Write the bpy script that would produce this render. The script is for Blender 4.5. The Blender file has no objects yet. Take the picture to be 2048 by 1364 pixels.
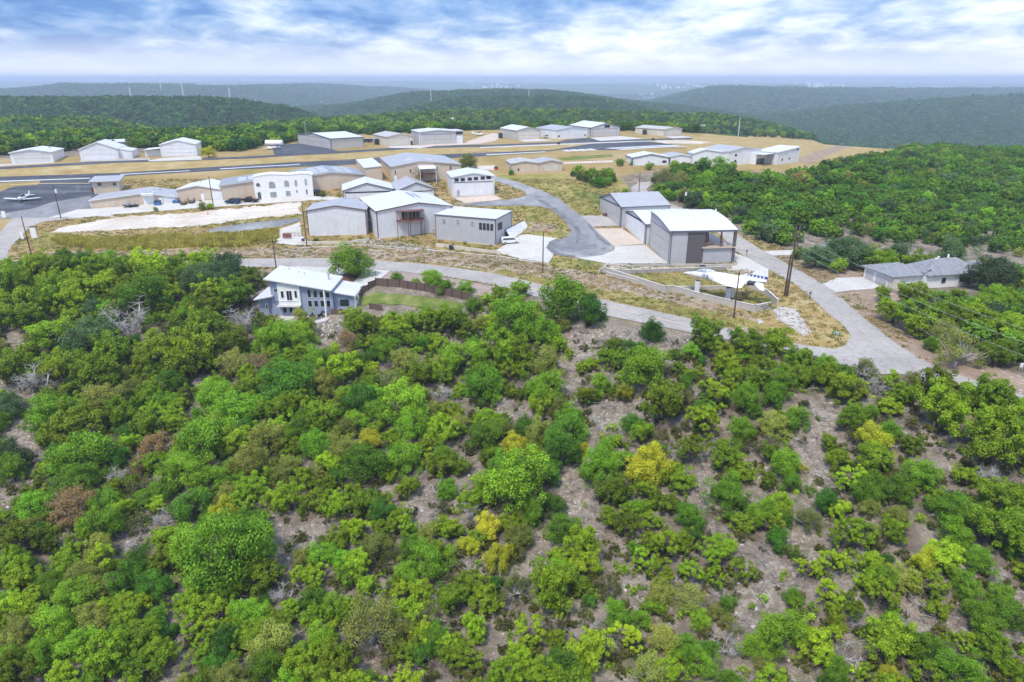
import bpy, math, random
import numpy as np
from mathutils import Vector, Matrix
R = math.radians
random.seed(7)
rng = np.random.default_rng(7)
SC = bpy.context.scene
COL = SC.collection

# ------------------------------------------------------------------ camera
H, TH, F = 42.0, R(21.3), 1350.0            # drone height, pitch below level, focal length in photo pixels
cam = bpy.data.objects.new('camera', bpy.data.cameras.new('camera'))
COL.objects.link(cam); SC.camera = cam
cam.location = (0, 0, H); cam.rotation_euler = (R(90) - TH, 0, 0)
cam.data.sensor_width = 36; cam.data.lens = F / 2048 * 36
cam.data.clip_start = 0.5; cam.data.clip_end = 90000

# ------------------------------------------------------------------ sky, sun, exposure
SUN_EL, SUN_AZ = R(60), R(-150)             # behind the camera and to its left, high
W = bpy.data.worlds.new('World'); SC.world = W; W.use_nodes = True
nt = W.node_tree; nt.nodes.clear()
def nn(tree, typ, **kw):
    n = tree.nodes.new(typ)
    for k, v in kw.items(): setattr(n, k, v)
    return n
out = nn(nt, 'ShaderNodeOutputWorld'); bg = nn(nt, 'ShaderNodeBackground')
sky = nn(nt, 'ShaderNodeTexSky', sky_type='NISHITA')
sky.sun_disc = False; sky.sun_elevation = SUN_EL; sky.sun_rotation = R(210)
sky.air_density = 1.0; sky.dust_density = 1.0; sky.altitude = 300
bg.inputs['Strength'].default_value = 0.095
tc = nn(nt, 'ShaderNodeTexCoord'); sep = nn(nt, 'ShaderNodeSeparateXYZ')
L = nt.links.new
L(tc.outputs['Generated'], sep.inputs[0])
def M(tree, op, a, b=None, c=None, clamp=False):
    n = tree.nodes.new('ShaderNodeMath'); n.operation = op; n.use_clamp = clamp
    for i, v in enumerate((a, b, c)):
        if v is None: continue
        if isinstance(v, (int, float)): n.inputs[i].default_value = v
        else: tree.links.new(v, n.inputs[i])
    return n.outputs[0]
zz = M(nt, 'MAXIMUM', sep.outputs['Z'], 0.0)
den = M(nt, 'ADD', zz, 0.20)               # a cloud deck overhead seen in perspective
cx = M(nt, 'DIVIDE', sep.outputs['X'], den); cy = M(nt, 'DIVIDE', sep.outputs['Y'], den)
cmb = nn(nt, 'ShaderNodeCombineXYZ'); L(cx, cmb.inputs[0]); L(cy, cmb.inputs[1])
def wnoise(scale, detail, rough, off, sx=1.0, sy=1.0, dist=0.0):
    mp = nn(nt, 'ShaderNodeMapping'); mp.inputs['Location'].default_value = off; mp.inputs['Scale'].default_value = (sx, sy, 1)
    L(cmb.outputs[0], mp.inputs[0])
    n = nn(nt, 'ShaderNodeTexNoise'); n.inputs['Scale'].default_value = scale
    n.inputs['Detail'].default_value = detail; n.inputs['Roughness'].default_value = rough; n.inputs['Distortion'].default_value = dist
    L(mp.outputs[0], n.inputs['Vector']); return n.outputs['Fac']
big = wnoise(0.85, 8, 0.56, (3.1, 1.7, 0), 1.15, 0.9, 0.35)
fine = wnoise(3.0, 9, 0.60, (7.7, 2.2, 0), 1.25, 1.0, 0.25)
clo = M(nt, 'ADD', M(nt, 'MULTIPLY', big, 0.60), M(nt, 'MULTIPLY', fine, 0.42))
tilt = M(nt, 'MULTIPLY', sep.outputs['X'], 0.07)       # the deck is brighter towards the east
clo = M(nt, 'ADD', clo, tilt)
cr = nn(nt, 'ShaderNodeValToRGB'); L(clo, cr.inputs[0])
e = cr.color_ramp; e.elements[0].position = 0.41; e.elements[0].color = (.36, 1.0, 2.6, 1)
e.elements[1].position = 0.64; e.elements[1].color = (4.1, 4.3, 4.75, 1)
for p, c in ((0.46, (.80, 1.55, 3.1, 1)), (0.51, (1.5, 2.15, 3.45, 1)), (0.565, (2.6, 3.1, 4.05, 1))):
    q = e.elements.new(p); q.color = c
mix1 = nn(nt, 'ShaderNodeMix', data_type='RGBA'); mix1.inputs[0].default_value = 0.9
L(sky.outputs[0], mix1.inputs[6]); L(cr.outputs[0], mix1.inputs[7])
hz = nn(nt, 'ShaderNodeMapRange'); hz.inputs[1].default_value = 0.0; hz.inputs[2].default_value = 0.07
hz.inputs[3].default_value = 1; hz.inputs[4].default_value = 0; hz.interpolation_type = 'SMOOTHSTEP'; hz.inputs[2].default_value = 0.06
L(sep.outputs['Z'], hz.inputs[0])
mix2 = nn(nt, 'ShaderNodeMix', data_type='RGBA'); L(M(nt, 'MULTIPLY', hz.outputs[0], 0.85), mix2.inputs[0])
L(mix1.outputs[2], mix2.inputs[6]); mix2.inputs[7].default_value = (4.3, 4.45, 4.95, 1)
ov = nn(nt, 'ShaderNodeVectorMath', operation='SCALE'); L(mix2.outputs[2], ov.inputs[0])
L(M(nt, 'ADD', 1.0, M(nt, 'MULTIPLY', zz, 1.0)), ov.inputs['Scale'])     # an overcast sky is brighter overhead than at the horizon
L(ov.outputs[0], bg.inputs['Color']); L(bg.outputs[0], out.inputs[0])

sun = bpy.data.objects.new('sun', bpy.data.lights.new('sun', 'SUN')); COL.objects.link(sun)
sun.data.energy = 1.5; sun.data.angle = R(10); sun.data.color = (1, 0.93, 0.82)
sd = Vector((math.cos(SUN_EL) * math.sin(SUN_AZ), math.cos(SUN_EL) * math.cos(SUN_AZ), math.sin(SUN_EL)))
sun.rotation_euler = sd.to_track_quat('Z', 'Y').to_euler()
SC.view_settings.view_transform = 'Standard'; SC.view_settings.look = 'None'
SC.view_settings.exposure = 1.38; SC.view_settings.gamma = 1; SC.view_settings.use_curve_mapping = False
SC.render.engine = 'CYCLES'
SC.cycles.max_bounces = 5; SC.cycles.diffuse_bounces = 3; SC.cycles.glossy_bounces = 2; SC.cycles.transmission_bounces = 2
SC.cycles.transparent_max_bounces = 4; SC.cycles.volume_bounces = 0
SC.cycles.use_adaptive_sampling = True; SC.cycles.adaptive_threshold = 0.02
SC.cycles.use_denoising = True; SC.cycles.denoiser = 'OPENIMAGEDENOISE'; SC.cycles.denoising_input_passes = 'RGB_ALBEDO_NORMAL'; SC.cycles.denoising_prefilter = 'ACCURATE'

# ------------------------------------------------------------------ terrain height
def S(a, b, x):
    t = np.clip((np.asarray(x, float) - a) / (b - a), 0, 1); return t * t * (3 - 2 * t)
EX = np.array([-500, -300, -180, -124, -82, -40, -2.6, 25.7, 44.8, 57, 75, 120, 200, 400.])
EY = np.array([168, 166, 162, 157, 159, 153, 141, 116, 102, 94, 88, 76, 60, 40.])
def px_elev(py): return TH + math.atan((py - 682) / F)
def far_pt(px, py, d):
    """a crest at distance d (along the ground) whose top is seen at pixel (px, py)"""
    ax = (px - 1024) / F; zc = d * math.cos(TH)
    return (ax * zc, d, H - d * math.tan(px_elev(py)))
RIDGES = [
  ([far_pt(-700, 190, 900), far_pt(0, 203, 950), far_pt(430, 203, 1000), far_pt(560, 219, 1050), far_pt(645, 246, 1080)], 330),
  ([far_pt(-500, 245, 520), far_pt(100, 245, 560)], 220),
  ([far_pt(600, 262, 520), far_pt(700, 243, 640), far_pt(900, 228, 760), far_pt(1030, 225, 820), (220, 760, 2)], 230),
  ([far_pt(690, 215, 2050), far_pt(850, 187, 1900), far_pt(1000, 182, 1850), far_pt(1130, 189, 1850), far_pt(1230, 206, 1750), far_pt(1340, 243, 1500)], 480),
  ([far_pt(960, 200, 1300), far_pt(1150, 200, 1350)], 330),
  ([far_pt(1290, 210, 3300), far_pt(1430, 177, 3200), far_pt(1520, 180, 3100), far_pt(1700, 183, 3300), far_pt(1950, 182, 3500), far_pt(2600, 180, 3600)], 700),
  ([far_pt(1590, 244, 1700), far_pt(1800, 212, 1800), far_pt(1950, 201, 1850), far_pt(2100, 199, 1900), far_pt(2700, 196, 2000)], 480),
  ([far_pt(-600, 180, 3200), far_pt(0, 186, 3000), far_pt(130, 174, 3100), far_pt(330, 174, 3200), far_pt(440, 178, 3300), far_pt(640, 172, 4200), far_pt(740, 178, 4300)], 650),
  ([far_pt(1480, 172, 5600), far_pt(1600, 168, 5800), far_pt(1760, 175, 5600), far_pt(1990, 178, 5200), far_pt(2300, 178, 5400)], 700),
  ([far_pt(1800, 178, 7000), far_pt(2048, 168, 7600), far_pt(2500, 165, 7600)], 1000),
  ([far_pt(-800, 162, 9000), far_pt(200, 163, 9500), far_pt(800, 162, 9000), far_pt(1000, 167, 8000), far_pt(1150, 169, 7500), far_pt(1400, 166, 9500), far_pt(2700, 165, 10500)], 1500),
  ([far_pt(-1400, 156.5, 19000), far_pt(500, 156, 20000), far_pt(1400, 157, 19500), far_pt(3400, 158, 21000)], 4500),
]
def nz(x, y, s, seed):
    r = np.random.RandomState(seed); a = 0
    for k in range(5):
        th = r.uniform(0, 2 * np.pi); ph = r.uniform(0, 2 * np.pi, 2); f = 2 * np.pi / s * r.uniform(.7, 1.5)
        a = a + np.sin((x * np.cos(th) + y * np.sin(th)) * f + ph[0] + 1.3 * np.sin((y * np.cos(th) - x * np.sin(th)) * f * .7 + ph[1]))
    return a / 5
def hfar(x, y):
    base = -95 + 14 * nz(x, y, 1400, 1)
    rr = np.hypot(x, y)
    base = base + 45 * S(3500, 9000, rr)
    z = np.array(base, float)
    for pts, w in RIDGES:
        best = np.full(np.shape(x), 1e18); bz = np.zeros(np.shape(x))
        for (x0, y0, z0), (x1, y1, z1) in zip(pts[:-1], pts[1:]):
            dx, dy = x1 - x0, y1 - y0
            t = np.clip(((x - x0) * dx + (y - y0) * dy) / (dx * dx + dy * dy), 0, 1)
            d2 = (x - x0 - t * dx) ** 2 + (y - y0 - t * dy) ** 2
            m = d2 < best; best = np.where(m, d2, best); bz = np.where(m, z0 + t * (z1 - z0), bz)
        g = base + (bz - base) * np.exp(-(best / w ** 2) ** 0.85)
        z = np.maximum(z, g)
    return z + 3.0 * nz(x, y, 260, 3) * S(600, 1500, rr) + 1.5 * nz(x, y, 90, 4) * S(500, 900, rr)
YPX = np.array([-700, -400, -250, -120, 0, 90, 160, 230, 330, 700.]); YPY = np.array([300, 330, 345, 380, 430, 440, 425, 400, 330, 260.])
def hgt(x, y):
    x = np.asarray(x, float); y = np.asarray(y, float)
    p = 12 * S(165, 290, y) - 9 * S(60, 240, x) * S(110, 210, y)
    d = np.maximum(np.interp(x, EX, EY) - 5 - y, 0)
    p = p - 17 * (1 - np.exp(-d * d / (d + 14) / 42.))
    t = S(0, 1, (y - np.interp(x, YPX, YPY)) / 300)
    side = S(450, 1100, np.abs(x))
    t = np.maximum(t, side * S(60, 300, y))
    if np.any(t > 0): p = p * (1 - t) + hfar(x, y) * t
    return p
def h1(x, y): return float(hgt(np.array([x]), np.array([y]))[0])
CT, ST = math.cos(TH), math.sin(TH)
def ray(px, py):
    a = (px - 1024) / F; b = (682 - py) / F
    return np.array([a, CT + b * ST, -ST + b * CT])
def G(px, py, up=0.0, far=900):
    """the point of the ground (plus up) seen at a photo pixel"""
    r = ray(px, py); t = np.concatenate([np.arange(35, 500, 1.0), np.arange(500, far, 6.0)])
    z = H + r[2] * t - hgt(r[0] * t, r[1] * t) - up
    k = np.argmax(z < 0)
    if z[k] >= 0: k = len(t) - 1
    a, b = t[k - 1], t[k]
    for _ in range(14):
        m = (a + b) / 2
        if H + r[2] * m - h1(r[0] * m, r[1] * m) - up < 0: b = m
        else: a = m
    return Vector((r[0] * b, r[1] * b, h1(r[0] * b, r[1] * b)))
def PZ(px, py, z):
    r = ray(px, py); t = (z - H) / r[2]; return Vector((r[0] * t, r[1] * t, z))
def PX(p):
    """world point(s) -> photo pixel"""
    x, y, z = np.asarray(p[0], float), np.asarray(p[1], float), np.asarray(p[2], float) - H
    d = y * CT - z * ST; u = y * ST + z * CT
    return 1024 + F * x / d, 682 - F * u / d
def depth(p): return p[1] * CT - (p[2] - H) * ST
def top_z(p, py):
    """height z on the vertical through p that is seen at pixel row py"""
    b = (682 - py) / F; k = (b * CT - ST) / (CT + b * ST); return H + p[1] * k
def pip(px, py, poly):
    px = np.asarray(px, float); py = np.asarray(py, float); ins = np.zeros(px.shape, bool); n = len(poly)
    for i in range(n):
        x0, y0 = poly[i]; x1, y1 = poly[(i + 1) % n]
        c = ((y0 > py) != (y1 > py)) & (px < (x1 - x0) * (py - y0) / ((y1 - y0) or 1e-9) + x0); ins ^= c
    return ins

# ------------------------------------------------------------------ materials
def ntree(name):
    m = bpy.data.materials.new(name); m.use_nodes = True
    t = m.node_tree; b = t.nodes['Principled BSDF']; return m, t, b
def noise(t, vec, scale, detail=4, rough=.55, dist=0.0):
    n = t.nodes.new('ShaderNodeTexNoise'); n.inputs['Scale'].default_value = scale; n.inputs['Detail'].default_value = detail
    n.inputs['Roughness'].default_value = rough; n.inputs['Distortion'].default_value = dist
    if vec is not None: t.links.new(vec, n.inputs['Vector'])
    return n.outputs['Fac']
def ramp(t, fac, stops):
    n = t.nodes.new('ShaderNodeValToRGB'); t.links.new(fac, n.inputs[0]); cr = n.color_ramp
    while len(cr.elements) < len(stops): cr.elements.new(0.5)
    for el, (p, c) in zip(cr.elements, stops):
        el.position = p; el.color = (*c, 1) if len(c) == 3 else c
    return n.outputs['Color']
def mixc(t, fac, a, b, mode='MIX'):
    n = t.nodes.new('ShaderNodeMix'); n.data_type = 'RGBA'; n.blend_type = mode
    for i, v in ((0, fac), (6, a), (7, b)):
        if isinstance(v, (int, float)): n.inputs[i].default_value = v
        elif isinstance(v, tuple): n.inputs[i].default_value = (*v, 1) if len(v) == 3 else v
        else: t.links.new(v, n.inputs[i])
    return n.outputs[2]
def mapr(t, v, a, b, c=0.0, d=1.0):
    n = t.nodes.new('ShaderNodeMapRange'); t.links.new(v, n.inputs[0])
    for i, q in zip((1, 2, 3, 4), (a, b, c, d)): n.inputs[i].default_value = q
    return n.outputs[0]
def wpos(t, scale=(1, 1, 1)):
    g = t.nodes.new('ShaderNodeNewGeometry'); m = t.nodes.new('ShaderNodeMapping'); m.inputs['Scale'].default_value = scale
    t.links.new(g.outputs['Position'], m.inputs[0]); return m.outputs[0]
def opos(t, scale=(1, 1, 1)):
    g = t.nodes.new('ShaderNodeTexCoord'); m = t.nodes.new('ShaderNodeMapping'); m.inputs['Scale'].default_value = scale
    t.links.new(g.outputs['Object'], m.inputs[0]); return m.outputs[0]
def bump(t, b, h, strength=.3, dist=.05):
    n = t.nodes.new('ShaderNodeBump'); n.inputs['Strength'].default_value = strength; n.inputs['Distance'].default_value = dist
    t.links.new(h, n.inputs['Height']); t.links.new(n.outputs[0], b.inputs['Normal'])
def paint(name, col, rough=.6, var=.12, scale=1.2, metal=0.0, dirt=None):
    """a painted or plain surface with blotchy wear"""
    m, t, b = ntree(name); v = opos(t)
    n = noise(t, v, scale, 5, .6); lo = tuple(c * (1 - var) for c in col); hi = tuple(min(1, c * (1 + var * .7)) for c in col)
    c = ramp(t, n, [(.3, lo), (.7, hi)])
    if dirt: c = mixc(t, mapr(t, noise(t, opos(t, (1, 1, .25)), 2.2, 5, .7), .52, .75, 0, .6), c, dirt)
    t.links.new(c, b.inputs['Base Color']); b.inputs['Roughness'].default_value = rough; b.inputs['Metallic'].default_value = metal
    b.inputs['Specular IOR Level'].default_value = .3
    return m
def sheet_metal(name, col, pitch=.3, axis='X', rough=.5, var=.07, dirt=(.3, .27, .22), seam=.5, dirt_amt=.35):
    """ribbed metal cladding or roofing: ribs run across one axis of the object"""
    m, t, b = ntree(name)
    tcn = t.nodes.new('ShaderNodeTexCoord'); sp = t.nodes.new('ShaderNodeSeparateXYZ'); t.links.new(tcn.outputs['Object'], sp.inputs[0])
    if axis == 'W':      # walls: ribs march along whichever way the wall runs
        s = M(t, 'ADD', sp.outputs['X'], sp.outputs['Y'])
    else: s = sp.outputs[axis]
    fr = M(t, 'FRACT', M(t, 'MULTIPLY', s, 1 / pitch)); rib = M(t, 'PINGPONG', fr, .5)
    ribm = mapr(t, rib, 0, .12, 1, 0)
    n = noise(t, opos(t), .35, 6, .6); lo = tuple(c * (1 - var) for c in col); hi = tuple(min(1, c * (1 + var)) for c in col)
    pan = t.nodes.new('ShaderNodeTexWhiteNoise'); pan.noise_dimensions = '1D'
    t.links.new(M(t, 'FLOOR', M(t, 'MULTIPLY', s, 1 / (pitch * 3))), pan.inputs['W'])
    c = ramp(t, n, [(.3, lo), (.7, hi)])
    c = mixc(t, mapr(t, pan.outputs['Value'], 0, 1, 0, .12), c, tuple(q * .75 for q in col))
    st = mapr(t, noise(t, opos(t, (1.5, 1.5, .15)), 1.1, 6, .7), .5, .8, 0, dirt_amt)
    c = mixc(t, st, c, dirt)
    c = mixc(t, M(t, 'MULTIPLY', ribm, .22), c, tuple(q * .5 for q in dirt))  # seam shading put into the colour: ribs painted darker with the dirt tone
    t.links.new(c, b.inputs['Base Color']); b.inputs['Roughness'].default_value = rough
    b.inputs['Specular IOR Level'].default_value = .35
    bump(t, b, ribm, seam, .06); return m
def ground_mat(name, stops, scale=.25, detail=8, flecks=None, fleck_scale=2.2, fleck_amt=.5, streak=None, rough=.95, bumpd=.06, cracks=0):
    m, t, b = ntree(name); v = wpos(t)
    n = noise(t, v, scale, detail, .62, .3); c = ramp(t, n, stops)
    n2 = noise(t, v, scale * 9, 5, .65)
    c = mixc(t, mapr(t, n2, .35, .7, .0, .45), c, mixc(t, 1.0, c, (.55, .52, .45), 'MULTIPLY'))
    if flecks:
        f = noise(t, v, fleck_scale, 4, .75); f2 = noise(t, v, scale * 1.6, 3, .5)
        k = M(t, 'MULTIPLY', mapr(t, f, .53, .62, 0, 1), mapr(t, f2, .42, .6, 0, 1)); k = M(t, 'MULTIPLY', k, fleck_amt, clamp=True)
        c = mixc(t, k, c, flecks)
    if streak:
        vs = wpos(t, streak[1]); s = noise(t, vs, 1.0, 5, .6); c = mixc(t, mapr(t, s, .5, .7, 0, streak[2]), c, streak[0])
    if cracks:
        vo = t.nodes.new('ShaderNodeTexVoronoi'); vo.feature = 'DISTANCE_TO_EDGE'; vo.inputs['Scale'].default_value = cracks
        ad = t.nodes.new('ShaderNodeVectorMath'); ad.operation = 'ADD'; nz3 = t.nodes.new('ShaderNodeTexNoise'); nz3.inputs['Scale'].default_value = .5; t.links.new(v, nz3.inputs['Vector'])
        sc3 = t.nodes.new('ShaderNodeVectorMath'); sc3.operation = 'SCALE'; sc3.inputs['Scale'].default_value = 5; t.links.new(nz3.outputs['Color'], sc3.inputs[0])
        t.links.new(v, ad.inputs[0]); t.links.new(sc3.outputs[0], ad.inputs[1]); t.links.new(ad.outputs[0], vo.inputs['Vector'])
        c = mixc(t, mapr(t, vo.outputs['Distance'], 0, .013, .42, 0), c, (.09, .09, .095))
    t.links.new(c, b.inputs['Base Color']); b.inputs['Roughness'].default_value = rough; b.inputs['Specular IOR Level'].default_value = .15
    bump(t, b, noise(t, v, scale * 14, 5, .7), .6, bumpd); return m

MAT = {}
MAT['concrete'] = ground_mat('concrete', [(.3, (.50, .47, .43)), (.7, (.60, .57, .53))], .15, rough=.8, bumpd=.01)
MAT['concrete_new'] = ground_mat('concrete_new', [(.3, (.50, .47, .43)), (.7, (.58, .55, .51))], .12, rough=.8, bumpd=.01)
MAT['concrete_tan'] = ground_mat('concrete_tan', [(.3, (.52, .42, .34)), (.7, (.60, .50, .41))], .12, rough=.8, bumpd=.01)
MAT['concrete_old'] = ground_mat('concrete_old', [(.3, (.36, .33, .31)), (.7, (.48, .44, .41))], .2, flecks=(.2, .18, .17), fleck_scale=.9, fleck_amt=.4, rough=.85, bumpd=.01)
MAT['road'] = ground_mat('road', [(.3, (.33, .30, .275)), (.7, (.43, .395, .36))], .12, flecks=(.24, .23, .23), fleck_scale=.35, fleck_amt=.6, rough=.9, bumpd=.01, cracks=.09)
MAT['asphalt_dark'] = ground_mat('asphalt_dark', [(.3, (.050, .055, .068)), (.7, (.095, .10, .118))], .09, flecks=(.22, .23, .24), fleck_scale=.3, fleck_amt=.45, streak=((.19, .2, .22), (.02, .35, 1), .5), bumpd=.01)
MAT['asphalt_worn'] = ground_mat('asphalt_worn', [(.25, (.13, .135, .15)), (.5, (.26, .26, .27)), (.72, (.42, .41, .40))], .07, flecks=(.12, .12, .13), fleck_scale=.28, fleck_amt=.6, bumpd=.01, cracks=.12)
MAT['asphalt_tar'] = ground_mat('asphalt_tar', [(.3, (.12, .125, .14)), (.7, (.24, .24, .25))], .3, bumpd=.01)
MAT['caliche'] = ground_mat('caliche', [(.3, (.50, .42, .34)), (.5, (.58, .52, .45)), (.75, (.68, .63, .56))], .10, flecks=(.45, .33, .22), fleck_scale=.5, fleck_amt=.5, bumpd=.03)
MAT['dry_grass'] = ground_mat('dry_grass', [(.25, (.26, .185, .07)), (.42, (.36, .25, .10)), (.58, (.42, .32, .15)), (.75, (.52, .44, .28))], .16, flecks=(.27, .25, .07), fleck_scale=.25, fleck_amt=.7)
MAT['olive_grass'] = ground_mat('olive_grass', [(.25, (.14, .16, .03)), (.45, (.25, .22, .06)), (.6, (.34, .27, .10)), (.78, (.46, .38, .22))], .2, flecks=(.18, .25, .05), fleck_scale=.3, fleck_amt=.7)
MAT['green_grass'] = ground_mat('green_grass', [(.25, (.08, .13, .022)), (.5, (.15, .19, .04)), (.72, (.30, .27, .11))], .35)
MAT['field'] = ground_mat('field', [(.3, (.42, .38, .06)), (.7, (.50, .40, .11))], .5, bumpd=.3)
MAT['rocky_bank'] = ground_mat('rocky_bank', [(.25, (.22, .15, .10)), (.5, (.34, .25, .18)), (.75, (.42, .33, .22))], .12, flecks=(.68, .63, .56), fleck_scale=1.5, fleck_amt=.85, bumpd=.15)
MAT['brown_soil'] = ground_mat('brown_soil', [(.25, (.24, .165, .115)), (.6, (.33, .24, .17)), (.8, (.40, .30, .20))], .15, flecks=(.60, .55, .50), fleck_scale=1.0, fleck_amt=.5)
MAT['mulch'] = ground_mat('mulch', [(.3, (.12, .06, .045)), (.7, (.20, .11, .08))], 1.5)
MAT['gravel'] = ground_mat('gravel', [(.3, (.27, .20, .17)), (.7, (.38, .30, .26))], .5, flecks=(.5, .45, .4), fleck_scale=3)
MAT['limestone_rubble'] = ground_mat('limestone_rubble', [(.3, (.42, .38, .34)), (.7, (.62, .58, .53))], .8, flecks=(.22, .18, .14), fleck_scale=1.6, fleck_amt=.8, bumpd=.2)
MAT['white_mark'] = ground_mat('white_mark', [(.3, (.55, .55, .55)), (.7, (.72, .72, .72))], .6, bumpd=.01)
MAT['yellow_mark'] = ground_mat('yellow_mark', [(.3, (.60, .44, .22)), (.7, (.62, .50, .30))], .6, bumpd=.01)
MAT['block_wall'] = ground_mat('block_wall', [(.3, (.48, .435, .38)), (.7, (.58, .53, .47))], .6, rough=.9, bumpd=.02)
MAT['limestone'] = ground_mat('limestone', [(.3, (.58, .52, .42)), (.7, (.72, .67, .57))], .8, flecks=(.42, .34, .25), fleck_scale=1.8, fleck_amt=.5, rough=.9, bumpd=.05)

def base_ground():
    m, t, b = ntree('hill_ground'); v = wpos(t)
    a = t.nodes.new('ShaderNodeAttribute'); a.attribute_name = 'zone'
    sp = t.nodes.new('ShaderNodeSeparateColor'); t.links.new(a.outputs['Color'], sp.inputs[0])
    # dry plateau grass
    dry = ramp(t, noise(t, v, .05, 8, .62, .4), [(.28, (.19, .18, .045)), (.42, (.31, .225, .085)), (.55, (.37, .265, .12)), (.72, (.42, .33, .20))])
    dry = mixc(t, mapr(t, noise(t, v, .8, 6, .7), .5, .75, 0, .6), dry, (.26, .21, .09))
    # floor of the hillside wood: litter, soil, limestone
    n = noise(t, v, .35, 8, .65, .3)
    lit = ramp(t, n, [(.3, (.075, .058, .042)), (.48, (.18, .145, .11)), (.64, (.31, .26, .20))])
    pale = mixc(t, mapr(t, noise(t, v, 1.6, 5, .75), .45, .6, 0, 1), (.23, .18, .135), (.47, .41, .345))
    vor = t.nodes.new('ShaderNodeTexVoronoi'); vor.inputs['Scale'].default_value = 2.4; vor.feature = 'DISTANCE_TO_EDGE'; t.links.new(v, vor.inputs['Vector'])
    pale = mixc(t, mapr(t, vor.outputs['Distance'], 0, .06, .6, 0), pale, (.16, .12, .09))
    k = mapr(t, noise(t, v, .11, 5, .6, .4), .47, .58, 0, 1)
    k = M(t, 'MAXIMUM', M(t, 'MULTIPLY', k, mapr(t, noise(t, v, 2.2, 3, .7), .40, .56, 0, .85)), M(t, 'MULTIPLY', sp.outputs[2], mapr(t, noise(t, v, 1.3, 4, .7), .3, .55, 0, 1)))
    flo = mixc(t, k, lit, pale)
    flo = mixc(t, mapr(t, noise(t, v, .22, 6, .7, .2), .52, .66, 0, .7), flo, (.10, .12, .035))
    # far woodland seen as a mass
    fn = noise(t, wpos(t, (1, 1, 1)), .035, 7, .7)
    farc = ramp(t, fn, [(.3, (.022, .055, .008)), (.5, (.045, .10, .014)), (.7, (.09, .16, .03))])
    farc = mixc(t, mapr(t, noise(t, v, .0022, 5, .6), .62, .70, 0, .55), farc, (.20, .20, .13))
    c = mixc(t, sp.outputs[0], dry, flo); c = mixc(t, sp.outputs[1], c, farc)
    t.links.new(c, b.inputs['Base Color']); b.inputs['Roughness'].default_value = .95; b.inputs['Specular IOR Level'].default_value = .1
    h = M(t, 'ADD', noise(t, v, 1.2, 6, .7), M(t, 'MULTIPLY', mapr(t, vor.outputs['Distance'], 0, .15), .3))
    bump(t, b, h, .7, .25); return m
MAT['ground'] = base_ground()

def tag(o, label=None, cat=None, group=None, kind=None):
    if label: o['label'] = label
    if cat: o['category'] = cat
    if group: o['group'] = group
    if kind: o['kind'] = kind
    return o
def link(o, parent=None):
    COL.objects.link(o)
    if parent is not None: o.parent = parent
    return o
def mesh_from(name, v, f, mat=None, smooth=False):
    me = bpy.data.meshes.new(name)
    if isinstance(v, np.ndarray) and isinstance(f, np.ndarray):
        n = f.shape[1]; me.vertices.add(len(v)); me.vertices.foreach_set('co', v.astype(np.float32).ravel())
        me.loops.add(f.size); me.loops.foreach_set('vertex_index', f.astype(np.int32).ravel())
        me.polygons.add(len(f)); me.polygons.foreach_set('loop_start', np.arange(0, f.size, n, dtype=np.int32))
        me.polygons.foreach_set('loop_total', np.full(len(f), n, dtype=np.int32)); me.update(calc_edges=True)
    else: me.from_pydata([tuple(p) for p in v], [], f); me.update()
    if mat is not None:
        for mm in (mat if isinstance(mat, (list, tuple)) else [mat]): me.materials.append(mm)
    if smooth: me.polygons.foreach_set('use_smooth', [True] * len(me.polygons))
    return me
def obj(name, v, f, mat=None, parent=None, smooth=False, loc=None, rz=None):
    o = bpy.data.objects.new(name, mesh_from(name, v, f, mat, smooth)); link(o, parent)
    if loc is not None: o.location = loc
    if rz is not None: o.rotation_euler.z = rz
    return o
def empty(name, loc, rz=0.0):
    o = bpy.data.objects.new(name, None); link(o); o.location = loc; o.rotation_euler.z = rz; o.empty_display_size = .5; return o
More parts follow.
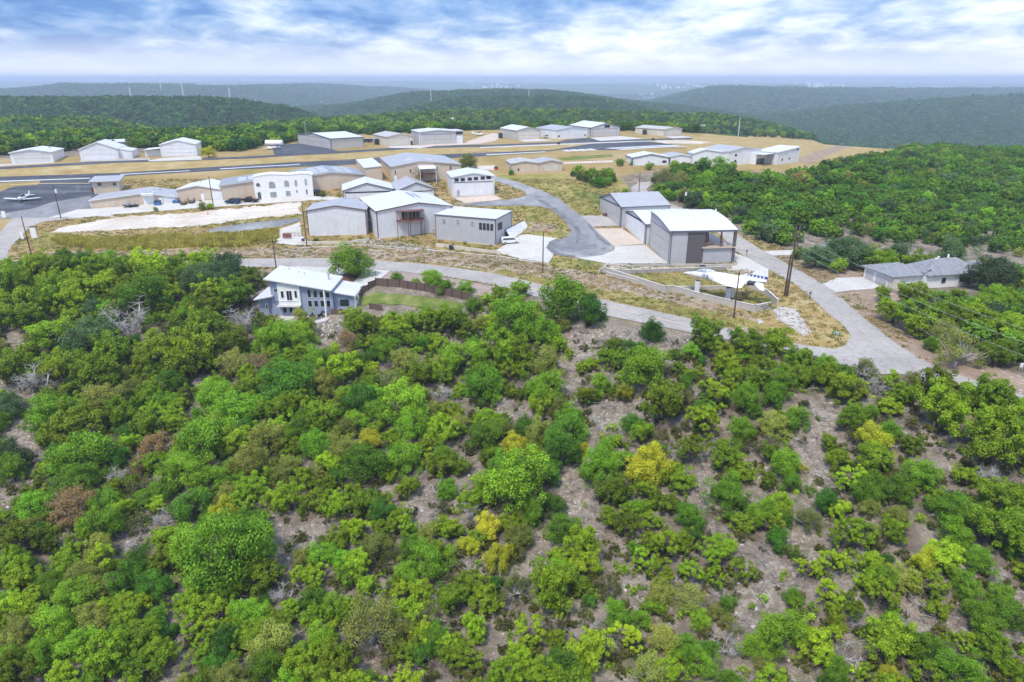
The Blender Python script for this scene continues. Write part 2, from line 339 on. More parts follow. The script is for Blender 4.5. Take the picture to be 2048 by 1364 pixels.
class MB:
    def __init__(s): s.v = []; s.f = []
    def add(s, v, f):
        k = len(s.v); s.v += [tuple(p) for p in v]; s.f += [tuple(i + k for i in q) for q in f]; return s
    def box(s, x0, x1, y0, y1, z0, z1):
        return s.add([(x0, y0, z0), (x1, y0, z0), (x1, y1, z0), (x0, y1, z0), (x0, y0, z1), (x1, y0, z1), (x1, y1, z1), (x0, y1, z1)],
                     [(0, 3, 2, 1), (4, 5, 6, 7), (0, 1, 5, 4), (1, 2, 6, 5), (2, 3, 7, 6), (3, 0, 4, 7)])
    def prism(s, poly, axis, a, b):
        """a polygon given in the two other coordinates, pushed from a to b along an axis"""
        n = len(poly); put = {'x': lambda p, t: (t, p[0], p[1]), 'y': lambda p, t: (p[0], t, p[1]), 'z': lambda p, t: (p[0], p[1], t)}[axis]
        return s.add([put(p, a) for p in poly] + [put(p, b) for p in poly],
                     [tuple(range(n - 1, -1, -1)), tuple(range(n, 2 * n))] + [(i, (i + 1) % n, n + (i + 1) % n, n + i) for i in range(n)])
    def tube(s, pts, rad, n=6, cap=True):
        pts = [Vector(p) for p in pts]; rad = rad if isinstance(rad, (list, tuple)) else [rad] * len(pts); k = len(s.v)
        up = Vector((0, 0, 1))
        for i, p in enumerate(pts):
            d = (pts[min(i + 1, len(pts) - 1)] - pts[max(i - 1, 0)]).normalized()
            a = d.cross(up if abs(d.z) < .95 else Vector((1, 0, 0))).normalized(); b = d.cross(a)
            for j in range(n):
                th = 2 * math.pi * j / n; s.v.append(tuple(p + rad[i] * (a * math.cos(th) + b * math.sin(th))))
        for i in range(len(pts) - 1):
            for j in range(n):
                s.f.append((k + i * n + j, k + i * n + (j + 1) % n, k + (i + 1) * n + (j + 1) % n, k + (i + 1) * n + j))
        if cap: s.f.append(tuple(k + j for j in range(n))); s.f.append(tuple(k + (len(pts) - 1) * n + j for j in range(n - 1, -1, -1)))
        return s
    def build(s, name, mat, parent=None, smooth=False, loc=None, rz=None): return obj(name, s.v, s.f, mat, parent, smooth, loc, rz)

# ------------------------------------------------------------------ the ground as one sheet
def lines(dense0, dense1, step, lo, hi, grow=1.045):
    a = list(np.arange(dense0, dense1 + .01, step)); d = step; x = a[-1]
    while x < hi: d *= grow; x += d; a.append(x)
    d = step; x = a[0]; pre = []
    while x > lo: d *= grow; x -= d; pre.append(x)
    return np.array(pre[::-1] + a)
STEP = 2.5
GX = lines(-240, 260, STEP, -42000, 42000); GY = lines(20, 470, STEP, -900, 44000, 1.030)
XX, YY = np.meshgrid(GX, GY, indexing='xy'); ZZ = hgt(XX, YY)
v = np.stack([XX.ravel(), YY.ravel(), ZZ.ravel()], 1); nx, ny = len(GX), len(GY)
i = np.arange(nx - 1)[None, :] + nx * np.arange(ny - 1)[:, None]; i = i.ravel()
ground = obj('terrain', v, np.stack([i, i + 1, i + 1 + nx, i + nx], 1), MAT['ground'], smooth=True)
tag(ground, kind='structure')
OPEN_PX = [(-600, 300), (0, 318), (400, 303), (560, 290), (630, 268), (760, 262), (1000, 255), (1400, 264), (1800, 290), (1790, 312), (1650, 335), (1560, 345), (1330, 336), (1290, 345), (1240, 352),
           (1230, 375), (1262, 390), (1300, 398), (1330, 405), (1480, 470), (1640, 520), (1780, 640), (1860, 735), (1700, 715), (1480, 665), (1300, 650), (1100, 590), (940, 567), (700, 541), (300, 541), (60, 535), (0, 560), (-600, 590)]
CLEAR_PX = [  # bare stony ground between the trees
    [(0, 660), (60, 650), (70, 690), (40, 760), (60, 800), (100, 870), (90, 930), (60, 990), (20, 1030), (0, 1030)],
    [(1130, 660), (1200, 640), (1390, 680), (1370, 710), (1240, 700), (1180, 730), (1150, 800), (1120, 800), (1115, 720)],
    [(1000, 820), (1060, 810), (1060, 860), (1010, 865)], [(1180, 800), (1270, 800), (1280, 880), (1190, 900)],
    [(1110, 940), (1190, 900), (1200, 1000), (1190, 1060), (1120, 1050), (1090, 1010)], [(930, 900), (960, 880), (960, 990), (920, 1010)],
    [(1620, 800), (1690, 810), (1680, 860), (1660, 940), (1630, 1060), (1600, 1110), (1570, 1040), (1560, 960), (1590, 890)], [(1380, 900), (1430, 890), (1440, 950), (1410, 1010), (1360, 1000)],
    [(1500, 900), (1560, 900), (1520, 980), (1490, 990)],
    [(260, 1180), (400, 1180), (380, 1250), (280, 1240)], [(240, 1060), (320, 1060), (330, 1120), (250, 1120)], [(540, 1050), (650, 1040), (640, 1110), (550, 1130)],
    [(1480, 1100), (1580, 1120), (1580, 1220), (1500, 1300), (1460, 1340), (1470, 1200)], [(1540, 1310), (1600, 1310), (1610, 1350), (1560, 1350)], [(1850, 1140), (1990, 1080), (2000, 1150), (1920, 1260), (1870, 1230)],
    [(1620, 1170), (1740, 1150), (1760, 1180), (1640, 1230)], [(1060, 1060), (1110, 1060), (1130, 1130), (1060, 1130)], [(760, 980), (860, 960), (860, 1040), (780, 1090)], [(700, 650), (690, 700), (630, 700), (640, 650)]]
pxx, pyy = PX((XX, YY, ZZ)); front = YY > 25
opn = pip(pxx, pyy, OPEN_PX) & front & (YY < 470)
stone = np.zeros(XX.shape)
for c in CLEAR_PX: stone = np.maximum(stone, (pip(pxx, pyy, c) & front & (YY < 170)).astype(float))
def soft(a, n=1):
    for _ in range(n): a = (a + np.roll(a, 1, 0) + np.roll(a, -1, 0) + np.roll(a, 1, 1) + np.roll(a, -1, 1)) / 5
    return a
farm = S(430, 620, np.hypot(XX, YY))
zone = np.stack([soft(1 - opn.astype(float)), farm, soft(stone), np.ones(XX.shape)], -1).reshape(-1, 4)
at = ground.data.color_attributes.new('zone', 'FLOAT_COLOR', 'POINT'); at.data.foreach_set('color', zone.astype(np.float32).ravel())

# ------------------------------------------------------------------ roads, aprons and patches draped on the ground
import bmesh
def drape(name, poly, mat, lift, kind='structure', wob=0.0, px=True, label=None, seg=2.0, cat=None, group=None):
    P = [G(*p) if px else Vector((p[0], p[1], 0)) for p in poly]; out = []
    r = random.Random(hash((name, len(poly), round(P[0].x, 2))) % 9999 if False else int(abs(P[0].x * 13 + P[0].y * 7)) % 9999)
    for a, b in zip(P, P[1:] + P[:1]):
        n = max(1, int((b - a).length / (seg if wob else 6)))
        for k in range(n):
            q = a.lerp(b, k / n)
            if wob: q = q + Vector((r.uniform(-wob, wob), r.uniform(-wob, wob), 0))
            out.append(q)
    bm = bmesh.new(); bm.faces.new([bm.verts.new((q.x, q.y, 0)) for q in out])
    xs = [q.x for q in out]; ys = [q.y for q in out]
    for ax, lo, hi in ((0, min(xs), max(xs)), (1, min(ys), max(ys))):
        g = GX if ax == 0 else GY
        for c in g[(g > lo) & (g < hi)]:
            co = (c, 0, 0) if ax == 0 else (0, c, 0); no = (1, 0, 0) if ax == 0 else (0, 1, 0)
            bmesh.ops.bisect_plane(bm, geom=bm.verts[:] + bm.edges[:] + bm.faces[:], plane_co=co, plane_no=no)
    bmesh.ops.triangulate(bm, faces=[f for f in bm.faces if len(f.verts) > 4])
    vs = np.array([v.co[:] for v in bm.verts]); z = hgt(vs[:, 0], vs[:, 1])
    for v, q in zip(bm.verts, z): v.co.z = q + lift
    for f in bm.faces:
        if f.normal.z < 0: f.normal_flip()
    bm.normal_update()
    for f in bm.faces:
        if f.normal.z < 0: f.normal_flip()
    me = bpy.data.meshes.new(name); bm.to_mesh(me); bm.free(); me.materials.append(mat)
    o = bpy.data.objects.new(name, me); link(o); tag(o, label, cat, group, kind); return o
def band(left, right):   # road from two edge polylines
    return left + right[::-1]
K = 1
LIFT = [0.03]
LAID = []; LAYPOLY = []; SOFT = ('dry_grass', 'olive_grass', 'green_grass', 'brown_soil', 'rocky_bank', 'caliche')
def lay(name, poly, mat, wob=0.0, **kw):
    xs = [p[0] for p in poly]; ys = [p[1] for p in poly]; bb = (min(xs), max(xs), min(ys), max(ys))
    lv = 1 + max([l for q, l in LAID if q[0] < bb[1] and q[1] > bb[0] and q[2] < bb[3] and q[3] > bb[2]] + [0]); LAID.append((bb, lv))
    if wob and mat in SOFT: wob = wob * 2.2
    LAYPOLY.append((poly, mat in SOFT and mat != 'caliche')); return drape(name, poly, MAT[mat], .02 + .006 * lv, wob=wob, **kw)
# grass and soil patches
lay('dry_grass', [(0, 338), (240, 324), (500, 318), (680, 308), (850, 296), (960, 294), (1180, 284), (1170, 291), (1100, 300), (906, 307), (700, 318), (480, 330), (240, 345), (0, 353)], 'dry_grass', .3)
lay('dry_grass', [(1380, 276), (1500, 268), (1700, 278), (1800, 292), (1750, 306), (1600, 325), (1560, 300), (1450, 290), (1370, 302)], 'dry_grass', .5)
lay('dirt_track', [(1590, 320), (1640, 300), (1800, 285), (1815, 290), (1660, 308), (1620, 330)], 'brown_soil', .6)
lay('soil', [(1640, 585), (1700, 582), (1770, 576), (1800, 600), (1860, 655), (1960, 720), (2100, 765), (2100, 800), (1990, 775), (1880, 745), (1800, 700), (1730, 640)], 'brown_soil', .8)
lay('soil', [(1545, 512), (1600, 505), (1680, 500), (1725, 530), (1725, 556), (1670, 557), (1640, 566), (1590, 540)], 'brown_soil', .6)
lay('rocky_bank', [(95, 503), (240, 504), (330, 500), (480, 497), (590, 494), (740, 497), (870, 505), (1000, 514), (1090, 531), (1180, 545), (1300, 577), (1400, 600), (1500, 632), (1560, 655), (1540, 668), (1380, 634),
                   (1200, 592), (1090, 566), (980, 543), (846, 523), (734, 516), (487, 514), (330, 519), (200, 523), (110, 520)], 'rocky_bank', .4)
lay('verge', [(980, 543), (1090, 568), (1200, 594), (1380, 636), (1540, 668), (1560, 650), (1500, 640), (1400, 617), (1300, 596), (1200, 578), (1100, 558), (1000, 538)], 'olive_grass', .5)
lay('verge', [(1500, 560), (1535, 545), (1560, 556), (1600, 580), (1650, 620), (1698, 668), (1690, 690), (1660, 698), (1600, 688), (1560, 668), (1530, 650), (1560, 620), (1540, 590)], 'dry_grass', .5)
lay('dry_grass', [(1640, 588), (1660, 584), (1720, 640), (1790, 696), (1780, 700), (1700, 640)], 'dry_grass', .4)
lay('caliche', [(100, 466), (130, 452), (170, 446), (232, 434), (366, 426), (500, 415), (600, 404), (600, 428), (500, 438), (366, 454), (280, 458), (170, 463)], 'caliche', .6)
lay('caliche', [(1300, 282), (1360, 280), (1420, 284), (1400, 288), (1330, 287)], 'caliche', .6)
lay('olive_grass', [(445, 445), (500, 438), (602, 430), (602, 436), (500, 446)], 'olive_grass', .3)
lay('olive_grass', [(60, 470), (100, 462), (150, 470), (210, 470), (250, 478), (130, 492), (60, 500)], 'olive_grass', .5)
lay('olive_grass', [(1085, 398), (1140, 360), (1230, 350), (1260, 376), (1210, 395), (1211, 428), (1165, 431), (1130, 400), (1100, 385)], 'olive_grass', .4)
lay('olive_grass', [(985, 352), (1030, 350), (1125, 346), (1140, 360), (1200, 400), (1165, 431), (1116, 394), (1040, 364)], 'olive_grass', .4)
lay('green_grass', [(1140, 380), (1190, 385), (1215, 395), (1205, 412), (1165, 400)], 'green_grass', .5)
lay('green_grass', [(1110, 316), (1225, 308), (1225, 314), (1130, 321)], 'green_grass', .5)
lay('olive_grass', [(960, 412), (1033, 411), (1077, 413), (1106, 420), (1128, 440), (1143, 462), (1131, 476), (1099, 478), (1052, 466), (1052, 425), (960, 414)], 'olive_grass', .3)
lay('olive_grass', [(1105, 518), (1130, 515), (1160, 518), (1215, 528), (1200, 548), (1150, 540), (1100, 530)], 'olive_grass', .3)
lay('green_grass', [(1150, 519), (1175, 516), (1200, 524), (1185, 536), (1160, 532)], 'green_grass', .4)
lay('rubble', [(1058, 446), (1100, 446), (1125, 455), (1110, 462), (1062, 462)], 'rocky_bank', .5)
# runway, taxiway and aprons
lay('runway', [(-300, 372), (0, 354), (240, 346), (480, 331), (700, 319), (906, 308), (1100, 300.5), (1168, 289.6), (1224, 283), (1282, 282), (1375, 293), (1228, 300.5), (1119, 299.5), (1082, 305), (960, 313), (700, 330), (480, 339), (240, 352.5), (0, 366), (-300, 385)], 'asphalt_dark')
lay('taxiway', [(-300, 352), (0, 334.5), (237, 321), (400, 317), (500, 313), (670, 303), (846, 292), (980, 289.5), (1204, 281), (1306, 278), (1385, 276), (1385, 278.5), (1306, 281), (1204, 284), (980, 293), (846, 296.5), (670, 307), (500, 317), (400, 321), (237, 326), (0, 339), (-300, 358)], 'asphalt_dark')
lay('taxiway_edge', [(960, 294.5), (1204, 284.5), (1306, 281.5), (1306, 282.8), (1204, 286.5), (960, 296.5)], 'concrete')
lay('apron', [(0, 384), (19, 376), (34, 373), (75, 370), (83, 360), (180, 356), (250, 352), (235, 375), (185, 401), (183, 417), (156, 419), (93, 437), (0, 437), (-200, 450), (-200, 400)], 'asphalt_dark')
lay('apron', [(548, 291), (565, 289.6), (637, 284), (660, 297.6), (666, 299), (683, 305.4), (551, 311.5), (546, 304)], 'asphalt_dark')
lay('apron', [(1130, 280), (1174, 276), (1200, 279), (1180, 284), (1110, 286)], 'asphalt_dark')
lay('apron_worn', [(0, 428), (60, 418), (120, 402), (186, 392), (185, 402), (183, 417), (156, 419.5), (93, 437.5), (0, 437.5)], 'asphalt_worn', .5)
lay('caliche', [(232, 434), (183, 418), (156, 419), (93, 437), (110, 441), (130, 437), (170, 432)], 'concrete')
lay('runway_marking', [(0, 362.3), (180, 356), (180, 357.2), (0, 364.2)], 'white_mark')
lay('runway_marking', [(240, 348.7), (380, 341.2), (380, 342.2), (240, 349.9)], 'white_mark')
lay('runway_marking', [(440, 337.5), (600, 328.3), (600, 329.3), (440, 338.8)], 'white_mark')
lay('runway_marking', [(970, 309.2), (1090, 303.2), (1092, 304.2), (975, 310.6)], 'white_mark')
lay('runway_marking', [(1208, 296.5), (1350, 290.2), (1362, 291.4), (1225, 297.6)], 'white_mark')
lay('runway_marking', [(1228, 298.7), (1366, 292), (1378, 293), (1245, 299.8)], 'white_mark')
for a in ((1122, 300.4), (1138, 299.6), (1154, 298.9), (1170, 298.2)):
    lay('runway_marking', [(a[0], a[1]), (a[0] + 12, a[1] - .7), (a[0] + 26, a[1] + 2.2), (a[0] + 13, a[1] + 3)], 'white_mark')
lay('apron_marking', [(20, 369.6), (80, 366.6), (180, 366.4), (180, 367.3), (80, 367.6), (20, 370.6)], 'yellow_mark')
lay('hangar_apron', [(295, 321), (330, 316), (400, 312), (404, 319.5), (300, 323)], 'concrete_new')
lay('hangar_apron', [(0, 329), (24, 327.6), (108, 324), (108, 326), (60, 329), (0, 332)], 'concrete_new')
lay('hangar_apron', [(160, 321), (240, 317.5), (300, 316), (300, 320), (160, 324)], 'concrete_old')
lay('hangar_apron', [(1035, 280), (1080, 278), (1110, 281), (1050, 284)], 'concrete')
lay('hangar_apron', [(1180, 276), (1240, 272), (1290, 278), (1200, 282)], 'concrete_new')
lay('hangar_apron', [(1330, 273), (1365, 272), (1390, 275), (1345, 277)], 'concrete')
lay('hangar_apron', [(926, 286), (985, 266), (1010, 270), (990, 282), (960, 288), (900, 291), (860, 292), (838, 290)], 'concrete_tan')
lay('hangar_apron', [(774, 293), (826, 290.6), (870, 292), (840, 297), (780, 296)], 'concrete')
lay('service_road', [(1120, 325), (1226, 321), (1226, 325), (1125, 328)], 'caliche')
lay('service_road', [(938, 332), (990, 331), (990, 341), (940, 338)], 'caliche')
lay('service_road', [(183, 418), (355, 404), (445, 400), (510, 401), (640, 392), (690, 396), (690, 402), (640, 400), (510, 409), (366, 418.5), (232, 429), (150, 437), (120, 440)], 'concrete')
# streets
lay('street', [(-300, 500), (0, 464), (24, 437), (60, 436), (95, 436), (130, 434), (150, 436), (83, 445), (60, 455), (40, 475), (22, 494), (15, 511), (22, 523), (48, 531), (70, 545), (0, 570), (-300, 600)], 'road')
lay('parking_lot', [(412, 463), (430, 456), (500, 446), (602, 436), (602, 441), (543, 458), (480, 467), (425, 470)], 'asphalt_worn')
lay('concrete_yard', [(556, 460), (600, 445), (604, 470), (612, 480), (625, 490), (590, 491), (552, 487), (558, 470)], 'concrete')
lay('street', [(200, 527), (330, 523), (430, 518), (487, 518), (602, 516.5), (651, 517), (734, 520), (846, 528), (919, 537.5), (980, 546), (1039, 558.5), (1087, 571), (1197, 598), (1277, 615.5), (1380, 638), (1470, 661), (1555, 681), (1606, 691), (1672, 698.7),
              (1692, 690), (1701, 672), (1690, 655), (1648, 620), (1594, 572), (1538, 540), (1490, 514), (1467, 500), (1440, 470), (1400, 445), (1335, 428), (1290, 408), (1266, 389), (1261, 376), (1277, 366), (1304, 363), (1306, 367), (1292, 379), (1302, 391), (1341, 409), (1400, 427), (1460, 442), (1475, 468), (1523, 500),
              (1574, 528), (1648, 570), (1672, 585), (1707, 620), (1737, 644), (1796, 691), (1850, 724), (1900, 745), (1990, 775), (2100, 806), (2100, 830), (1980, 800), (1860, 765), (1796, 748), (1752, 750), (1707, 737), (1630, 713), (1555, 700), (1470, 683), (1369, 663),
              (1303, 650), (1213, 632), (1100, 602), (1013, 578), (980, 569), (944, 562), (871, 551), (766, 540), (651, 535), (487, 535), (332, 540), (200, 545)], 'road')
lay('road_marking', [(1060, 576.5), (1197, 609.5), (1277, 627.5), (1277, 628.4), (1197, 610.5), (1060, 577.5)], 'yellow_mark')
lay('road_marking', [(1290, 630.8), (1369, 649.5), (1369, 650.4), (1290, 631.8)], 'yellow_mark')
lay('taxi_lane', [(960, 345), (987, 352), (1033, 364), (1089, 383.6), (1116, 396), (1136, 413), (1163, 432.4), (1187, 454), (1226, 491), (1227, 501), (1204, 510.5), (1155, 517), (1106, 508), (1092, 496), (1099, 483.6), (1131, 476), (1143, 462),
                  (1128, 440), (1106, 420), (1077, 413), (1033, 411.6), (960, 413), (905, 408), (960, 405), (1004, 400.6), (1040, 396), (1054, 391), (1050, 383.6), (1020, 372), (990, 362), (960, 352)], 'asphalt_worn')
lay('tar_patch', [(1068, 398), (1090, 402), (1130, 430), (1158, 455), (1163, 470), (1155, 490), (1150, 488), (1153, 468), (1145, 455), (1110, 425), (1085, 408)], 'asphalt_tar', .2)
lay('tar_patch', [(1093, 497), (1100, 484), (1131, 477), (1134, 479), (1108, 488), (1104, 497), (1118, 506), (1150, 512), (1150, 516), (1107, 508)], 'asphalt_tar', .2)
lay('tar_patch', [(1172, 444), (1178, 448), (1205, 478), (1222, 492), (1215, 492), (1196, 478)], 'asphalt_tar', .2)
lay('hangar_apron', [(905, 396), (989, 391), (1004, 399), (985, 402), (930, 407)], 'concrete_tan')
lay('hangar_apron', [(994, 500), (1040, 472), (1052, 469), (1116, 477), (1099, 484), (1092, 496), (1107, 510), (1097, 528), (1040, 518), (994, 506)], 'concrete')
lay('hangar_apron', [(1163, 432.4), (1209, 431), (1241, 452), (1186, 454)], 'concrete_old')
lay('hangar_apron', [(1189, 458), (1244, 457), (1290, 488.6), (1228, 493.4), (1226, 491)], 'concrete_tan')
lay('hangar_apron', [(1155, 517), (1204, 511), (1228, 501), (1229, 493.6), (1290, 490), (1338, 528), (1215, 528)], 'concrete_new')
lay('hangar_apron', [(1464, 532), (1466, 505), (1492, 515), (1538, 540), (1530, 546), (1500, 542), (1464, 540)], 'concrete_new')
lay('driveway', [(1528, 503), (1590, 500), (1592, 510), (1545, 512)], 'concrete_new')
lay('driveway', [(1645, 568), (1675, 556), (1725, 554.7), (1768, 576), (1700, 582), (1672, 585)], 'concrete_new')
lay('driveway', [(553, 536), (590, 533.5), (687, 536), (766, 540.5), (781, 542), (753, 565), (722, 582), (700, 592), (640, 600), (600, 590), (560, 560)], 'concrete_new')
lay('garden_bed', [(678, 558), (692, 545), (717, 537), (727, 537), (722, 552), (705, 566), (680, 568)], 'mulch', .15)
lay('gravel_yard', [(782, 542), (871, 552), (944, 565), (990, 573), (985, 592), (944, 596), (753, 567)], 'gravel', .2)
lay('lawn', [(719, 597), (753, 583), (797, 588), (932, 605), (927, 619), (822, 612), (724, 609)], 'green_grass', .3)
lay('yard_soil', [(1660, 590), (1700, 583), (1768, 577), (1800, 600), (1830, 620), (1790, 640)], 'brown_soil', .4)
lay('limestone_outcrop', [(1545, 622), (1560, 614), (1590, 618), (1604, 640), (1622, 664), (1612, 674), (1585, 655), (1556, 640)], 'limestone_rubble', .5)
lay('limestone_outcrop', [(1512, 640), (1522, 638), (1532, 646), (1520, 649)], 'limestone_rubble', .3)
0 and lay('rocky_slope', [(1150, 660), (1210, 650), (1250, 672), (1240, 690), (1200, 700), (1170, 720), (1150, 715)], 'limestone_rubble', .8)

# ------------------------------------------------------------------ the air
hm = bpy.data.materials.new('haze'); hm.use_nodes = True; ht = hm.node_tree; ht.nodes.clear()
ho = ht.nodes.new('ShaderNodeOutputMaterial'); hv = ht.nodes.new('ShaderNodeVolumePrincipled')
hv.inputs['Color'].default_value = (.72, .83, 1.0, 1); hv.inputs['Density'].default_value = .0002; hv.inputs['Anisotropy'].default_value = 0.0
ht.links.new(hv.outputs[0], ho.inputs['Volume'])
zmin = float(ZZ.min()) - 1.0
tag(MB().box(GX[0] - 50, GX[-1] + 50, GY[0] - 50, GY[-1] + 50, zmin, 66).build('haze', hm), kind='stuff')

# ------------------------------------------------------------------ building materials
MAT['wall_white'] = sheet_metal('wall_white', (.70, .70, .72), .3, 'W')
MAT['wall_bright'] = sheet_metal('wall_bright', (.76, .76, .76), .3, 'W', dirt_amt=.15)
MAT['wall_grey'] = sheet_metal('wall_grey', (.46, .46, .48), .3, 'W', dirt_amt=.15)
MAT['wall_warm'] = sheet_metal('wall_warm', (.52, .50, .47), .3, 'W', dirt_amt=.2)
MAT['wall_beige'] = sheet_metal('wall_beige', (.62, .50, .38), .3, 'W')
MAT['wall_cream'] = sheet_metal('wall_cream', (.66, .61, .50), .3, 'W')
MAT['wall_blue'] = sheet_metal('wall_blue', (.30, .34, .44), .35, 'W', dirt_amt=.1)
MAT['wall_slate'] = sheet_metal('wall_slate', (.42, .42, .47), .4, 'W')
MAT['stucco'] = paint('stucco', (.80, .79, .76), .85, .06, .8, dirt=(.55, .50, .42))
MAT['stone_wall'] = MAT['limestone']
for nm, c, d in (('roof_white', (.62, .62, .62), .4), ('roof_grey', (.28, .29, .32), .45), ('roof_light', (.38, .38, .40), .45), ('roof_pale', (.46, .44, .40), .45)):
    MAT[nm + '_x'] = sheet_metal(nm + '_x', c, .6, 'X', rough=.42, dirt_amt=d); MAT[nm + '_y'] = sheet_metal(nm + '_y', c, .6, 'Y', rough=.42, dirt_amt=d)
MAT['trim_brown'] = paint('trim_brown', (.16, .075, .055)); MAT['trim_grey'] = paint('trim_grey', (.13, .13, .15)); MAT['trim_white'] = paint('trim_white', (.72, .71, .70)); MAT['trim_beige'] = paint('trim_beige', (.50, .44, .37))
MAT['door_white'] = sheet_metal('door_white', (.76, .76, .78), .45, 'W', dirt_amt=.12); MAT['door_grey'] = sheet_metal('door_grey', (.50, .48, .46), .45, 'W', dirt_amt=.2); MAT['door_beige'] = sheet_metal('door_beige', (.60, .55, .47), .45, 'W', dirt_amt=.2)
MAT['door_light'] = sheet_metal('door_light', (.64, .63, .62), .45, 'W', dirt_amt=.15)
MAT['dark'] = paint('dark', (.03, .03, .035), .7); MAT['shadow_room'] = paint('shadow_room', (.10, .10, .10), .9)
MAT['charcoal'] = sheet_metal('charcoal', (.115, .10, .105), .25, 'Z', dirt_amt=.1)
MAT['rust_steel'] = paint('rust_steel', (.22, .085, .06), .7, .3); MAT['wood_dark'] = paint('wood_dark', (.15, .10, .08), .8, .35, 3.0)
MAT['wood_red'] = paint('wood_red', (.17, .055, .04), .7, .3); MAT['pole_wood'] = paint('pole_wood', (.10, .062, .045), .9, .35, 4)
MAT['steel'] = paint('steel', (.45, .46, .48), .4, .15, metal=.4); MAT['white'] = paint('white', (.80, .80, .80), .5, .05)
MAT['blue_box'] = paint('blue_box', (.06, .16, .34), .6); MAT['green_box'] = paint('green_box', (.03, .14, .06), .6); MAT['black_plastic'] = paint('black_plastic', (.03, .035, .05), .6)
MAT['red_paint'] = paint('red_paint', (.5, .04, .03), .6); MAT['orange'] = paint('orange', (.75, .18, .06), .7); MAT['wire'] = paint('wire', (.30, .32, .32), .6)
MAT['skylight'] = paint('skylight', (.80, .80, .78), .3)
MAT['tyre'] = paint('tyre', (.02, .02, .02), .9)
def glass(name, col, rough=.06):
    m, t, b = ntree(name); n = noise(t, opos(t), 1.3, 3, .5); t.links.new(ramp(t, n, [(.3, tuple(c * .5 for c in col)), (.7, col)]), b.inputs['Base Color'])
    b.inputs['Roughness'].default_value = rough; b.inputs['Specular IOR Level'].default_value = .7; return m
MAT['glass'] = glass('glass', (.035, .045, .055)); MAT['glass_pale'] = glass('glass_pale', (.30, .36, .38), .15)

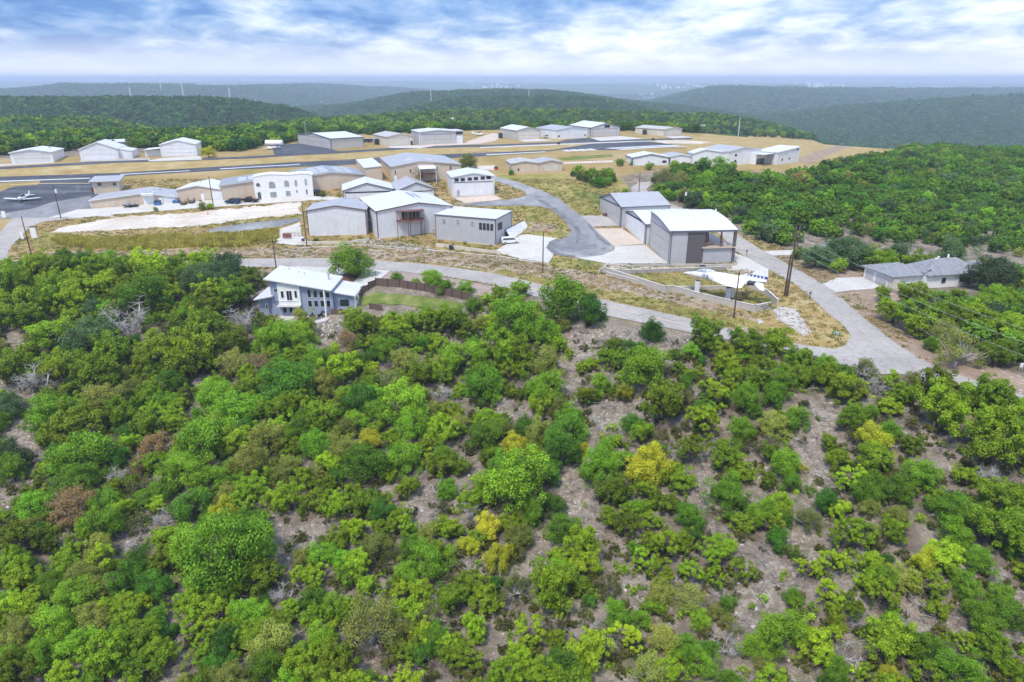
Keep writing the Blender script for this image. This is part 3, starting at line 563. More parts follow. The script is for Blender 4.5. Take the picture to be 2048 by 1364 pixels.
class Bld:
    """a building in its own frame: x along its front, y going back, z up; set out from ground corners read off the photograph"""
    def __init__(s, name, label, A, B, C=None, top=None, e=None, d=None, side='B', cz='e', zb=None, cat='hangar', group=None, topcorner='A', deep=1.5):
        a = G(*A) if zb is None else PZ(*A, zb); b = G(*B) if zb is None else PZ(*B, zb)
        z0 = (a.z + b.z) / 2 if zb is None else zb; a.z = b.z = z0
        s.w = math.hypot(b.x - a.x, b.y - a.y); s.ang = math.atan2(b.y - a.y, b.x - a.x); s.z0 = z0; s.o = a; s.deep = deep
        s.ux = Vector((math.cos(s.ang), math.sin(s.ang), 0)); s.uy = Vector((-s.ux.y, s.ux.x, 0))
        s.e = e if e is not None else top_z(a if topcorner == 'A' else b, top) - z0
        if d is None:
            c = PZ(C[0], C[1], z0 + (s.e if cz == 'e' else 0)); d = (c - (a if side == 'A' else b)).dot(s.uy)
        s.d = d; s.root = empty(name, a, s.ang); tag(s.root, label, cat, group); s.prof = None
    def face(s, px, py, f='F'):
        """(u, z) where the ray through a pixel meets a wall plane"""
        r = Vector(ray(px, py)); n = s.uy if f == 'F' else s.ux; p0 = s.o + (s.ux * s.w if f == 'R' else Vector()) ; c = Vector((0, 0, H))
        t = (p0 - c).dot(n) / r.dot(n); q = c + r * t; return (q - s.o).dot(s.ux if f == 'F' else s.uy), q.z - s.z0
    def fb(s, mb, f, u0, u1, z0, z1, o0, o1):
        u0, u1 = min(u0, u1), max(u0, u1); z0, z1 = min(z0, z1), max(z0, z1)
        if f == 'F': mb.box(u0, u1, -o1, -o0, z0, z1)
        elif f == 'L': mb.box(-o1, -o0, u0, u1, z0, z1)
        elif f == 'R': mb.box(s.w + o0, s.w + o1, u0, u1, z0, z1)
        return mb
    def walls(s, mat, prof, axis='v', base=None):
        """prof: [(share across, height)] of the roof line; axis 'u' = ridge along the front, 'v' = ridge going back"""
        s.prof, s.axis = prof, axis; sp = s.d if axis == 'u' else s.w; ln = s.w if axis == 'u' else s.d
        poly = [(t * sp, h - .03) for t, h in prof]; zb = -s.deep if base is None else base
        poly = [(0, zb)] + poly + [(sp, zb)]
        MB().prism(poly[::-1] if axis == 'u' else poly, 'x' if axis == 'u' else 'y', 0, ln).build('wall', MAT[mat], s.root)
        if base is not None: MB().box(-.06, s.w + .06, -.06, s.d + .06, -s.deep, base).build('foundation', MAT['stone_wall'], s.root)
    def rz(s, x, y):
        t = (y / s.d) if s.axis == 'u' else (x / s.w); return float(np.interp(t, [p[0] for p in s.prof], [p[1] for p in s.prof]))
    def roof(s, mat, ov=.25, th=.14, trim=None, ovl=None):
        sp = s.d if s.axis == 'u' else s.w; ln = s.w if s.axis == 'u' else s.d; P = s.prof; ovl = ov if ovl is None else ovl
        def prof(o, lo):
            x = [p[0] * sp for p in P]; z = [p[1] for p in P]
            s0 = (z[1] - z[0]) / (x[1] - x[0]); s1 = (z[-1] - z[-2]) / (x[-1] - x[-2])
            x[0] -= o; z[0] -= s0 * o; x[-1] += o; z[-1] += s1 * o
            return list(zip(x, [q + lo for q in z]))
        top = prof(ov, th); bot = prof(ov, 0)
        poly = bot + top[::-1]; ax = 'x' if s.axis == 'u' else 'y'
        MB().prism(poly, ax, -ovl, ln + ovl).build('roof', MAT[mat + ('_x' if s.axis == 'u' else '_y')] if mat + '_x' in MAT else MAT[mat], s.root)
        if trim:
            t2 = prof(ov + .05, th - .05); b2 = prof(ov + .05, -.16); mb = MB()
            mb.prism(b2 + t2[::-1], ax, -ovl - .05, -ovl + .06); mb.build('rake_trim', MAT[trim], s.root)
            mb = MB(); mb.prism(b2 + t2[::-1], ax, ln + ovl - .06, ln + ovl + .05); mb.build('rake_trim', MAT[trim], s.root)
            for k in (0, -1):
                x0, z1 = t2[k]; zb_ = b2[k][1]; x0, x1 = (x0, x0 + .12) if k == 0 else (x0 - .12, x0)
                mb = MB()
                if s.axis == 'u': mb.box(-ovl + .06, ln + ovl - .06, x0, x1, zb_, z1)
                else: mb.box(x0, x1, -ovl + .06, ln + ovl - .06, zb_, z1)
                mb.build('gutter', MAT[trim], s.root)
            for f, u in (('F', 0), ('F', s.w - .18)):
                zt = s.rz(min(max(u, .01), s.w), 0.001) - .1; s.fb(MB(), f, u, u + .18, 0, zt, .0, .05).build('corner_trim', MAT[trim], s.root)
            for f in 'LR':
                for u in (0, s.d - .18):
                    zt = s.rz(0 if f == 'L' else s.w, u + .09) - .1; s.fb(MB(), f, u, u + .18, 0, zt, 0, .05).build('corner_trim', MAT[trim], s.root)
    def patch(s, name, x0, x1, y0, y1, mat, lift=.14, th=.05):
        c = [(x0, y0), (x1, y0), (x1, y1), (x0, y1)]; z = [s.rz(*q) + lift - .02 for q in c]
        return MB().add([(q[0], q[1], a) for q, a in zip(c, z)] + [(q[0], q[1], a + th + .02) for q, a in zip(c, z)],
                 [(0, 3, 2, 1), (4, 5, 6, 7), (0, 1, 5, 4), (1, 2, 6, 5), (2, 3, 7, 6), (3, 0, 4, 7)]).build(name, MAT[mat], s.root)
    def vent(s, x, y, r=.25, h=.6, mat='steel'):
        z = s.rz(x, y); MB().tube([(x, y, z - .1), (x, y, z + h)], r, 8).tube([(x, y, z + h), (x, y, z + h + .12)], r * 1.5, 8).build('roof_vent', MAT[mat], s.root)
    def window(s, f, u0, u1, z0, z1, frame='trim_white', pane='glass', cols=1, rows=1, fr=.05):
        if u0 > u1: u0, u1 = u1, u0
        if z0 > z1: z0, z1 = z1, z0
        mb = MB(); s.fb(mb, f, u0, u1, z0, z0 + fr, 0, .07); s.fb(mb, f, u0, u1, z1 - fr, z1, 0, .07); s.fb(mb, f, u0, u0 + fr, z0 + fr, z1 - fr, 0, .07); s.fb(mb, f, u1 - fr, u1, z0 + fr, z1 - fr, 0, .07)
        for c in range(1, cols):
            u = u0 + (u1 - u0) * c / cols; s.fb(mb, f, u - fr / 2, u + fr / 2, z0 + fr, z1 - fr, 0, .065)
        for c in range(1, rows):
            u = z0 + (z1 - z0) * c / rows; s.fb(mb, f, u0 + fr, u1 - fr, u - fr / 2, u + fr / 2, 0, .06)
        w = mb.build('window', MAT[frame], s.root)
        s.fb(MB(), f, u0 + fr * .5, u1 - fr * .5, z0 + fr * .5, z1 - fr * .5, .005, .03).build('pane', MAT[pane], w); return w
    def wpx(s, f, cx, cy, wpx, hpx, **kw):
        u0, z1 = s.face(cx - wpx / 2, cy - hpx / 2, f); u1, z0 = s.face(cx + wpx / 2, cy + hpx / 2, f); return s.window(f, u0, u1, z0, z1, **kw)
    def door(s, f, u0, u1, z0, z1, mat='door_white', rows=2, cols=1, frame='trim_white', name='hangar_door', header=None):
        if u0 > u1: u0, u1 = u1, u0
        mb = MB(); s.fb(mb, f, u0 - .12, u0, z0, z1 + .12, 0, .10); s.fb(mb, f, u1, u1 + .12, z0, z1 + .12, 0, .10); s.fb(mb, f, u0, u1, z1, z1 + .12, 0, .10)
        dr = mb.build(name, MAT[frame], s.root)
        for r in range(rows):
            for c in range(cols):
                a0 = u0 + (u1 - u0) * c / cols + .02; a1 = u0 + (u1 - u0) * (c + 1) / cols - .02; b0 = z0 + (z1 - z0) * r / rows + .03; b1 = z0 + (z1 - z0) * (r + 1) / rows - .03
                s.fb(MB(), f, a0, a1, b0, b1, .01, .06).build('door_panel', MAT[mat], dr)
        s.fb(MB(), f, u0, u1, z0, z1, .002, .012).build('gasket', MAT['dark'], dr)
        if header: s.fb(MB(), f, u0, u1, z1 + .13, z1 + .42, 0, .09).build('door_header', MAT[header], dr)
        return dr
    def man_door(s, f, u, mat='white', w=.95, z=0.0):
        s.fb(MB(), f, u - w / 2, u + w / 2, z, z + 2.1, 0, .06).build('door', MAT[mat], s.root)

FAR = 'hangars along the far side of the runway'; MID = 'hangars between the runway and the street'; ROW = 'beige metal buildings in the long row'
def gable(e, r, at=.5): return [(0, e), (at, r), (1, e)]
# --- far side of the runway, from the west
b = Bld('hangar', 'white low-gabled hangar at the west end of the far row, nearest the frame edge', (24.5, 328), (108, 324), d=14, top=305.7, group=FAR)
b.walls('wall_bright', gable(b.e, b.e + 1.1)); b.roof('roof_white', .35, trim='trim_white'); b.door('F', 1.0, b.w - 1.3, 0, b.e - .6, 'door_light'); b.vent(b.w * .78, 9)
b = Bld('hangar', 'white steep-gabled hangar with a lean-to workshop on its east side', (162.4, 321), (238, 318), d=13, top=298.5, group=FAR)
b.walls('wall_bright', gable(b.e, b.e + 2.6)); b.roof('roof_white', .3, trim='trim_white'); b.door('F', 1.0, b.w - .9, 0, b.e - .2, 'door_white')
MB().prism([(b.w + .01, -1.5), (b.w + .01, 3.9), (b.w + 4.8, 2.9), (b.w + 4.8, -1.5)], 'y', 1.0, 11).build('lean_to', MAT['wall_bright'], b.root)
MB().prism([(b.w + .02, 3.95), (b.w + .02, 4.1), (b.w + 5.0, 3.05), (b.w + 5.0, 2.9)], 'y', .8, 11.2).build('lean_to_roof', MAT['roof_white_y'], b.root)
MB().box(b.w + 1.6, b.w + 4.2, .92, .99, 0, 2.2).build('garage_door', MAT['door_white'], b.root)
b = Bld('building', 'long low white-roofed building behind the steep-gabled white hangar', (216, 296), (262, 293.5), d=8, top=285, cat='building')
b.walls('wall_grey', [(0, b.e), (1, b.e + .5)], 'u'); b.roof('roof_white', .3, trim='trim_white')
b = Bld('hangar', 'tall white gabled hangar with a carport wing on its west side', (323.5, 314), (395, 311.8), d=13, top=289.5, group=FAR)
b.walls('wall_bright', gable(b.e, b.e + 1.7)); b.roof('roof_white', .3, trim='trim_white'); b.door('F', .7, b.w - .7, 0, b.e - .3, 'door_white', 3)
MB().box(-6.3, -.3, 3.0, 9.5, -1.2, 2.6).build('side_wing', MAT['wall_bright'], b.root)
MB().prism([(-6.6, 2.62), (-.02, 3.1), (-.02, 3.25), (-6.6, 2.77)], 'y', 1.4, 9.8).build('side_wing_roof', MAT['roof_white_y'], b.root)
MB().box(-6.3, -6.1, 1.6, 1.8, -1, 2.6).build('post', MAT['white'], b.root)
b = Bld('hangar', 'grey hangar with its dark door facing west onto the black apron', (663, 297.6), (727.8, 293.2), C=(637.5, 284), side='A', cz='g', top=277.4, group=FAR)
b.walls('wall_warm', gable(b.e, b.e + 1.4), 'u'); b.roof('roof_white', .25, trim='trim_grey'); b.door('L', .6, b.d - .6, 0, b.e - .2, 'door_grey', 2, frame='trim_grey')
b = Bld('hangar', 'small cream hangar with a pale flat-looking roof east of the grey one', (774, 292.8), (826.7, 290.3), C=(752, 286), side='A', cz='g', top=274, group=FAR)
b.walls('wall_cream', gable(b.e, b.e + 1.2)); b.roof('roof_pale', .25, trim='trim_beige'); b.door('F', .7, b.w - 1.8, 0, b.e - .6, 'door_beige', 1, frame='trim_beige'); b.man_door('F', b.w - .8, 'dark')
b = Bld('hangar', 'large grey flat-roofed hangar with a glazed upper office at its east end', (839, 289.8), (911, 287.2), C=(822.5, 260), side='A', top=264, group=FAR)
b.walls('wall_grey', gable(b.e, b.e + .7)); b.roof('roof_white', .25, trim='trim_white'); b.door('F', 1.0, b.w - .6, 0, b.e - 1.6, 'door_grey', 2, header='trim_grey'); b.vent(b.w * .7, 6)
MB().box(b.w + .02, b.w + 4.2, .6, 11, -1, b.e - .1).build('office_wing', MAT['wall_warm'], b.root)
MB().box(b.w + .02, b.w + 4.4, .3, 11.3, b.e - .1, b.e + .12).build('office_roof', MAT['roof_white_y'], b.root)
MB().box(b.w + .4, b.w + 4.0, .52, .59, b.e - 1.7, b.e - .5).build('window', MAT['glass'], b.root); MB().box(b.w + .7, b.w + 3.9, .52, .59, 0, b.e - 2.4).build('garage_door', MAT['door_white'], b.root)
b = Bld('hangar', 'beige gabled hangar standing alone between two concrete aprons', (1032.8, 279.8), (1080.4, 278), C=(999.8, 273.7), side='A', cz='g', top=261, group=FAR)
b.walls('wall_warm', gable(b.e, b.e + 1.6)); b.roof('roof_white', .25, trim='trim_beige'); b.door('F', .8, b.w - .8, 0, b.e - .5, 'door_beige', 2, frame='trim_beige')
b = Bld('hangar', 'white hangar with a grey roof and a wide sliding door, against the big grey hangar', (1112.6, 278.6), (1174, 275.7), C=(1084.5, 272.5), side='A', cz='g', top=260, group=FAR)
b.walls('wall_bright', gable(b.e, b.e + 1.3)); b.roof('roof_light', .25, trim='trim_white'); b.door('F', 3.2, b.w - 2.4, 0, b.e - .5, 'door_white', 1, 3)
b.window('F', 1.0, 2.2, 1.0, 2.0); b.window('F', b.w - 1.8, b.w - .9, 1.0, 2.0)
b = Bld('hangar', 'largest grey gabled hangar of the far row, dark square window over its door', (1181, 274), (1239, 271.8), d=24, top=255.4, group=FAR)
b.walls('wall_warm', gable(b.e, b.e + 2.2)); b.roof('roof_white', .3, trim='trim_grey'); b.door('F', 1.3, b.w - 1.8, 0, b.e - .9, 'door_grey', 2, frame='trim_grey'); b.window('F', b.w * .46, b.w * .64, b.e - .3, b.e + 1.2, frame='trim_grey', cols=2)
b = Bld('hangar', 'tan hangar at the east end of the far row, beside a black water tank', (1328, 272.5), (1362.8, 271.8), C=(1284, 267.6), side='A', cz='g', top=259, group=FAR)
b.walls('wall_cream', gable(b.e, b.e + 1.0)); b.roof('roof_pale', .25, trim='trim_beige'); b.door('F', .8, b.w - .8, 0, b.e - .5, 'door_beige', 1, frame='trim_beige')

# --- the long beige row
b = Bld('building', 'two-storey beige airfield office block with a grey hipped lid of a roof', (190, 389), (240, 385), d=6.5, top=362, cat='building')
b.walls('wall_beige', [(0, b.e), (1, b.e + .5)], 'u'); b.roof('roof_light', .8, trim='trim_white')
b.window('F', b.w * .18, b.w * .18 + 1.2, b.e - 1.7, b.e - .7, cols=2, frame='trim_beige'); b.window('F', b.w * .78, b.w * .78 + 1.0, b.e - 1.8, b.e - .8, cols=2, frame='trim_beige')
MB().box(-.9, -.06, .3, 2.2, b.e - 3.6, b.e - 2.2).build('balcony', MAT['wood_red'], b.root)
b = Bld('workshop', 'westernmost beige workshop of the row, very long and grey-roofed, two roll-up doors', (183, 417.5), (355, 403.8), d=13, top=401, group=ROW, cat='workshop')
b.walls('wall_beige', gable(b.e, b.e + 1.6, .62)); b.roof('roof_light', .3, trim='trim_white')
for u, w_, mt in ((.61, 3.1, 'white'), (.84, 3.4, 'door_white')): b.door('F', b.w * u, b.w * u + w_, 0, 2.9, mt, 1, name='roll_up_door')
b.man_door('F', b.w * .81); b.vent(b.w * .66, 4, .18, .5, 'white'); b.vent(b.w * .66, 8.5, .18, .7, 'white'); b.vent(b.w * .75, 9, .2, .2, 'wood_red'); b.vent(b.w * .72, 2, .15, .4, 'white')
b.fb(MB(), 'F', b.w * .60, b.w * .60 + 3.6, 2.95, 3.6, 0, 1.3).build('awning', MAT['trim_white'], b.root)
b = Bld('workshop', 'beige workshop with a clean white roof between two grey-roofed ones', (356, 402.3), (443, 399.7), d=14, top=379.5, group=ROW, cat='workshop')
b.walls('wall_beige', gable(b.e, b.e + 1.3)); b.roof('roof_white', .3, trim='trim_white'); b.man_door('F', b.w * .58); b.door('F', b.w * .80, b.w * .80 + 3.2, 0, 2.9, 'door_white', 1, name='roll_up_door')
b.vent(b.w * .4, 8, .15, .3)
b = Bld('workshop', 'grey-roofed beige workshop behind the parked dark blue SUV', (444.5, 399.7), (596, 385), d=17, top=372, group=ROW, cat='workshop')
b.walls('wall_beige', gable(b.e, b.e + 1.3)); b.roof('roof_grey', .3, trim='trim_beige')
for x in (.22, .36, .60, .74):
    for y in (5, 8.2, 11.4): b.patch('skylight', b.w * x, b.w * x + 2.6, y, y + .9, 'skylight')
b = Bld('workshop', 'grey-roofed beige workshop with slanting skylights next to the boxy annexe', (598, 386), (731, 371), d=20, top=356, group=ROW, cat='workshop')
b.walls('wall_beige', gable(b.e, b.e + 1.3)); b.roof('roof_grey', .3, trim='trim_beige')
for x in (.22, .36, .60, .74):
    for y in (4, 8, 12, 16): b.patch('skylight', b.w * x, b.w * x + 2.6, y, y + .9, 'skylight')
b = Bld('annexe', 'tall beige box annexe with a pale roof joined to the two-storey beige hall', (731, 364), (765.5, 361), C=(698.5, 320), side='A', top=336, cat='building')
b.walls('wall_beige', [(0, b.e), (1, b.e + .4)], 'v'); b.roof('roof_white', .15, trim='trim_beige')
b = Bld('hall', 'largest beige two-storey hall, grey roof, a row of small dark windows', (785, 367.7), (922, 356), C=(743.6, 316.4), side='A', top=333.5, cat='building')
b.walls('wall_beige', gable(b.e, b.e + 1.6, .42)); b.roof('roof_light', .3, trim='trim_beige')
for cxp, cyp in ((790.5, 344.5), (821, 342), (873.5, 338), (901, 335.5)): b.wpx('F', cxp, cyp, 4.2, 8, frame='trim_white', rows=2)
b.wpx('F', 870, 360, 4, 6, frame='trim_white'); b.man_door('F', 1.2)
for x in (.25, .55): b.patch('skylight', b.w * x, b.w * x + 2.4, 8, 9, 'skylight')
u, z = b.face(835, 331); u2, _ = b.face(869, 331)
MB().add([(u, -.1, z - .1), (u2, -.1, z - .1), (u2, -3.6, z - .9), (u, -3.6, z - .9), (u, -.1, z + .02), (u2, -.1, z + .02), (u2, -3.6, z - .78), (u, -3.6, z - .78)], [(0, 1, 2, 3), (7, 6, 5, 4), (0, 4, 5, 1), (1, 5, 6, 2), (2, 6, 7, 3), (3, 7, 4, 0)]).build('porch_roof', MAT['roof_white_y'], b.root)
for q in (u + .2, u2 - .2): MB().box(q - .08, q + .08, -3.5, -3.34, -1, z - .9).build('porch_post', MAT['white'], b.root)
MB().box(u, u2, -3.5, -.1, 2.5, 2.65).build('porch_deck', MAT['wood_red'], b.root)
for k in range(9):
    q = u + .2 + (u2 - u - .4) * k / 8; MB().box(q - .03, q + .03, -3.5, -3.44, 2.65, 3.6).build('baluster', MAT['wood_red'], b.root)

# --- the white arched house front
b = Bld('arched_house', 'bright white two-storey stucco house with arched windows and a wavy parapet', (511.7, 401), (627.7, 392.5), d=5.5, top=355, cat='house')
pr = [(0, b.e), (.12, b.e + .45), (.30, b.e + .75), (.45, b.e + .55), (.62, b.e + .35), (.8, b.e + .7), (.93, b.e + .55), (1, b.e)]
MB().prism([(0, -1.2)] + [(t * b.w, h) for t, h in pr] + [(b.w, -1.2)], 'y', 0, b.d).build('wall', MAT['stucco'], b.root); b.prof, b.axis = pr, 'v'
MB().prism([(t * b.w * 1.02 - .1, h + .02) for t, h in pr] + [(t * b.w * 1.02 - .1, h + .2) for t, h in pr[::-1]], 'y', -.12, b.d + .1).build('parapet_cap', MAT['trim_white'], b.root)
def arch(bb, f, cxp, cyp, wp, hp, arched=True, pane='glass', frame='trim_white', name='window'):
    u0, z1 = bb.face(cxp - wp / 2, cyp - hp / 2, f); u1, z0 = bb.face(cxp + wp / 2, cyp + hp / 2, f); w = u1 - u0; r = w / 2 if arched else 0
    def outl(g):
        pts = [(u0 + g, z0 + g), (u1 - g, z0 + g)]
        if arched:
            zc = max(z1 - r, z0 + .1); pts += [(u0 + r + (r - g) * math.cos(t), zc + (r - g) * math.sin(t)) for t in np.linspace(0, math.pi, 9)]
        else: pts += [(u1 - g, z1 - g), (u0 + g, z1 - g)]
        return pts
    wd = MB().prism(outl(-.08), 'y', -.05, -.001).build(name, MAT[frame], bb.root)
    MB().prism(outl(.04), 'y', -.08, -.052).build('pane', MAT[pane], wd)
    mb = MB(); mb.box((u0 + u1) / 2 - .03, (u0 + u1) / 2 + .03, -.10, -.082, z0, z1 - .05)
    if w > 1.4: mb.box(u0 + w * .25 - .03, u0 + w * .25 + .03, -.10, -.082, z0, z1 - r * .5); mb.box(u1 - w * .25 - .03, u1 - w * .25 + .03, -.10, -.082, z0, z1 - r * .5)
    mb.build('glazing_bar', MAT[frame], wd)
def z2(u, v): return 480 + u / 4.096, 220 + v / 4.097
for u, v_, w, h, pn in ((148, 612, 34, 30, 'glass'), (262, 612, 58, 52, 'glass_pale'), (382, 602, 44, 50, 'glass_pale'), (457, 598, 26, 50, 'glass_pale'), (538, 590, 22, 52, 'glass_pale'), (160, 702, 34, 62, 'glass')):
    arch(b, 'F', *z2(u, v_), w / 4.096, h / 4.096, True, pn)
for u, v_, w, h, pn in ((274, 693, 56, 42, 'glass_pale'), (395, 683, 44, 42, 'glass_pale'), (465, 667, 13, 22, 'glass'), (546, 670, 18, 40, 'glass')):
    arch(b, 'F', *z2(u, v_), w / 4.096, h / 4.096, False, pn)

# --- between the row and the street
b = Bld('hangar', 'white gabled hangar with black door header, directly right of the arched house', (688, 409), (787, 402), C=(663.6, 369.4), side='A', top=381.5, group=MID)
b.walls('wall_white', gable(b.e, b.e + 2.2, .48)); b.roof('roof_white', .25, trim='trim_grey'); b.door('F', .7, b.w - .7, 0, b.e - .9, 'door_white', 2, header='dark', frame='trim_grey'); b.vent(2, 2.5, .3, .15)
b = Bld('hangar', 'smallest mid-row hangar, grey roof and brown edges, tucked behind the others', (797, 404), (870, 396), C=(785, 367.7), side='A', top=381, group=MID)
b.walls('wall_white', gable(b.e, b.e + 2.2, .5)); b.roof('roof_light', .25, trim='trim_brown'); b.door('F', .7, b.w - .7, 0, b.e - .9, 'door_white', 1, header='dark')
b = Bld('hangar', 'tall white hangar with a row of small dark windows above its door', (905, 395), (988.8, 389.6), C=(873.6, 344.5), side='A', top=354.3, group=MID)
b.walls('wall_white', gable(b.e, b.e + 1.2, .5)); b.roof('roof_white', .25, trim='trim_white'); b.door('F', .5, b.w - .5, 0, b.e * .68, 'door_white', 1, header='trim_grey')
for u, v_ in ((1775, 572), (1825, 570), (1882, 565), (1932, 561), (1988, 557), (2035, 553)): b.wpx('F', *z2(u, v_), 8.5, 6, frame='trim_grey')
b.wpx('F', 978, 355, 8, 5.5, frame='trim_grey'); b.man_door('F', 2.0)
b = Bld('hangar', 'big windowless white hangar with brown trim beside the red yard gate', (618, 472), (735, 469), C=(598.4, 407.5), side='A', top=421.4, group=MID, deep=2.5)
b.walls('wall_white', gable(b.e, b.e + 1.3, .5), base=-.01); b.roof('roof_light', .3, trim='trim_brown'); b.man_door('L', 3.0, 'dark')
b.patch('roof_patch', b.w * .3, b.w * .34, 6, 7, 'steel')
b = Bld('hangar', 'big white brown-trimmed hangar with a steel viewing balcony on its front', (756.5, 478), (905, 460.5), C=(714, 397), side='A', top=422.6, group=MID, deep=2.5)
b.walls('wall_white', gable(b.e, b.e + 1.6, .55), base=-.01); b.roof('roof_white', .3, trim='trim_brown')
b.patch('skylight', b.w * .60, b.w * .64, b.d * .45, b.d * .85, 'roof_grey_y'); b.patch('skylight', b.w * .68, b.w * .72, b.d * .45, b.d * .85, 'roof_grey_y')
def z2f(u, v, f='F'): return b.face(*z2(u, v), f)
u0, zt = z2f(1275, 830); u1, zt1 = z2f(1495, 812); _, zf = z2f(1278, 905); zf += .15; ztop = (zt + zt1) / 2; um0, um1 = u0 + (u1 - u0) * .35, u0 + (u1 - u0) * .8
bal = MB().prism([(u0, 0), (u0, -1.2), (um0, -2.6), (um1, -2.6), (u1, -1.2), (u1, 0)], 'z', zf - .18, zf).build('balcony_floor', MAT['rust_steel'], b.root)
MB().prism([(u0, 0), (u0, -1.2), (um0, -2.6), (um1, -2.6), (u1, -1.2), (u1, 0)], 'z', ztop, ztop + .14).build('balcony_roof', MAT['trim_brown'], b.root)
MB().box(u0 + 1.6, u1 - 1.0, -.07, -.005, zf, ztop - .05).build('window', MAT['glass'], b.root)
for k in range(1, 5):
    q = u0 + 1.6 + (u1 - u0 - 2.6) * k / 5; MB().box(q - .04, q + .04, -.11, -.072, zf, ztop - .05).build('mullion', MAT['trim_white'], b.root)
for x, y in ((u0, -1.2), (um0, -2.6), (um1, -2.6), (u1, -1.2), (um0 + .9, -1.3), (u1 - .6, -.6)):
    MB().box(x - .07, x + .07, y - .07, y + .07, -1.6, ztop).build('balcony_post', MAT['rust_steel'], b.root)
pp = [(u0, -1.2), (um0, -2.6), (um1, -2.6), (u1, -1.2)]
for h_ in (.5, 1.0):
    mb = MB()
    for (xa, ya), (xb, yb) in zip(pp[:-1], pp[1:]): mb.tube([(xa, ya, zf + h_), (xb, yb, zf + h_)], .04, 4)
    mb.build('railing', MAT['rust_steel'], b.root)
for x in (um0 + .3, um0 + 1.2, um1 - .5): MB().box(x, x + .55, -1.6, -1.1, zf, zf + .8).build('chair', MAT['black_plastic'], b.root)
b = Bld('hangar', 'grey hangar on a limestone base with its white hinged door propped half open', (872, 477), (991.7, 491.5), C=(1049, 426), side='B', top=428.7, group=MID, deep=2.6)
b.walls('wall_grey', [(0, b.e), (1, b.e + .25)], 'u', base=.05); b.roof('roof_white', .15, trim='trim_grey')
def z7(u, v): return 780 + u / 6.024, 410 + v / 6.024
for u, v_ in ((652, 195), (820, 211), (992, 228)): b.wpx('F', *z7(u, v_), 7.6, 11, frame='trim_white', pane='glass_pale', rows=2)
for u, v_ in ((1091, 255), (1136, 260), (1181, 264), (1227, 269)): b.wpx('F', *z7(u, v_), 6.2, 14.5, frame='trim_grey', rows=2)
for u, v_ in ((1307, 262), (1324, 255), (1342, 248)): b.wpx('R', *z7(u, v_), 2.8, 13.5, frame='trim_grey', rows=1)
v0, zt = b.face(*z7(1383, 292), 'R'); v1, zt1 = b.face(*z7(1606, 190), 'R'); zt = (zt + zt1) / 2
b.fb(MB(), 'R', v0, v1, .1, zt, .01, .05).build('opening_shade', MAT['shadow_room'], b.root)  # dark plate on the closed wall, painted shade of the room behind
b.fb(MB(), 'R', v0 - .2, v0, 0, zt, 0, .3).build('door_jamb', MAT['trim_grey'], b.root); b.fb(MB(), 'R', v1, v1 + .2, 0, zt, 0, .3).build('door_jamb', MAT['trim_grey'], b.root)
dw, drop = 1.9, 3.0
for k in range(4):
    a0, a1 = v0 + (v1 - v0) * k / 4 + .02, v0 + (v1 - v0) * (k + 1) / 4 - .02; x0 = b.w + .35
    MB().add([(x0, a0, zt), (x0, a1, zt), (x0 + dw, a1, zt - drop), (x0 + dw, a0, zt - drop), (x0, a0, zt - .15), (x0, a1, zt - .15), (x0 + dw, a1, zt - drop - .15), (x0 + dw, a0, zt - drop - .15)],
             [(0, 3, 2, 1), (4, 5, 6, 7), (0, 1, 5, 4), (1, 2, 6, 5), (2, 3, 7, 6), (3, 0, 4, 7)]).build('door_panel', MAT['door_white'], b.root)
N5 = b
# --- small pair by the taxi lane
P2 = 'pair of small beige hangars by the taxi lane'
b = Bld('hangar', 'western half of the small beige hangar pair, brown door and a green shrub in front', (1023, 347), (1077, 344.5), C=(997, 320.6), side='A', top=327.4, group=P2)
b.walls('wall_beige', gable(b.e, b.e + .8)); b.roof('roof_pale', .25, trim='trim_beige'); b.man_door('L', 2.2, 'wood_red'); b.window('F', 2.2, 3.0, .7, 1.7, frame='trim_white'); b.vent(3, 5, .15, .3)
b = Bld('hangar', 'eastern half of the small beige hangar pair, with a bluish grey roof', (1077.5, 344.4), (1125, 341.5), d=10, top=326, group=P2)
b.walls('wall_beige', gable(b.e, b.e + .9)); b.roof('roof_light', .25, trim='trim_beige'); b.door('F', 2.0, b.w - 1.5, 0, b.e - .5, 'door_beige', 1, 2, frame='trim_beige')
# --- white row to the east
EAST = 'white hangars above the eastern trees'
b = Bld('hangar', 'westernmost white hangar above the trees, wide gable and dark corner window', (1264.6, 331.5), (1337.4, 330), C=(1225, 329), side='A', cz='g', top=315.5, group=EAST, deep=4)
b.d = max(b.d, 10); b.walls('wall_bright', gable(b.e, b.e + 1.3)); b.roof('roof_white', .25, trim='trim_grey'); b.window('F', b.w - 2.6, b.w - 1.0, .9, 1.8, frame='trim_grey')
b = Bld('hangar', 'low white hangar squeezed between two taller ones above the trees', (1340, 329.5), (1381, 328.5), d=9, top=313, group=EAST, deep=4)
b.walls('wall_bright', gable(b.e, b.e + .7)); b.roof('roof_light', .25, trim='trim_white')
b = Bld('hangar', 'white hangar half hidden by oaks, its pale gable left of the largest white one', (1384.6, 330), (1452, 330), C=(1357, 304), side='A', top=306.5, group=EAST, deep=4)
b.walls('wall_bright', gable(b.e, b.e + 1.4, .35)); b.roof('roof_white', .25, trim='trim_white'); b.window('F', b.w * .37, b.w * .41, 1.8, 2.6, frame='trim_grey')
b = Bld('hangar', 'largest white hangar above the trees, two small dark windows one over the other', (1455, 332), (1519, 326), C=(1412, 296.7), side='A', top=302.8, group=EAST, deep=4)
b.walls('wall_bright', gable(b.e, b.e + 1.2, .45)); b.roof('roof_light', .25, trim='trim_white')
for zc in (1.2, 3.4): b.window('F', b.w * .19, b.w * .19 + 1.1, zc, zc + .8, frame='trim_grey')
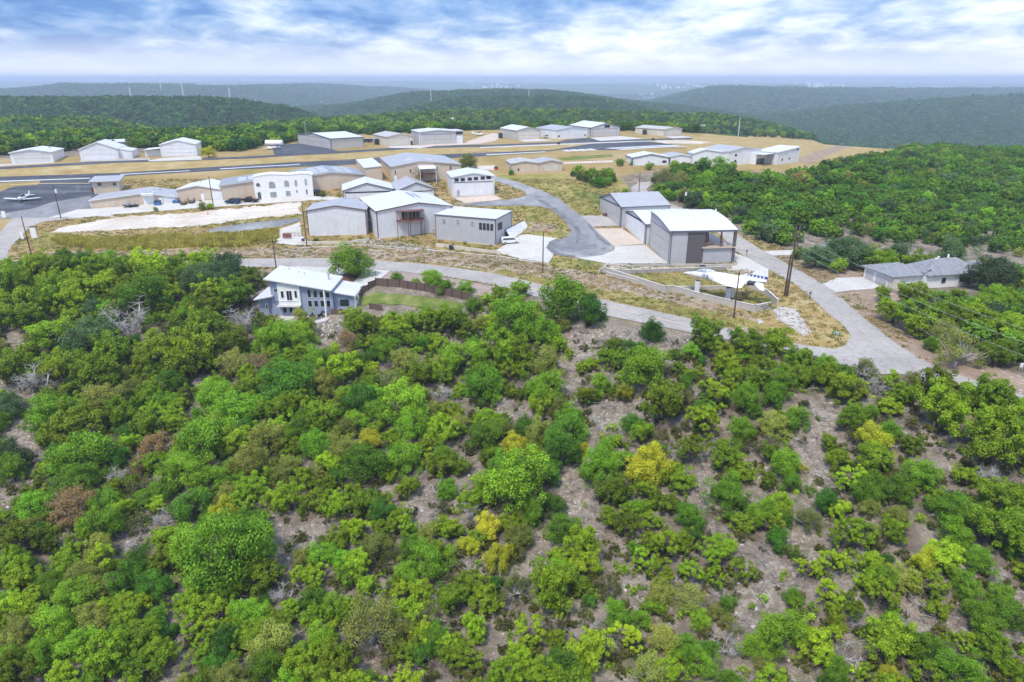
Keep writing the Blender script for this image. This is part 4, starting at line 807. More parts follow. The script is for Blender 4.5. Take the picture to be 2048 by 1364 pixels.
b = Bld('hangar', 'easternmost white hangar with a covered porch on its west corner', (1552.8, 330), (1596, 324.3), d=9, top=304.5, group=EAST, deep=4)
b.walls('wall_bright', [(0, b.e), (1, b.e + 1.0)], 'v'); b.roof('roof_white', .25, trim='trim_white')
for u, zc in ((.2, 1.5), (.52, 1.5), (.86, 4.6)): b.window('F', b.w * u, b.w * u + 1.0, zc, zc + .8, frame='trim_grey')
MB().box(-8.2, -.02, 4.5, 9, -3, b.e - .6).build('rear_wall', MAT['wall_bright'], b.root); MB().box(-8.2, -.02, 1.2, 9.2, b.e - .6, b.e - .45).build('porch_roof', MAT['roof_white_y'], b.root)
MB().box(-8.2, -.02, .8, 4.5, -2.0, .1).build('porch_floor', MAT['concrete'], b.root); MB().box(-7.6, -1.2, 4.4, 4.49, .2, 2.6).build('window', MAT['glass'], b.root)
for x in (-8.1, -5.4, -2.6): MB().box(x, x + .12, 1.0, 1.12, .1, b.e - .6).build('post', MAT['trim_grey'], b.root)
MB().box(-8.1, -.1, .85, .92, .9, 1.0).build('railing', MAT['wood_dark'], b.root)

# --- the near trio
TRIO = 'three hangars stepping down to the street'
b = Bld('hangar', 'grey gabled hangar at the back of the near trio, its long side to the street', (1241, 456), (1337, 449), C=(1209.6, 430.6), side='A', cz='g', top=414, group=TRIO)
b.walls('wall_grey', gable(b.e, b.e + 2.4), 'u'); b.roof('roof_light', .25, trim='trim_grey'); b.door('L', .7, b.d - .7, 0, b.e - .3, 'door_grey', 2, frame='trim_grey', header='trim_grey')
b = Bld('hangar', 'white middle hangar of the near trio with a bright white door facing the apron', (1290, 489.5), (1400, 484), C=(1244.4, 458), side='A', cz='g', top=448.4, group=TRIO)
b.walls('wall_white', gable(b.e, b.e + 1.6), 'u'); b.roof('roof_white', .3, trim='trim_grey'); b.door('L', .8, b.d - .9, .1, b.e - .1, 'door_white', 1, frame='trim_grey', header='dark')
for x, y in ((.3, .35), (.62, .3), (.62, .7)): b.patch('skylight', b.w * x, b.w * x + 1.3, b.d * y, b.d * y + 1.6, 'roof_pale_x')
b = Bld('hangar', 'grey curved-roof hangar home with a brown panel and an open upper deck', (1338, 528.3), (1464, 525.5), C=(1291.6, 493.5), side='A', cz='g', top=462, group=TRIO, deep=1.8)
e = b.e; arc = [(t, e + 1.9 * math.sin(math.pi * (0.08 + .92 * t) * .62) - 1.9 * math.sin(math.pi * .08 * .62)) for t in np.linspace(0, 1, 11)]
b.prof, b.axis = arc, 'u'; w, d = b.w, b.d
def z8(u, v): return 1200 + u / 7.314, 380 + v / 7.314
ud, zd = b.face(*z8(1500, 835)); zfl = zd; ud = b.face(*z8(1525, 700))[0]
MB().prism([(0, -1.8)] + [(t * d, h - .03) for t, h in arc] + [(d, -1.8)], 'x', 0, ud).build('wall', MAT['wall_grey'], b.root)
MB().box(ud, w, 0, d, -1.8, zfl - .02).build('lower_wall', MAT['wall_grey'], b.root)
MB().prism([(5.5, zfl)] + [(t * d, h - .03) for t, h in arc if t * d > 5.5] + [(d, zfl)], 'x', ud, w - 4.2).build('deck_room', MAT['charcoal'], b.root)
b.roof('roof_white', .35, ovl=.5); bot = [(-.4, arc[0][1] - .28), (-.4, arc[0][1] - .02), (0.0, arc[0][1] - .02), (0.0, arc[0][1] - .28)]
MB().box(-.5, w + .5, -.42, -.32, e - .35, e + .1).build('fascia', MAT['trim_grey'], b.root)
mb = MB(); mb.prism([(t * d, h - .3) for t, h in arc] + [(t * d, h + .02) for t, h in arc[::-1]], 'x', -.08, -.01); mb.build('arched_trim', MAT['trim_grey'], b.root)
b.fb(MB(), 'F', 0, .2, 0, e - .1, 0, .06).build('corner_trim', MAT['trim_grey'], b.root)
u0 = b.face(*z8(1295, 620))[0]; u0 = (u0 + b.face(*z8(1248, 1080))[0]) / 2
b.fb(MB(), 'F', u0, ud + .1, .1, e - .02, 0, .09).build('panel', MAT['charcoal'], b.root)
for q in (1420, 1470): 
    ua, za = b.face(*z8(q - 23, 675)); ub, zb2 = b.face(*z8(q + 21, 778)); b.window('F', ua, ub, zb2, za, frame='dark', pane='glass_pale', rows=2); 
MB().box(ud - .4, w + .35, -.5, 5.4, zfl - .25, zfl).build('deck_floor', MAT['concrete_tan'], b.root)
MB().box(ud + .05, w, -.02, .14, zfl, zfl + .02).build('deck_curb', MAT['wood_dark'], b.root)
for q in (ud + .5, ud + (w - ud) * .55): MB().box(q, q + .3, .2, .5, zfl, e).build('deck_post', MAT['wood_red'], b.root)
MB().box(w - .3, w + .3, -.3, .35, -1.2, e).build('tall_post', MAT['charcoal'], b.root)
MB().box(ud + .9, ud + 2.9, 5.3, 5.49, zfl + .3, zfl + 2.4).build('window', MAT['glass_pale'], b.root)
mb = MB(); n = 22
for k in range(n + 1):
    q = ud + (w - ud) * k / n; mb.box(q - .015, q + .015, -.45, -.42, zfl, zfl + 1.0)
mb.box(ud, w, -.46, -.41, zfl + 1.0, zfl + 1.05); r_ = mb.build('railing', MAT['steel'], b.root); tag(r_, kind='stuff')
b.door('L', .8, d - .8, 0, e - .9, 'door_grey', 3, frame='trim_grey')
for x, y in ((.32, .45), (.45, .3), (.46, .55), (.5, .42)): b.vent(w * x, d * y, .12, .35, 'trim_white')
T3 = b; T3.zfl = zfl; T3.ud = ud
def deck_chair(x, y, rz, label, mat='wood_dark', kind='chair'):
    c = b.o + b.ux * x + b.uy * y; c.z = b.z0 + zfl; rt = empty('deck_' + kind, c, b.ang + rz); tag(rt, label, kind)
    MB().box(-.35, .35, -.35, .35, .32, .48).build('seat', MAT[mat], rt); MB().box(-.35, .35, .26, .38, .48, 1.0).build('backrest', MAT[mat], rt)
    for sx in (-.3, .3):
        MB().box(sx - .04, sx + .04, -.32, -.24, 0, .32).build('leg', MAT[mat], rt); MB().box(sx - .04, sx + .04, .24, .32, 0, .32).build('leg', MAT[mat], rt)
deck_chair(ud + 1.0, .9, .4, 'dark chair at the west end of the open upper deck'); deck_chair(ud + 4.9, 1.1, -.3, 'dark chair by the middle post of the open deck'); deck_chair(w - 2.0, 1.2, .2, 'white chair near the east corner of the open deck', 'white')
c = b.o + b.ux * (ud + 2.4) + b.uy * 1.6; c.z = b.z0 + zfl; rt = empty('deck_table', c, b.ang); tag(rt, 'wooden coffee table on the open upper deck', 'table')
MB().box(-.8, .8, -.4, .4, .38, .46).build('table_top', MAT['wood_red'], rt)
for sx in (-.7, .7):
    for sy in (-.3, .3): MB().box(sx - .04, sx + .04, sy - .04, sy + .04, 0, .38).build('leg', MAT['wood_red'], rt)

# ------------------------------------------------------------------ foliage
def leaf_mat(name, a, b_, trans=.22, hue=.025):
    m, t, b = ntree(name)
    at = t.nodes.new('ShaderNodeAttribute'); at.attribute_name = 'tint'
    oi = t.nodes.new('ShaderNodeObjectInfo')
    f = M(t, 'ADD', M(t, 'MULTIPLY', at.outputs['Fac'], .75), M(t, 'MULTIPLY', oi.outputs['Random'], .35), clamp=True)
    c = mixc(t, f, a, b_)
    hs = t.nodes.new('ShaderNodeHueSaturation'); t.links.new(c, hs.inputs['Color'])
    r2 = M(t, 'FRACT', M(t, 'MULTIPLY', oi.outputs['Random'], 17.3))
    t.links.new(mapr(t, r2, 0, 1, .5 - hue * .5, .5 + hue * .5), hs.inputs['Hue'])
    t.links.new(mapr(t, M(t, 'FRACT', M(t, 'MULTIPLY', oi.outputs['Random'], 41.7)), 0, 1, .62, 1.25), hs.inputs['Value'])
    b.inputs['Roughness'].default_value = .65; b.inputs['Specular IOR Level'].default_value = .25
    t.links.new(hs.outputs[0], b.inputs['Base Color'])
    tr = t.nodes.new('ShaderNodeBsdfTranslucent'); t.links.new(hs.outputs[0], tr.inputs['Color'])
    mx = t.nodes.new('ShaderNodeMixShader'); mx.inputs[0].default_value = trans
    o = t.nodes['Material Output']; t.links.new(b.outputs[0], mx.inputs[1]); t.links.new(tr.outputs[0], mx.inputs[2]); t.links.new(mx.outputs[0], o.inputs[0])
    return m
LM = {
 'j': leaf_mat('juniper_leaves', (.016, .036, .003), (.350, .520, .016)),
 'k': leaf_mat('oak_leaves', (.018, .058, .003), (.300, .560, .024)),
 'q': leaf_mat('deep_oak_leaves', (.009, .036, .003), (.140, .330, .020)),
 'b': leaf_mat('live_oak_leaves', (.030, .065, .018), (.150, .250, .080)),
 'g': leaf_mat('pale_leaves', (.090, .120, .012), (.400, .430, .075)),
 'y': leaf_mat('golden_leaves', (.200, .210, .008), (.640, .640, .030)),
 'r': leaf_mat('rust_leaves', (.110, .075, .025), (.400, .270, .100)),
 'e': leaf_mat('cedar_wood_leaves', (.012, .040, .004), (.215, .410, .018)),
 'n': leaf_mat('far_leaves', (.012, .045, .008), (.085, .210, .022)),
 'u': leaf_mat('brush_leaves', (.045, .055, .008), (.160, .165, .028)),
}
def bark(name, a, b_):
    m, t, b = ntree(name); t.links.new(ramp(t, noise(t, opos(t), 3, 5, .7), [(.3, a), (.7, b_)]), b.inputs['Base Color']); b.inputs['Roughness'].default_value = .95; b.inputs['Specular IOR Level'].default_value = .1; return m
BARK = bark('bark', (.09, .07, .058), (.20, .165, .14)); GREY = bark('bleached_wood', (.28, .255, .235), (.55, .52, .49)); TWIG = bark('dry_twigs', (.17, .135, .115), (.36, .31, .28))

def unit(v): return v / np.linalg.norm(v, axis=1, keepdims=True)
def leaf_cloud(centres, radii, n, size, r, up=.3, aspect=1.0, squash=.9, ctint=None, shell=(.62, 1.08)):
    """n small leaf sprays over lumps of foliage; returns quads and a per-face tint"""
    w = radii ** 2; k = r.choice(len(centres), n, p=w / w.sum())
    d = unit(r.normal(size=(n, 3)) + np.array([0, 0, up])); rad = radii[k] * r.uniform(shell[0], shell[1], n) * np.where(r.uniform(0, 1, n) < .2, r.uniform(1.0, 1.5, n), 1)
    p = centres[k] + d * rad[:, None] * np.array([1, 1, squash])
    nrm = unit(d + r.normal(size=(n, 3)) * .55 + np.array([0, 0, .35]))
    t = unit(np.cross(nrm, unit(r.normal(size=(n, 3))))); b = np.cross(nrm, t)
    s = size * r.uniform(.6, 1.35, n)[:, None]
    v = np.stack([p - t * s - b * s * aspect * .6, p + t * s * .8 - b * s * aspect * .25, p + t * s * .35 + b * s * aspect, p - t * s * .7 + b * s * aspect * .45], 1).reshape(-1, 3)
    f = np.arange(4 * n).reshape(n, 4)
    ct = ctint if ctint is not None else r.uniform(0, 1, len(centres))
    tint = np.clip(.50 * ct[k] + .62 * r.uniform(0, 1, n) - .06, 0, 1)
    return v, f, tint
def cloud_mesh(name, v, f, tint, mat):
    me = mesh_from(name, v, f, mat)
    a = me.attributes.new('tint', 'FLOAT', 'FACE'); a.data.foreach_set('value', tint.astype(np.float32)); return me
def limb(mb, p0, p1, r0, r1, rg, bend=.18, seg=4, n=5):
    p0, p1 = Vector(p0), Vector(p1); L_ = (p1 - p0).length; pts = []
    off = Vector((rg.uniform(-1, 1), rg.uniform(-1, 1), rg.uniform(-.3, .6))) * L_ * bend
    for i in range(seg + 1):
        t = i / seg; pts.append(p0.lerp(p1, t) + off * math.sin(math.pi * t) + Vector((rg.uniform(-1, 1), rg.uniform(-1, 1), 0)) * L_ * .03 * (0 < i < seg))
    mb.tube(pts, [r0 + (r1 - r0) * i / seg for i in range(seg + 1)], n, cap=False); return pts
def make_tree(kind, seed):
    """crown and trunk meshes of one tree with crown radius 1 (metres are set by the object's scale)"""
    r = np.random.default_rng(seed); rg = random.Random(seed); mb = MB()
    if kind in 'jxu':        # juniper: ragged tufts on several stems
        nl = {'j': 21, 'x': 13, 'u': 10}[kind]; hgt_ = {'j': 1.0, 'x': 1.25, 'u': .55}[kind]
        a = r.uniform(0, 2 * np.pi, nl); rad = np.sqrt(r.uniform(.02, 1, nl)) * .78; z = hgt_ * (1.25 - .62 * rad ** 1.5) + r.uniform(-.18, .2, nl)
        ce = np.stack([rad * np.cos(a), rad * np.sin(a), z], 1); ra = r.uniform(.20, .36, nl) * (1.0 if kind != 'x' else .82)
        low = ce[: nl // 2] * np.array([1.05, 1.05, .55]); ce2 = np.concatenate([ce, low]); ra2 = np.concatenate([ra, ra[: nl // 2] * .8])
        sub = []; sr = []
        for c, q in zip(ce2, ra2):
            for _ in range(4): sub.append(c + r.normal(size=3) * q * .62); sr.append(q * r.uniform(.35, .7))
        ce3 = np.array(sub); ra3 = np.array(sr); n = {'j': 12500, 'x': 8500, 'u': 2000}[kind]
        v, f, ti = leaf_cloud(ce3, ra3, n, .027, r, up=.7, aspect=1.5, ctint=np.clip(.35 + .45 * (ce3[:, 2] / hgt_ - .5) + r.normal(size=len(ce3)) * .22, 0, 1))  # upper tufts tinted lighter, lower ones darker: crown shading in the leaf colour
        stems = max(2, nl // 5)
        for i in range(stems):
            base = Vector((rg.uniform(-.08, .08), rg.uniform(-.08, .08), -.35)); c = ce[i]; mid = Vector((c[0] * .4, c[1] * .4, c[2] * .5)); limb(mb, base, mid, .07, .045, rg)
            for j in range(i, nl, stems): limb(mb, mid, ce[j], .04, .012, rg)
        for _ in range(46):
            c = ce[rg.randrange(nl)]; s = Vector(c) * rg.uniform(.4, .85); e_ = s + Vector((rg.uniform(-1, 1), rg.uniform(-1, 1), rg.uniform(-.3, .5))) * .45; limb(mb, s, e_, .013, .004, rg, n=3, seg=2)
    elif kind == 'd':        # leafless
        tips = []
        for i in range(7):
            a = i * .9 + rg.uniform(-.3, .3); q = Vector((math.cos(a) * rg.uniform(.3, .9), math.sin(a) * rg.uniform(.3, .9), rg.uniform(.4, 1.1))); P = limb(mb, (0, 0, -.3), q, .06, .02, rg, .2); tips += P[2:]
        nx_ = []
        for p in tips:
            for _ in range(6):
                q = p + Vector((rg.uniform(-1, 1), rg.uniform(-1, 1), rg.uniform(-.3, .9))) * .38; P = limb(mb, p, q, .017, .006, rg, .25, 3, 3); nx_ += P[1:]
        for p in rg.sample(nx_, min(len(nx_), 460)):
            q = p + Vector((rg.uniform(-1, 1), rg.uniform(-1, 1), rg.uniform(-.6, .7))) * .26; limb(mb, p, q, .009, .004, rg, .2, 2, 3)
        v = None
    else:                    # broadleaf: rounded lumps over a dome
        nl = 24 if kind == 'k' else 17; a = r.uniform(0, 2 * np.pi, nl); u = r.uniform(0, 1, nl); rad = np.sqrt(u) * .72
        z = 1.12 * np.sqrt(np.clip(1.05 - u * .9, 0, 1)) + r.uniform(-.12, .12, nl) + .1
        ce = np.stack([rad * np.cos(a), rad * np.sin(a), z], 1); ra = r.uniform(.24, .40, nl)
        low = ce[: nl // 2].copy(); low[:, :2] *= 1.12; low[:, 2] *= .5; ce2 = np.concatenate([ce, low]); ra2 = np.concatenate([ra, ra[: nl // 2] * .85])
        sub = []; sr = []
        for c, q in zip(ce2, ra2):
            for _ in range(3): sub.append(c + r.normal(size=3) * q * .52); sr.append(q * r.uniform(.4, .8))
        ce3 = np.array(sub); ra3 = np.array(sr)
        v, f, ti = leaf_cloud(ce3, ra3, 14000 if kind != 'o' else 6500, .026, r, up=.45, aspect=1.0, ctint=np.clip(.45 + .35 * (ce3[:, 2] - .7) + r.normal(size=len(ce3)) * .22, 0, 1))  # light tops and dark undersides of the crown painted into the tint
        fork = Vector((rg.uniform(-.1, .1), rg.uniform(-.1, .1), .38)); limb(mb, (0, 0, -.35), fork, .085, .06, rg, .08)
        for j in range(nl): limb(mb, fork, ce[j], .038, .01, rg, n=4)
        for _ in range(16):
            c = Vector(ce[rg.randrange(nl)]); e_ = c * 1.0 + Vector((rg.uniform(-1, 1), rg.uniform(-1, 1), rg.uniform(-.2, .6))) * .4; limb(mb, c * .6, e_, .012, .004, rg, n=3, seg=3)
    if kind == 'o':          # half-dead: bleached limbs through thin leaves
        for _ in range(40):
            c = Vector(ce[rg.randrange(nl)]); e_ = c + Vector((rg.uniform(-1, 1), rg.uniform(-1, 1), rg.uniform(-.1, .7))) * .5; limb(mb, c * .5, e_, .016, .005, rg, n=3, seg=3)
    return (None if v is None else (v, f, ti)), mb

def proto(kind, leaves, n, seed, wood):
    out_ = []
    for i in range(n):
        c, mb = make_tree(kind, seed + i)
        tm = mesh_from('trunk', mb.v, mb.f, wood, smooth=True); cms = {}
        for L_ in leaves:
            if c is None: cms[L_] = None
            else: cms[L_] = cloud_mesh('crown', *c, LM[L_])
        out_.append((cms, tm))
    return out_
SETS = {'j': proto('j', 'j', 9, 100, BARK), 'x': proto('x', 'j', 4, 150, BARK), 'k': proto('k', 'kqbg', 7, 200, BARK), 'y': proto('m', 'yg', 3, 260, BARK), 'o': proto('o', 'rgk', 3, 300, GREY), 'd': proto('d', 'd', 3, 400, GREY), 'u': proto('u', 'u', 3, 500, TWIG)}
KMAP = {'j': ('j', 'j'), 'x': ('x', 'j'), 'k': ('k', 'k'), 'q': ('k', 'q'), 'b': ('k', 'b'), 'g': ('k', 'g'), 'h': ('o', 'g'), 'y': ('y', 'y'), 'r': ('o', 'r'), 'o': ('o', 'k'), 'd': ('d', 'd')}
KNAME = {'j': 'juniper_tree', 'x': 'juniper_tree', 'k': 'oak_tree', 'q': 'oak_tree', 'b': 'live_oak_tree', 'g': 'elm_tree', 'h': 'elm_tree', 'y': 'yellow_elm_tree', 'r': 'withered_tree', 'o': 'oak_tree', 'd': 'dead_tree'}
CC = {'j': .92, 'x': 1.15, 'k': .92, 'q': .9, 'b': .9, 'g': .92, 'h': .92, 'y': .92, 'r': .9, 'o': .9, 'd': .55}   # height of the crown's middle in crown radii
TREES = []      # (kind, base point, radius, pixel of crown middle, pixel radius)
def add_tree(px, py, wpx, kind, force=False, rmax=5.2):
    g = G(px, py); rad = wpx / 2 * depth(g) / F
    g = G(px, py, up=CC[kind] * rad); rad = wpx / 2 * depth(g) / F * 1.16; rad = min(rad, rmax); g = G(px, py, up=CC[kind] * rad)
    pr = rad * F / depth(g)
    if not force:
        for (k2, g2, r2, p2, q2) in TREES:
            if math.hypot(px - p2[0], py - p2[1]) < .42 * max(pr, q2): return None
    TREES.append((kind, g, rad, (px, py), pr)); return TREES[-1]
ZL = {
 (0, 500): '''30,80,70,j 490,50,130,q 230,80,180,j 380,110,180,j 560,110,170,j 700,120,160,j 850,90,190,j 930,130,150,j 80,190,180,j 60,330,220,j 180,380,180,j 300,250,200,j 340,180,150,j 430,280,170,j 480,180,160,j 620,200,150,j
 740,210,160,j 900,200,150,j 1000,170,140,j 1150,90,160,j 1320,80,210,b 1200,130,150,b 1130,190,150,b 1300,150,180,b 1450,150,150,j 1380,230,220,j 1230,220,180,j 1010,240,130,j 830,260,240,k 540,330,130,b 530,460,300,b 280,470,230,j
 120,620,140,j 60,680,200,j 650,590,220,j 560,720,250,j 940,560,260,j 1100,620,260,j 1200,330,180,j 1200,430,200,j 1330,560,180,j 1390,500,150,h 1620,480,200,k 1740,470,180,k 1760,400,110,g 1620,660,150,k 1680,770,290,q 1850,640,200,k
 1420,410,190,d 1040,260,160,d 760,430,220,d 200,760,200,d 350,690,170,j 750,810,150,g 600,860,190,g 880,820,150,j 1000,760,160,k 1060,680,120,j 1260,840,220,k 1400,900,220,k 1500,660,130,r 1360,650,170,h 1900,780,160,g 30,880,180,b 290,920,250,k
 430,1010,280,j 700,960,170,j 1000,960,160,j 860,1030,170,j 940,1120,200,r 480,1180,300,k 640,1130,170,h 1200,1080,320,k 1400,1100,200,j 1100,1280,240,k 40,1190,200,b 820,1240,140,r 1560,1120,200,g 1480,1240,200,g 1740,1040,180,k
 1830,1130,200,k 1700,1270,170,g 1880,980,200,j 1980,1180,140,g 1590,940,180,j 460,1310,200,k 680,1330,130,d 1980,570,120,r 690,340,130,r 1290,330,120,j 1480,800,150,j 1760,880,150,j''',
 (0, 900): '''70,100,160,k 430,100,260,k 440,190,220,k 680,160,130,d 200,310,200,k 430,320,250,r 620,300,170,k 1040,110,220,k 1240,170,200,k 1120,310,200,q 950,400,120,d 120,530,240,j 70,660,200,j 400,650,180,j 600,450,220,k 580,560,180,g
 1310,370,170,y 1330,570,460,k 1130,600,300,k 1500,500,250,k 1200,770,170,k 1690,280,160,j 1850,300,150,j 1420,300,140,j 1950,330,140,j 1770,350,60,k 750,760,200,q 920,780,180,q 420,820,240,k 560,800,170,g 190,850,160,j 110,1030,190,g
 330,1020,230,k 550,970,200,g 30,900,150,k 40,1130,170,g 1080,880,170,j 1200,900,200,j 1460,960,200,k 1600,1120,230,g 1560,1250,200,k 1830,960,160,j 1880,1100,180,k 1640,840,150,d 1880,600,160,k 1950,520,150,j 800,1100,230,j 600,1230,240,j
 100,1270,220,j 450,1130,200,k 250,1190,180,k 950,1180,160,j 1120,1220,120,h 1390,1270,150,d 1500,720,250,j 900,1060,90,r 2010,620,120,k 1800,1250,220,j 1950,1250,200,j 350,1330,180,j 540,1330,150,k 800,560,120,d 1700,1330,180,k''',
 (650, 620): '''130,170,110,r 340,220,150,k 100,340,200,j 40,250,120,h 200,60,160,j 420,90,180,j 560,60,160,j 740,40,200,j 660,200,140,j 820,240,230,k 1000,60,150,j 1130,60,260,k 1270,110,160,k 1040,220,220,j 1150,240,160,j 470,270,160,g
 580,370,160,j 690,490,120,d 930,400,220,k 1000,460,140,k 1290,310,170,g 1280,450,200,k 1270,540,170,j 370,400,140,h 480,540,270,k 500,660,190,k 320,580,150,k 750,590,130,j 700,700,170,j 220,500,200,q 940,630,120,j 950,720,220,k
 1440,600,150,k 1410,700,240,q 1390,820,200,q 1250,720,170,g 1100,780,140,y 1500,810,100,y 1800,650,130,q 1750,480,120,y 1880,330,250,k 1700,200,110,j 1730,290,120,j 1600,420,130,k 1500,330,70,j 1370,190,110,j 1430,250,60,j 1560,310,90,j
 1990,520,220,j 1880,900,240,y 1600,900,190,k 1740,870,160,k 1680,1060,180,j 1150,950,420,k 1020,900,180,k 270,770,160,y 250,880,250,k 470,840,210,k 130,800,170,g 60,960,110,q 490,1030,130,j 240,1110,180,j 60,1150,180,j 870,1100,160,j
 430,1200,150,j 1340,1130,140,q 1200,1180,150,k 960,1260,150,y 1130,1200,100,g 1670,1220,120,j 1400,1270,190,k 720,1270,160,j 850,1190,120,d 1840,1150,120,k''',
 (650, 900): '''250,1000,330,h 140,640,160,q 290,580,190,g 590,620,250,k 710,460,160,j 950,450,170,y 1010,620,170,y 840,560,120,y 1140,520,160,g 1380,470,190,k 1490,520,180,j 1380,610,120,j 1310,790,250,j 1110,800,180,h 1000,790,100,q 1500,790,130,j
 870,760,180,j 660,1070,180,k 870,1040,150,j 800,1180,200,j 1170,1060,180,x 1150,1220,200,j 560,970,150,h 1570,1160,240,j 1380,1230,200,q 1750,1080,180,x 1900,1250,200,h 60,1200,180,j 230,1340,110,k 1690,930,160,k 1850,990,130,k
 1960,820,150,g 1850,620,140,x 1950,700,160,x 2000,540,160,x 1290,1330,180,j 1050,1330,160,j 560,830,130,j 470,1150,150,j''',
 (1348, 620): '''190,120,220,j 290,240,150,j 450,170,200,j 600,190,160,j 740,260,150,j 340,390,110,j 480,380,140,j 640,380,160,k 600,500,150,k 430,500,180,k 230,460,200,x 170,600,200,x 130,800,170,x 880,350,150,j 1000,420,200,j 1120,340,150,h
 1200,450,140,d 1280,400,70,j 1400,410,150,h 1550,435,230,j 1340,490,150,j 1550,560,260,j 1850,490,220,j 1990,580,140,j 1990,700,170,k 1900,740,330,j 380,680,170,k 590,660,160,g 720,630,140,k 1030,620,140,j 1150,600,110,k 1270,690,120,k
 1165,740,200,y 1170,860,180,j 920,780,100,j 1390,780,120,j 1440,930,200,k 1660,720,150,d 1830,960,150,d 650,900,180,k 560,990,110,j 690,1010,120,k 330,1070,210,k 560,840,110,j 750,920,60,y 960,870,130,j 1140,1030,200,k 1040,960,160,x
 1300,1020,200,k 1650,1150,220,k 1900,1090,250,j 520,1180,170,k 100,1200,160,k 380,1220,130,x 800,1220,150,h 1090,1280,170,x 1280,1270,160,j 1740,540,120,j 1510,190,80,k 1440,60,180,j 1560,40,200,j 1750,30,150,j 1680,220,230,h
 1900,260,150,j 1820,100,150,j 1990,60,150,j''',
 (1348, 900): '''240,560,190,x 420,410,120,x 560,420,150,x 650,400,90,q 950,640,150,x 780,690,120,x 690,590,80,x 1000,480,170,x 1270,480,160,j 1150,450,120,h 1470,650,170,y 1350,740,160,g 1640,360,230,k 1660,500,180,k 1600,620,200,j 1780,640,170,k
 1700,770,160,k 1880,430,300,j 1250,640,90,q 1180,680,150,j 410,680,150,x 250,740,130,x 90,700,140,x 90,850,180,h 320,900,100,q 340,1000,130,h 160,1230,160,k 60,1140,180,k 640,1040,280,k 480,1130,170,k 770,920,140,x 900,830,150,x
 1050,900,150,x 1220,850,180,x 960,1030,80,j 1250,1070,260,j 1400,1130,180,j 1500,1170,200,k 1800,950,220,k 1960,960,230,k 1700,1110,150,x 1880,1170,200,j 1680,1300,240,k 1260,1320,120,y 950,1290,160,k 1140,1290,120,x 330,1340,150,k
 310,1150,140,d 1050,1000,110,d 1990,1290,170,j 530,1250,120,h'''}
for (ox, oy), txt in ZL.items():
    for w_ in txt.split():
        a_, b__, c_, k_ = w_.split(','); add_tree(ox + float(a_) / 2.926, oy + float(b__) / 2.926, float(c_) / 2.926, k_)
# trees that stand by themselves around the houses and streets (full photograph pixels)
for px_, py_, w_, k_ in ((691, 513, 78, 'k'), (793, 553, 24, 'k'), (863, 552, 48, 'k'), (892, 573, 30, 'k'), (932, 571, 34, 'k'), (832, 563, 18, 'j'), (1136, 590, 92, 'k'), (1040, 575, 36, 'j'), (1180, 618, 60, 'q'), (1300, 661, 44, 'q'),
                         (1635, 505, 60, 'b'), (1690, 495, 120, 'b'), (1600, 505, 26, 'j'), (1678, 530, 30, 'j'), (1700, 505, 36, 'j'), (1730, 510, 44, 'j'), (1800, 512, 62, 'b'), (1760, 518, 50, 'j'), (1780, 530, 48, 'j'), (1835, 525, 52, 'j'), (1900, 515, 66, 'b'), (1990, 540, 80, 'b'), (1960, 530, 50, 'j'),
                         (1815, 590, 52, 'j'), (1765, 590, 30, 'j'), (1858, 592, 26, 'j'), (1888, 590, 26, 'k'), (1920, 587, 30, 'j'), (1985, 595, 62, 'k'), (2030, 600, 50, 'j'), (1840, 625, 74, 'j'), (1905, 630, 70, 'j'), (1960, 640, 66, 'j'), (2020, 650, 70, 'j'), (1790, 620, 50, 'j'), (1945, 610, 50, 'k'), (2000, 700, 60, 'j'), (1890, 660, 60, 'h'),
                         (1864, 686, 30, 'k'), (1535, 605, 22, 'h'), (310, 418, 9, 'g'), (404, 411, 15, 'g'), (418, 412, 12, 'j'), (446, 379, 13, 'k'), (500, 388, 7, 'k'), (645, 386, 14, 'g'), (834, 346, 28, 'h'), (1158, 338, 20, 'j'), (1172, 352, 24, 'j'), (1196, 360, 26, 'q'), (1214, 348, 22, 'j'), (1250, 383, 15, 'k'), (1408, 334, 34, 'q'), (1438, 326, 30, 'k'), (1385, 344, 26, 'j'), (1328, 352, 42, 'h'), (1356, 356, 36, 'h'), (1240, 324, 14, 'k'), (1266, 323, 13, 'k'), (1300, 332, 15, 'j'), (1352, 328, 22, 'j'), (1484, 350, 26, 'j'), (939, 320, 36, 'g'), (1022, 343, 12, 'q'), (415, 300, 26, 'y'), (1572, 296, 16, 'k'), (632, 479, 12, 'k'), (536, 596, 30, 'k')):
    add_tree(px_, py_, w_, k_, force=True)


# ------------------------------------------------------------------ every hand-placed tree is a thing: crown + trunk
ANCH = [((1746, 873), 'round golden tree'), ((1290, 928), 'bright yellow tree'), ((735, 1240), 'big tan elm'), ((695, 678), 'rusty brown tree'), ((1247, 784), 'slim golden tree'), ((455, 1095), 'widest bright oak'),
        ((995, 1112), 'ochre tree'), ((320, 884), 'half-bare rusty tree'), ((180, 657), 'grey-green dome oak'), ((260, 648), 'large grey thicket'), ((1043, 945), 'broad many-lobed oak'), ((1970, 945), 'pale leafless bush'),
        ((742, 883), 'yellow-topped tree'), ((1550, 846), 'tan-yellow elm'), ((100, 815), 'round oak at the clearing'), ((1908, 1022), 'vivid green oak'), ((1778, 1351), 'small golden tree'), ((147, 1009), 'orange-tinged tree'),
        ((1850, 1122), 'yellow-green elm'), ((1136, 590), 'dark roadside oak'), ((691, 513), 'driveway live oak'), ((448, 527), 'silvery oak clump'), ((1162, 897), 'little golden bush-tree'), ((1865, 592), 'shingled house'), ((600, 600), 'blue-grey house'), ((1730, 690), 'road junction')]
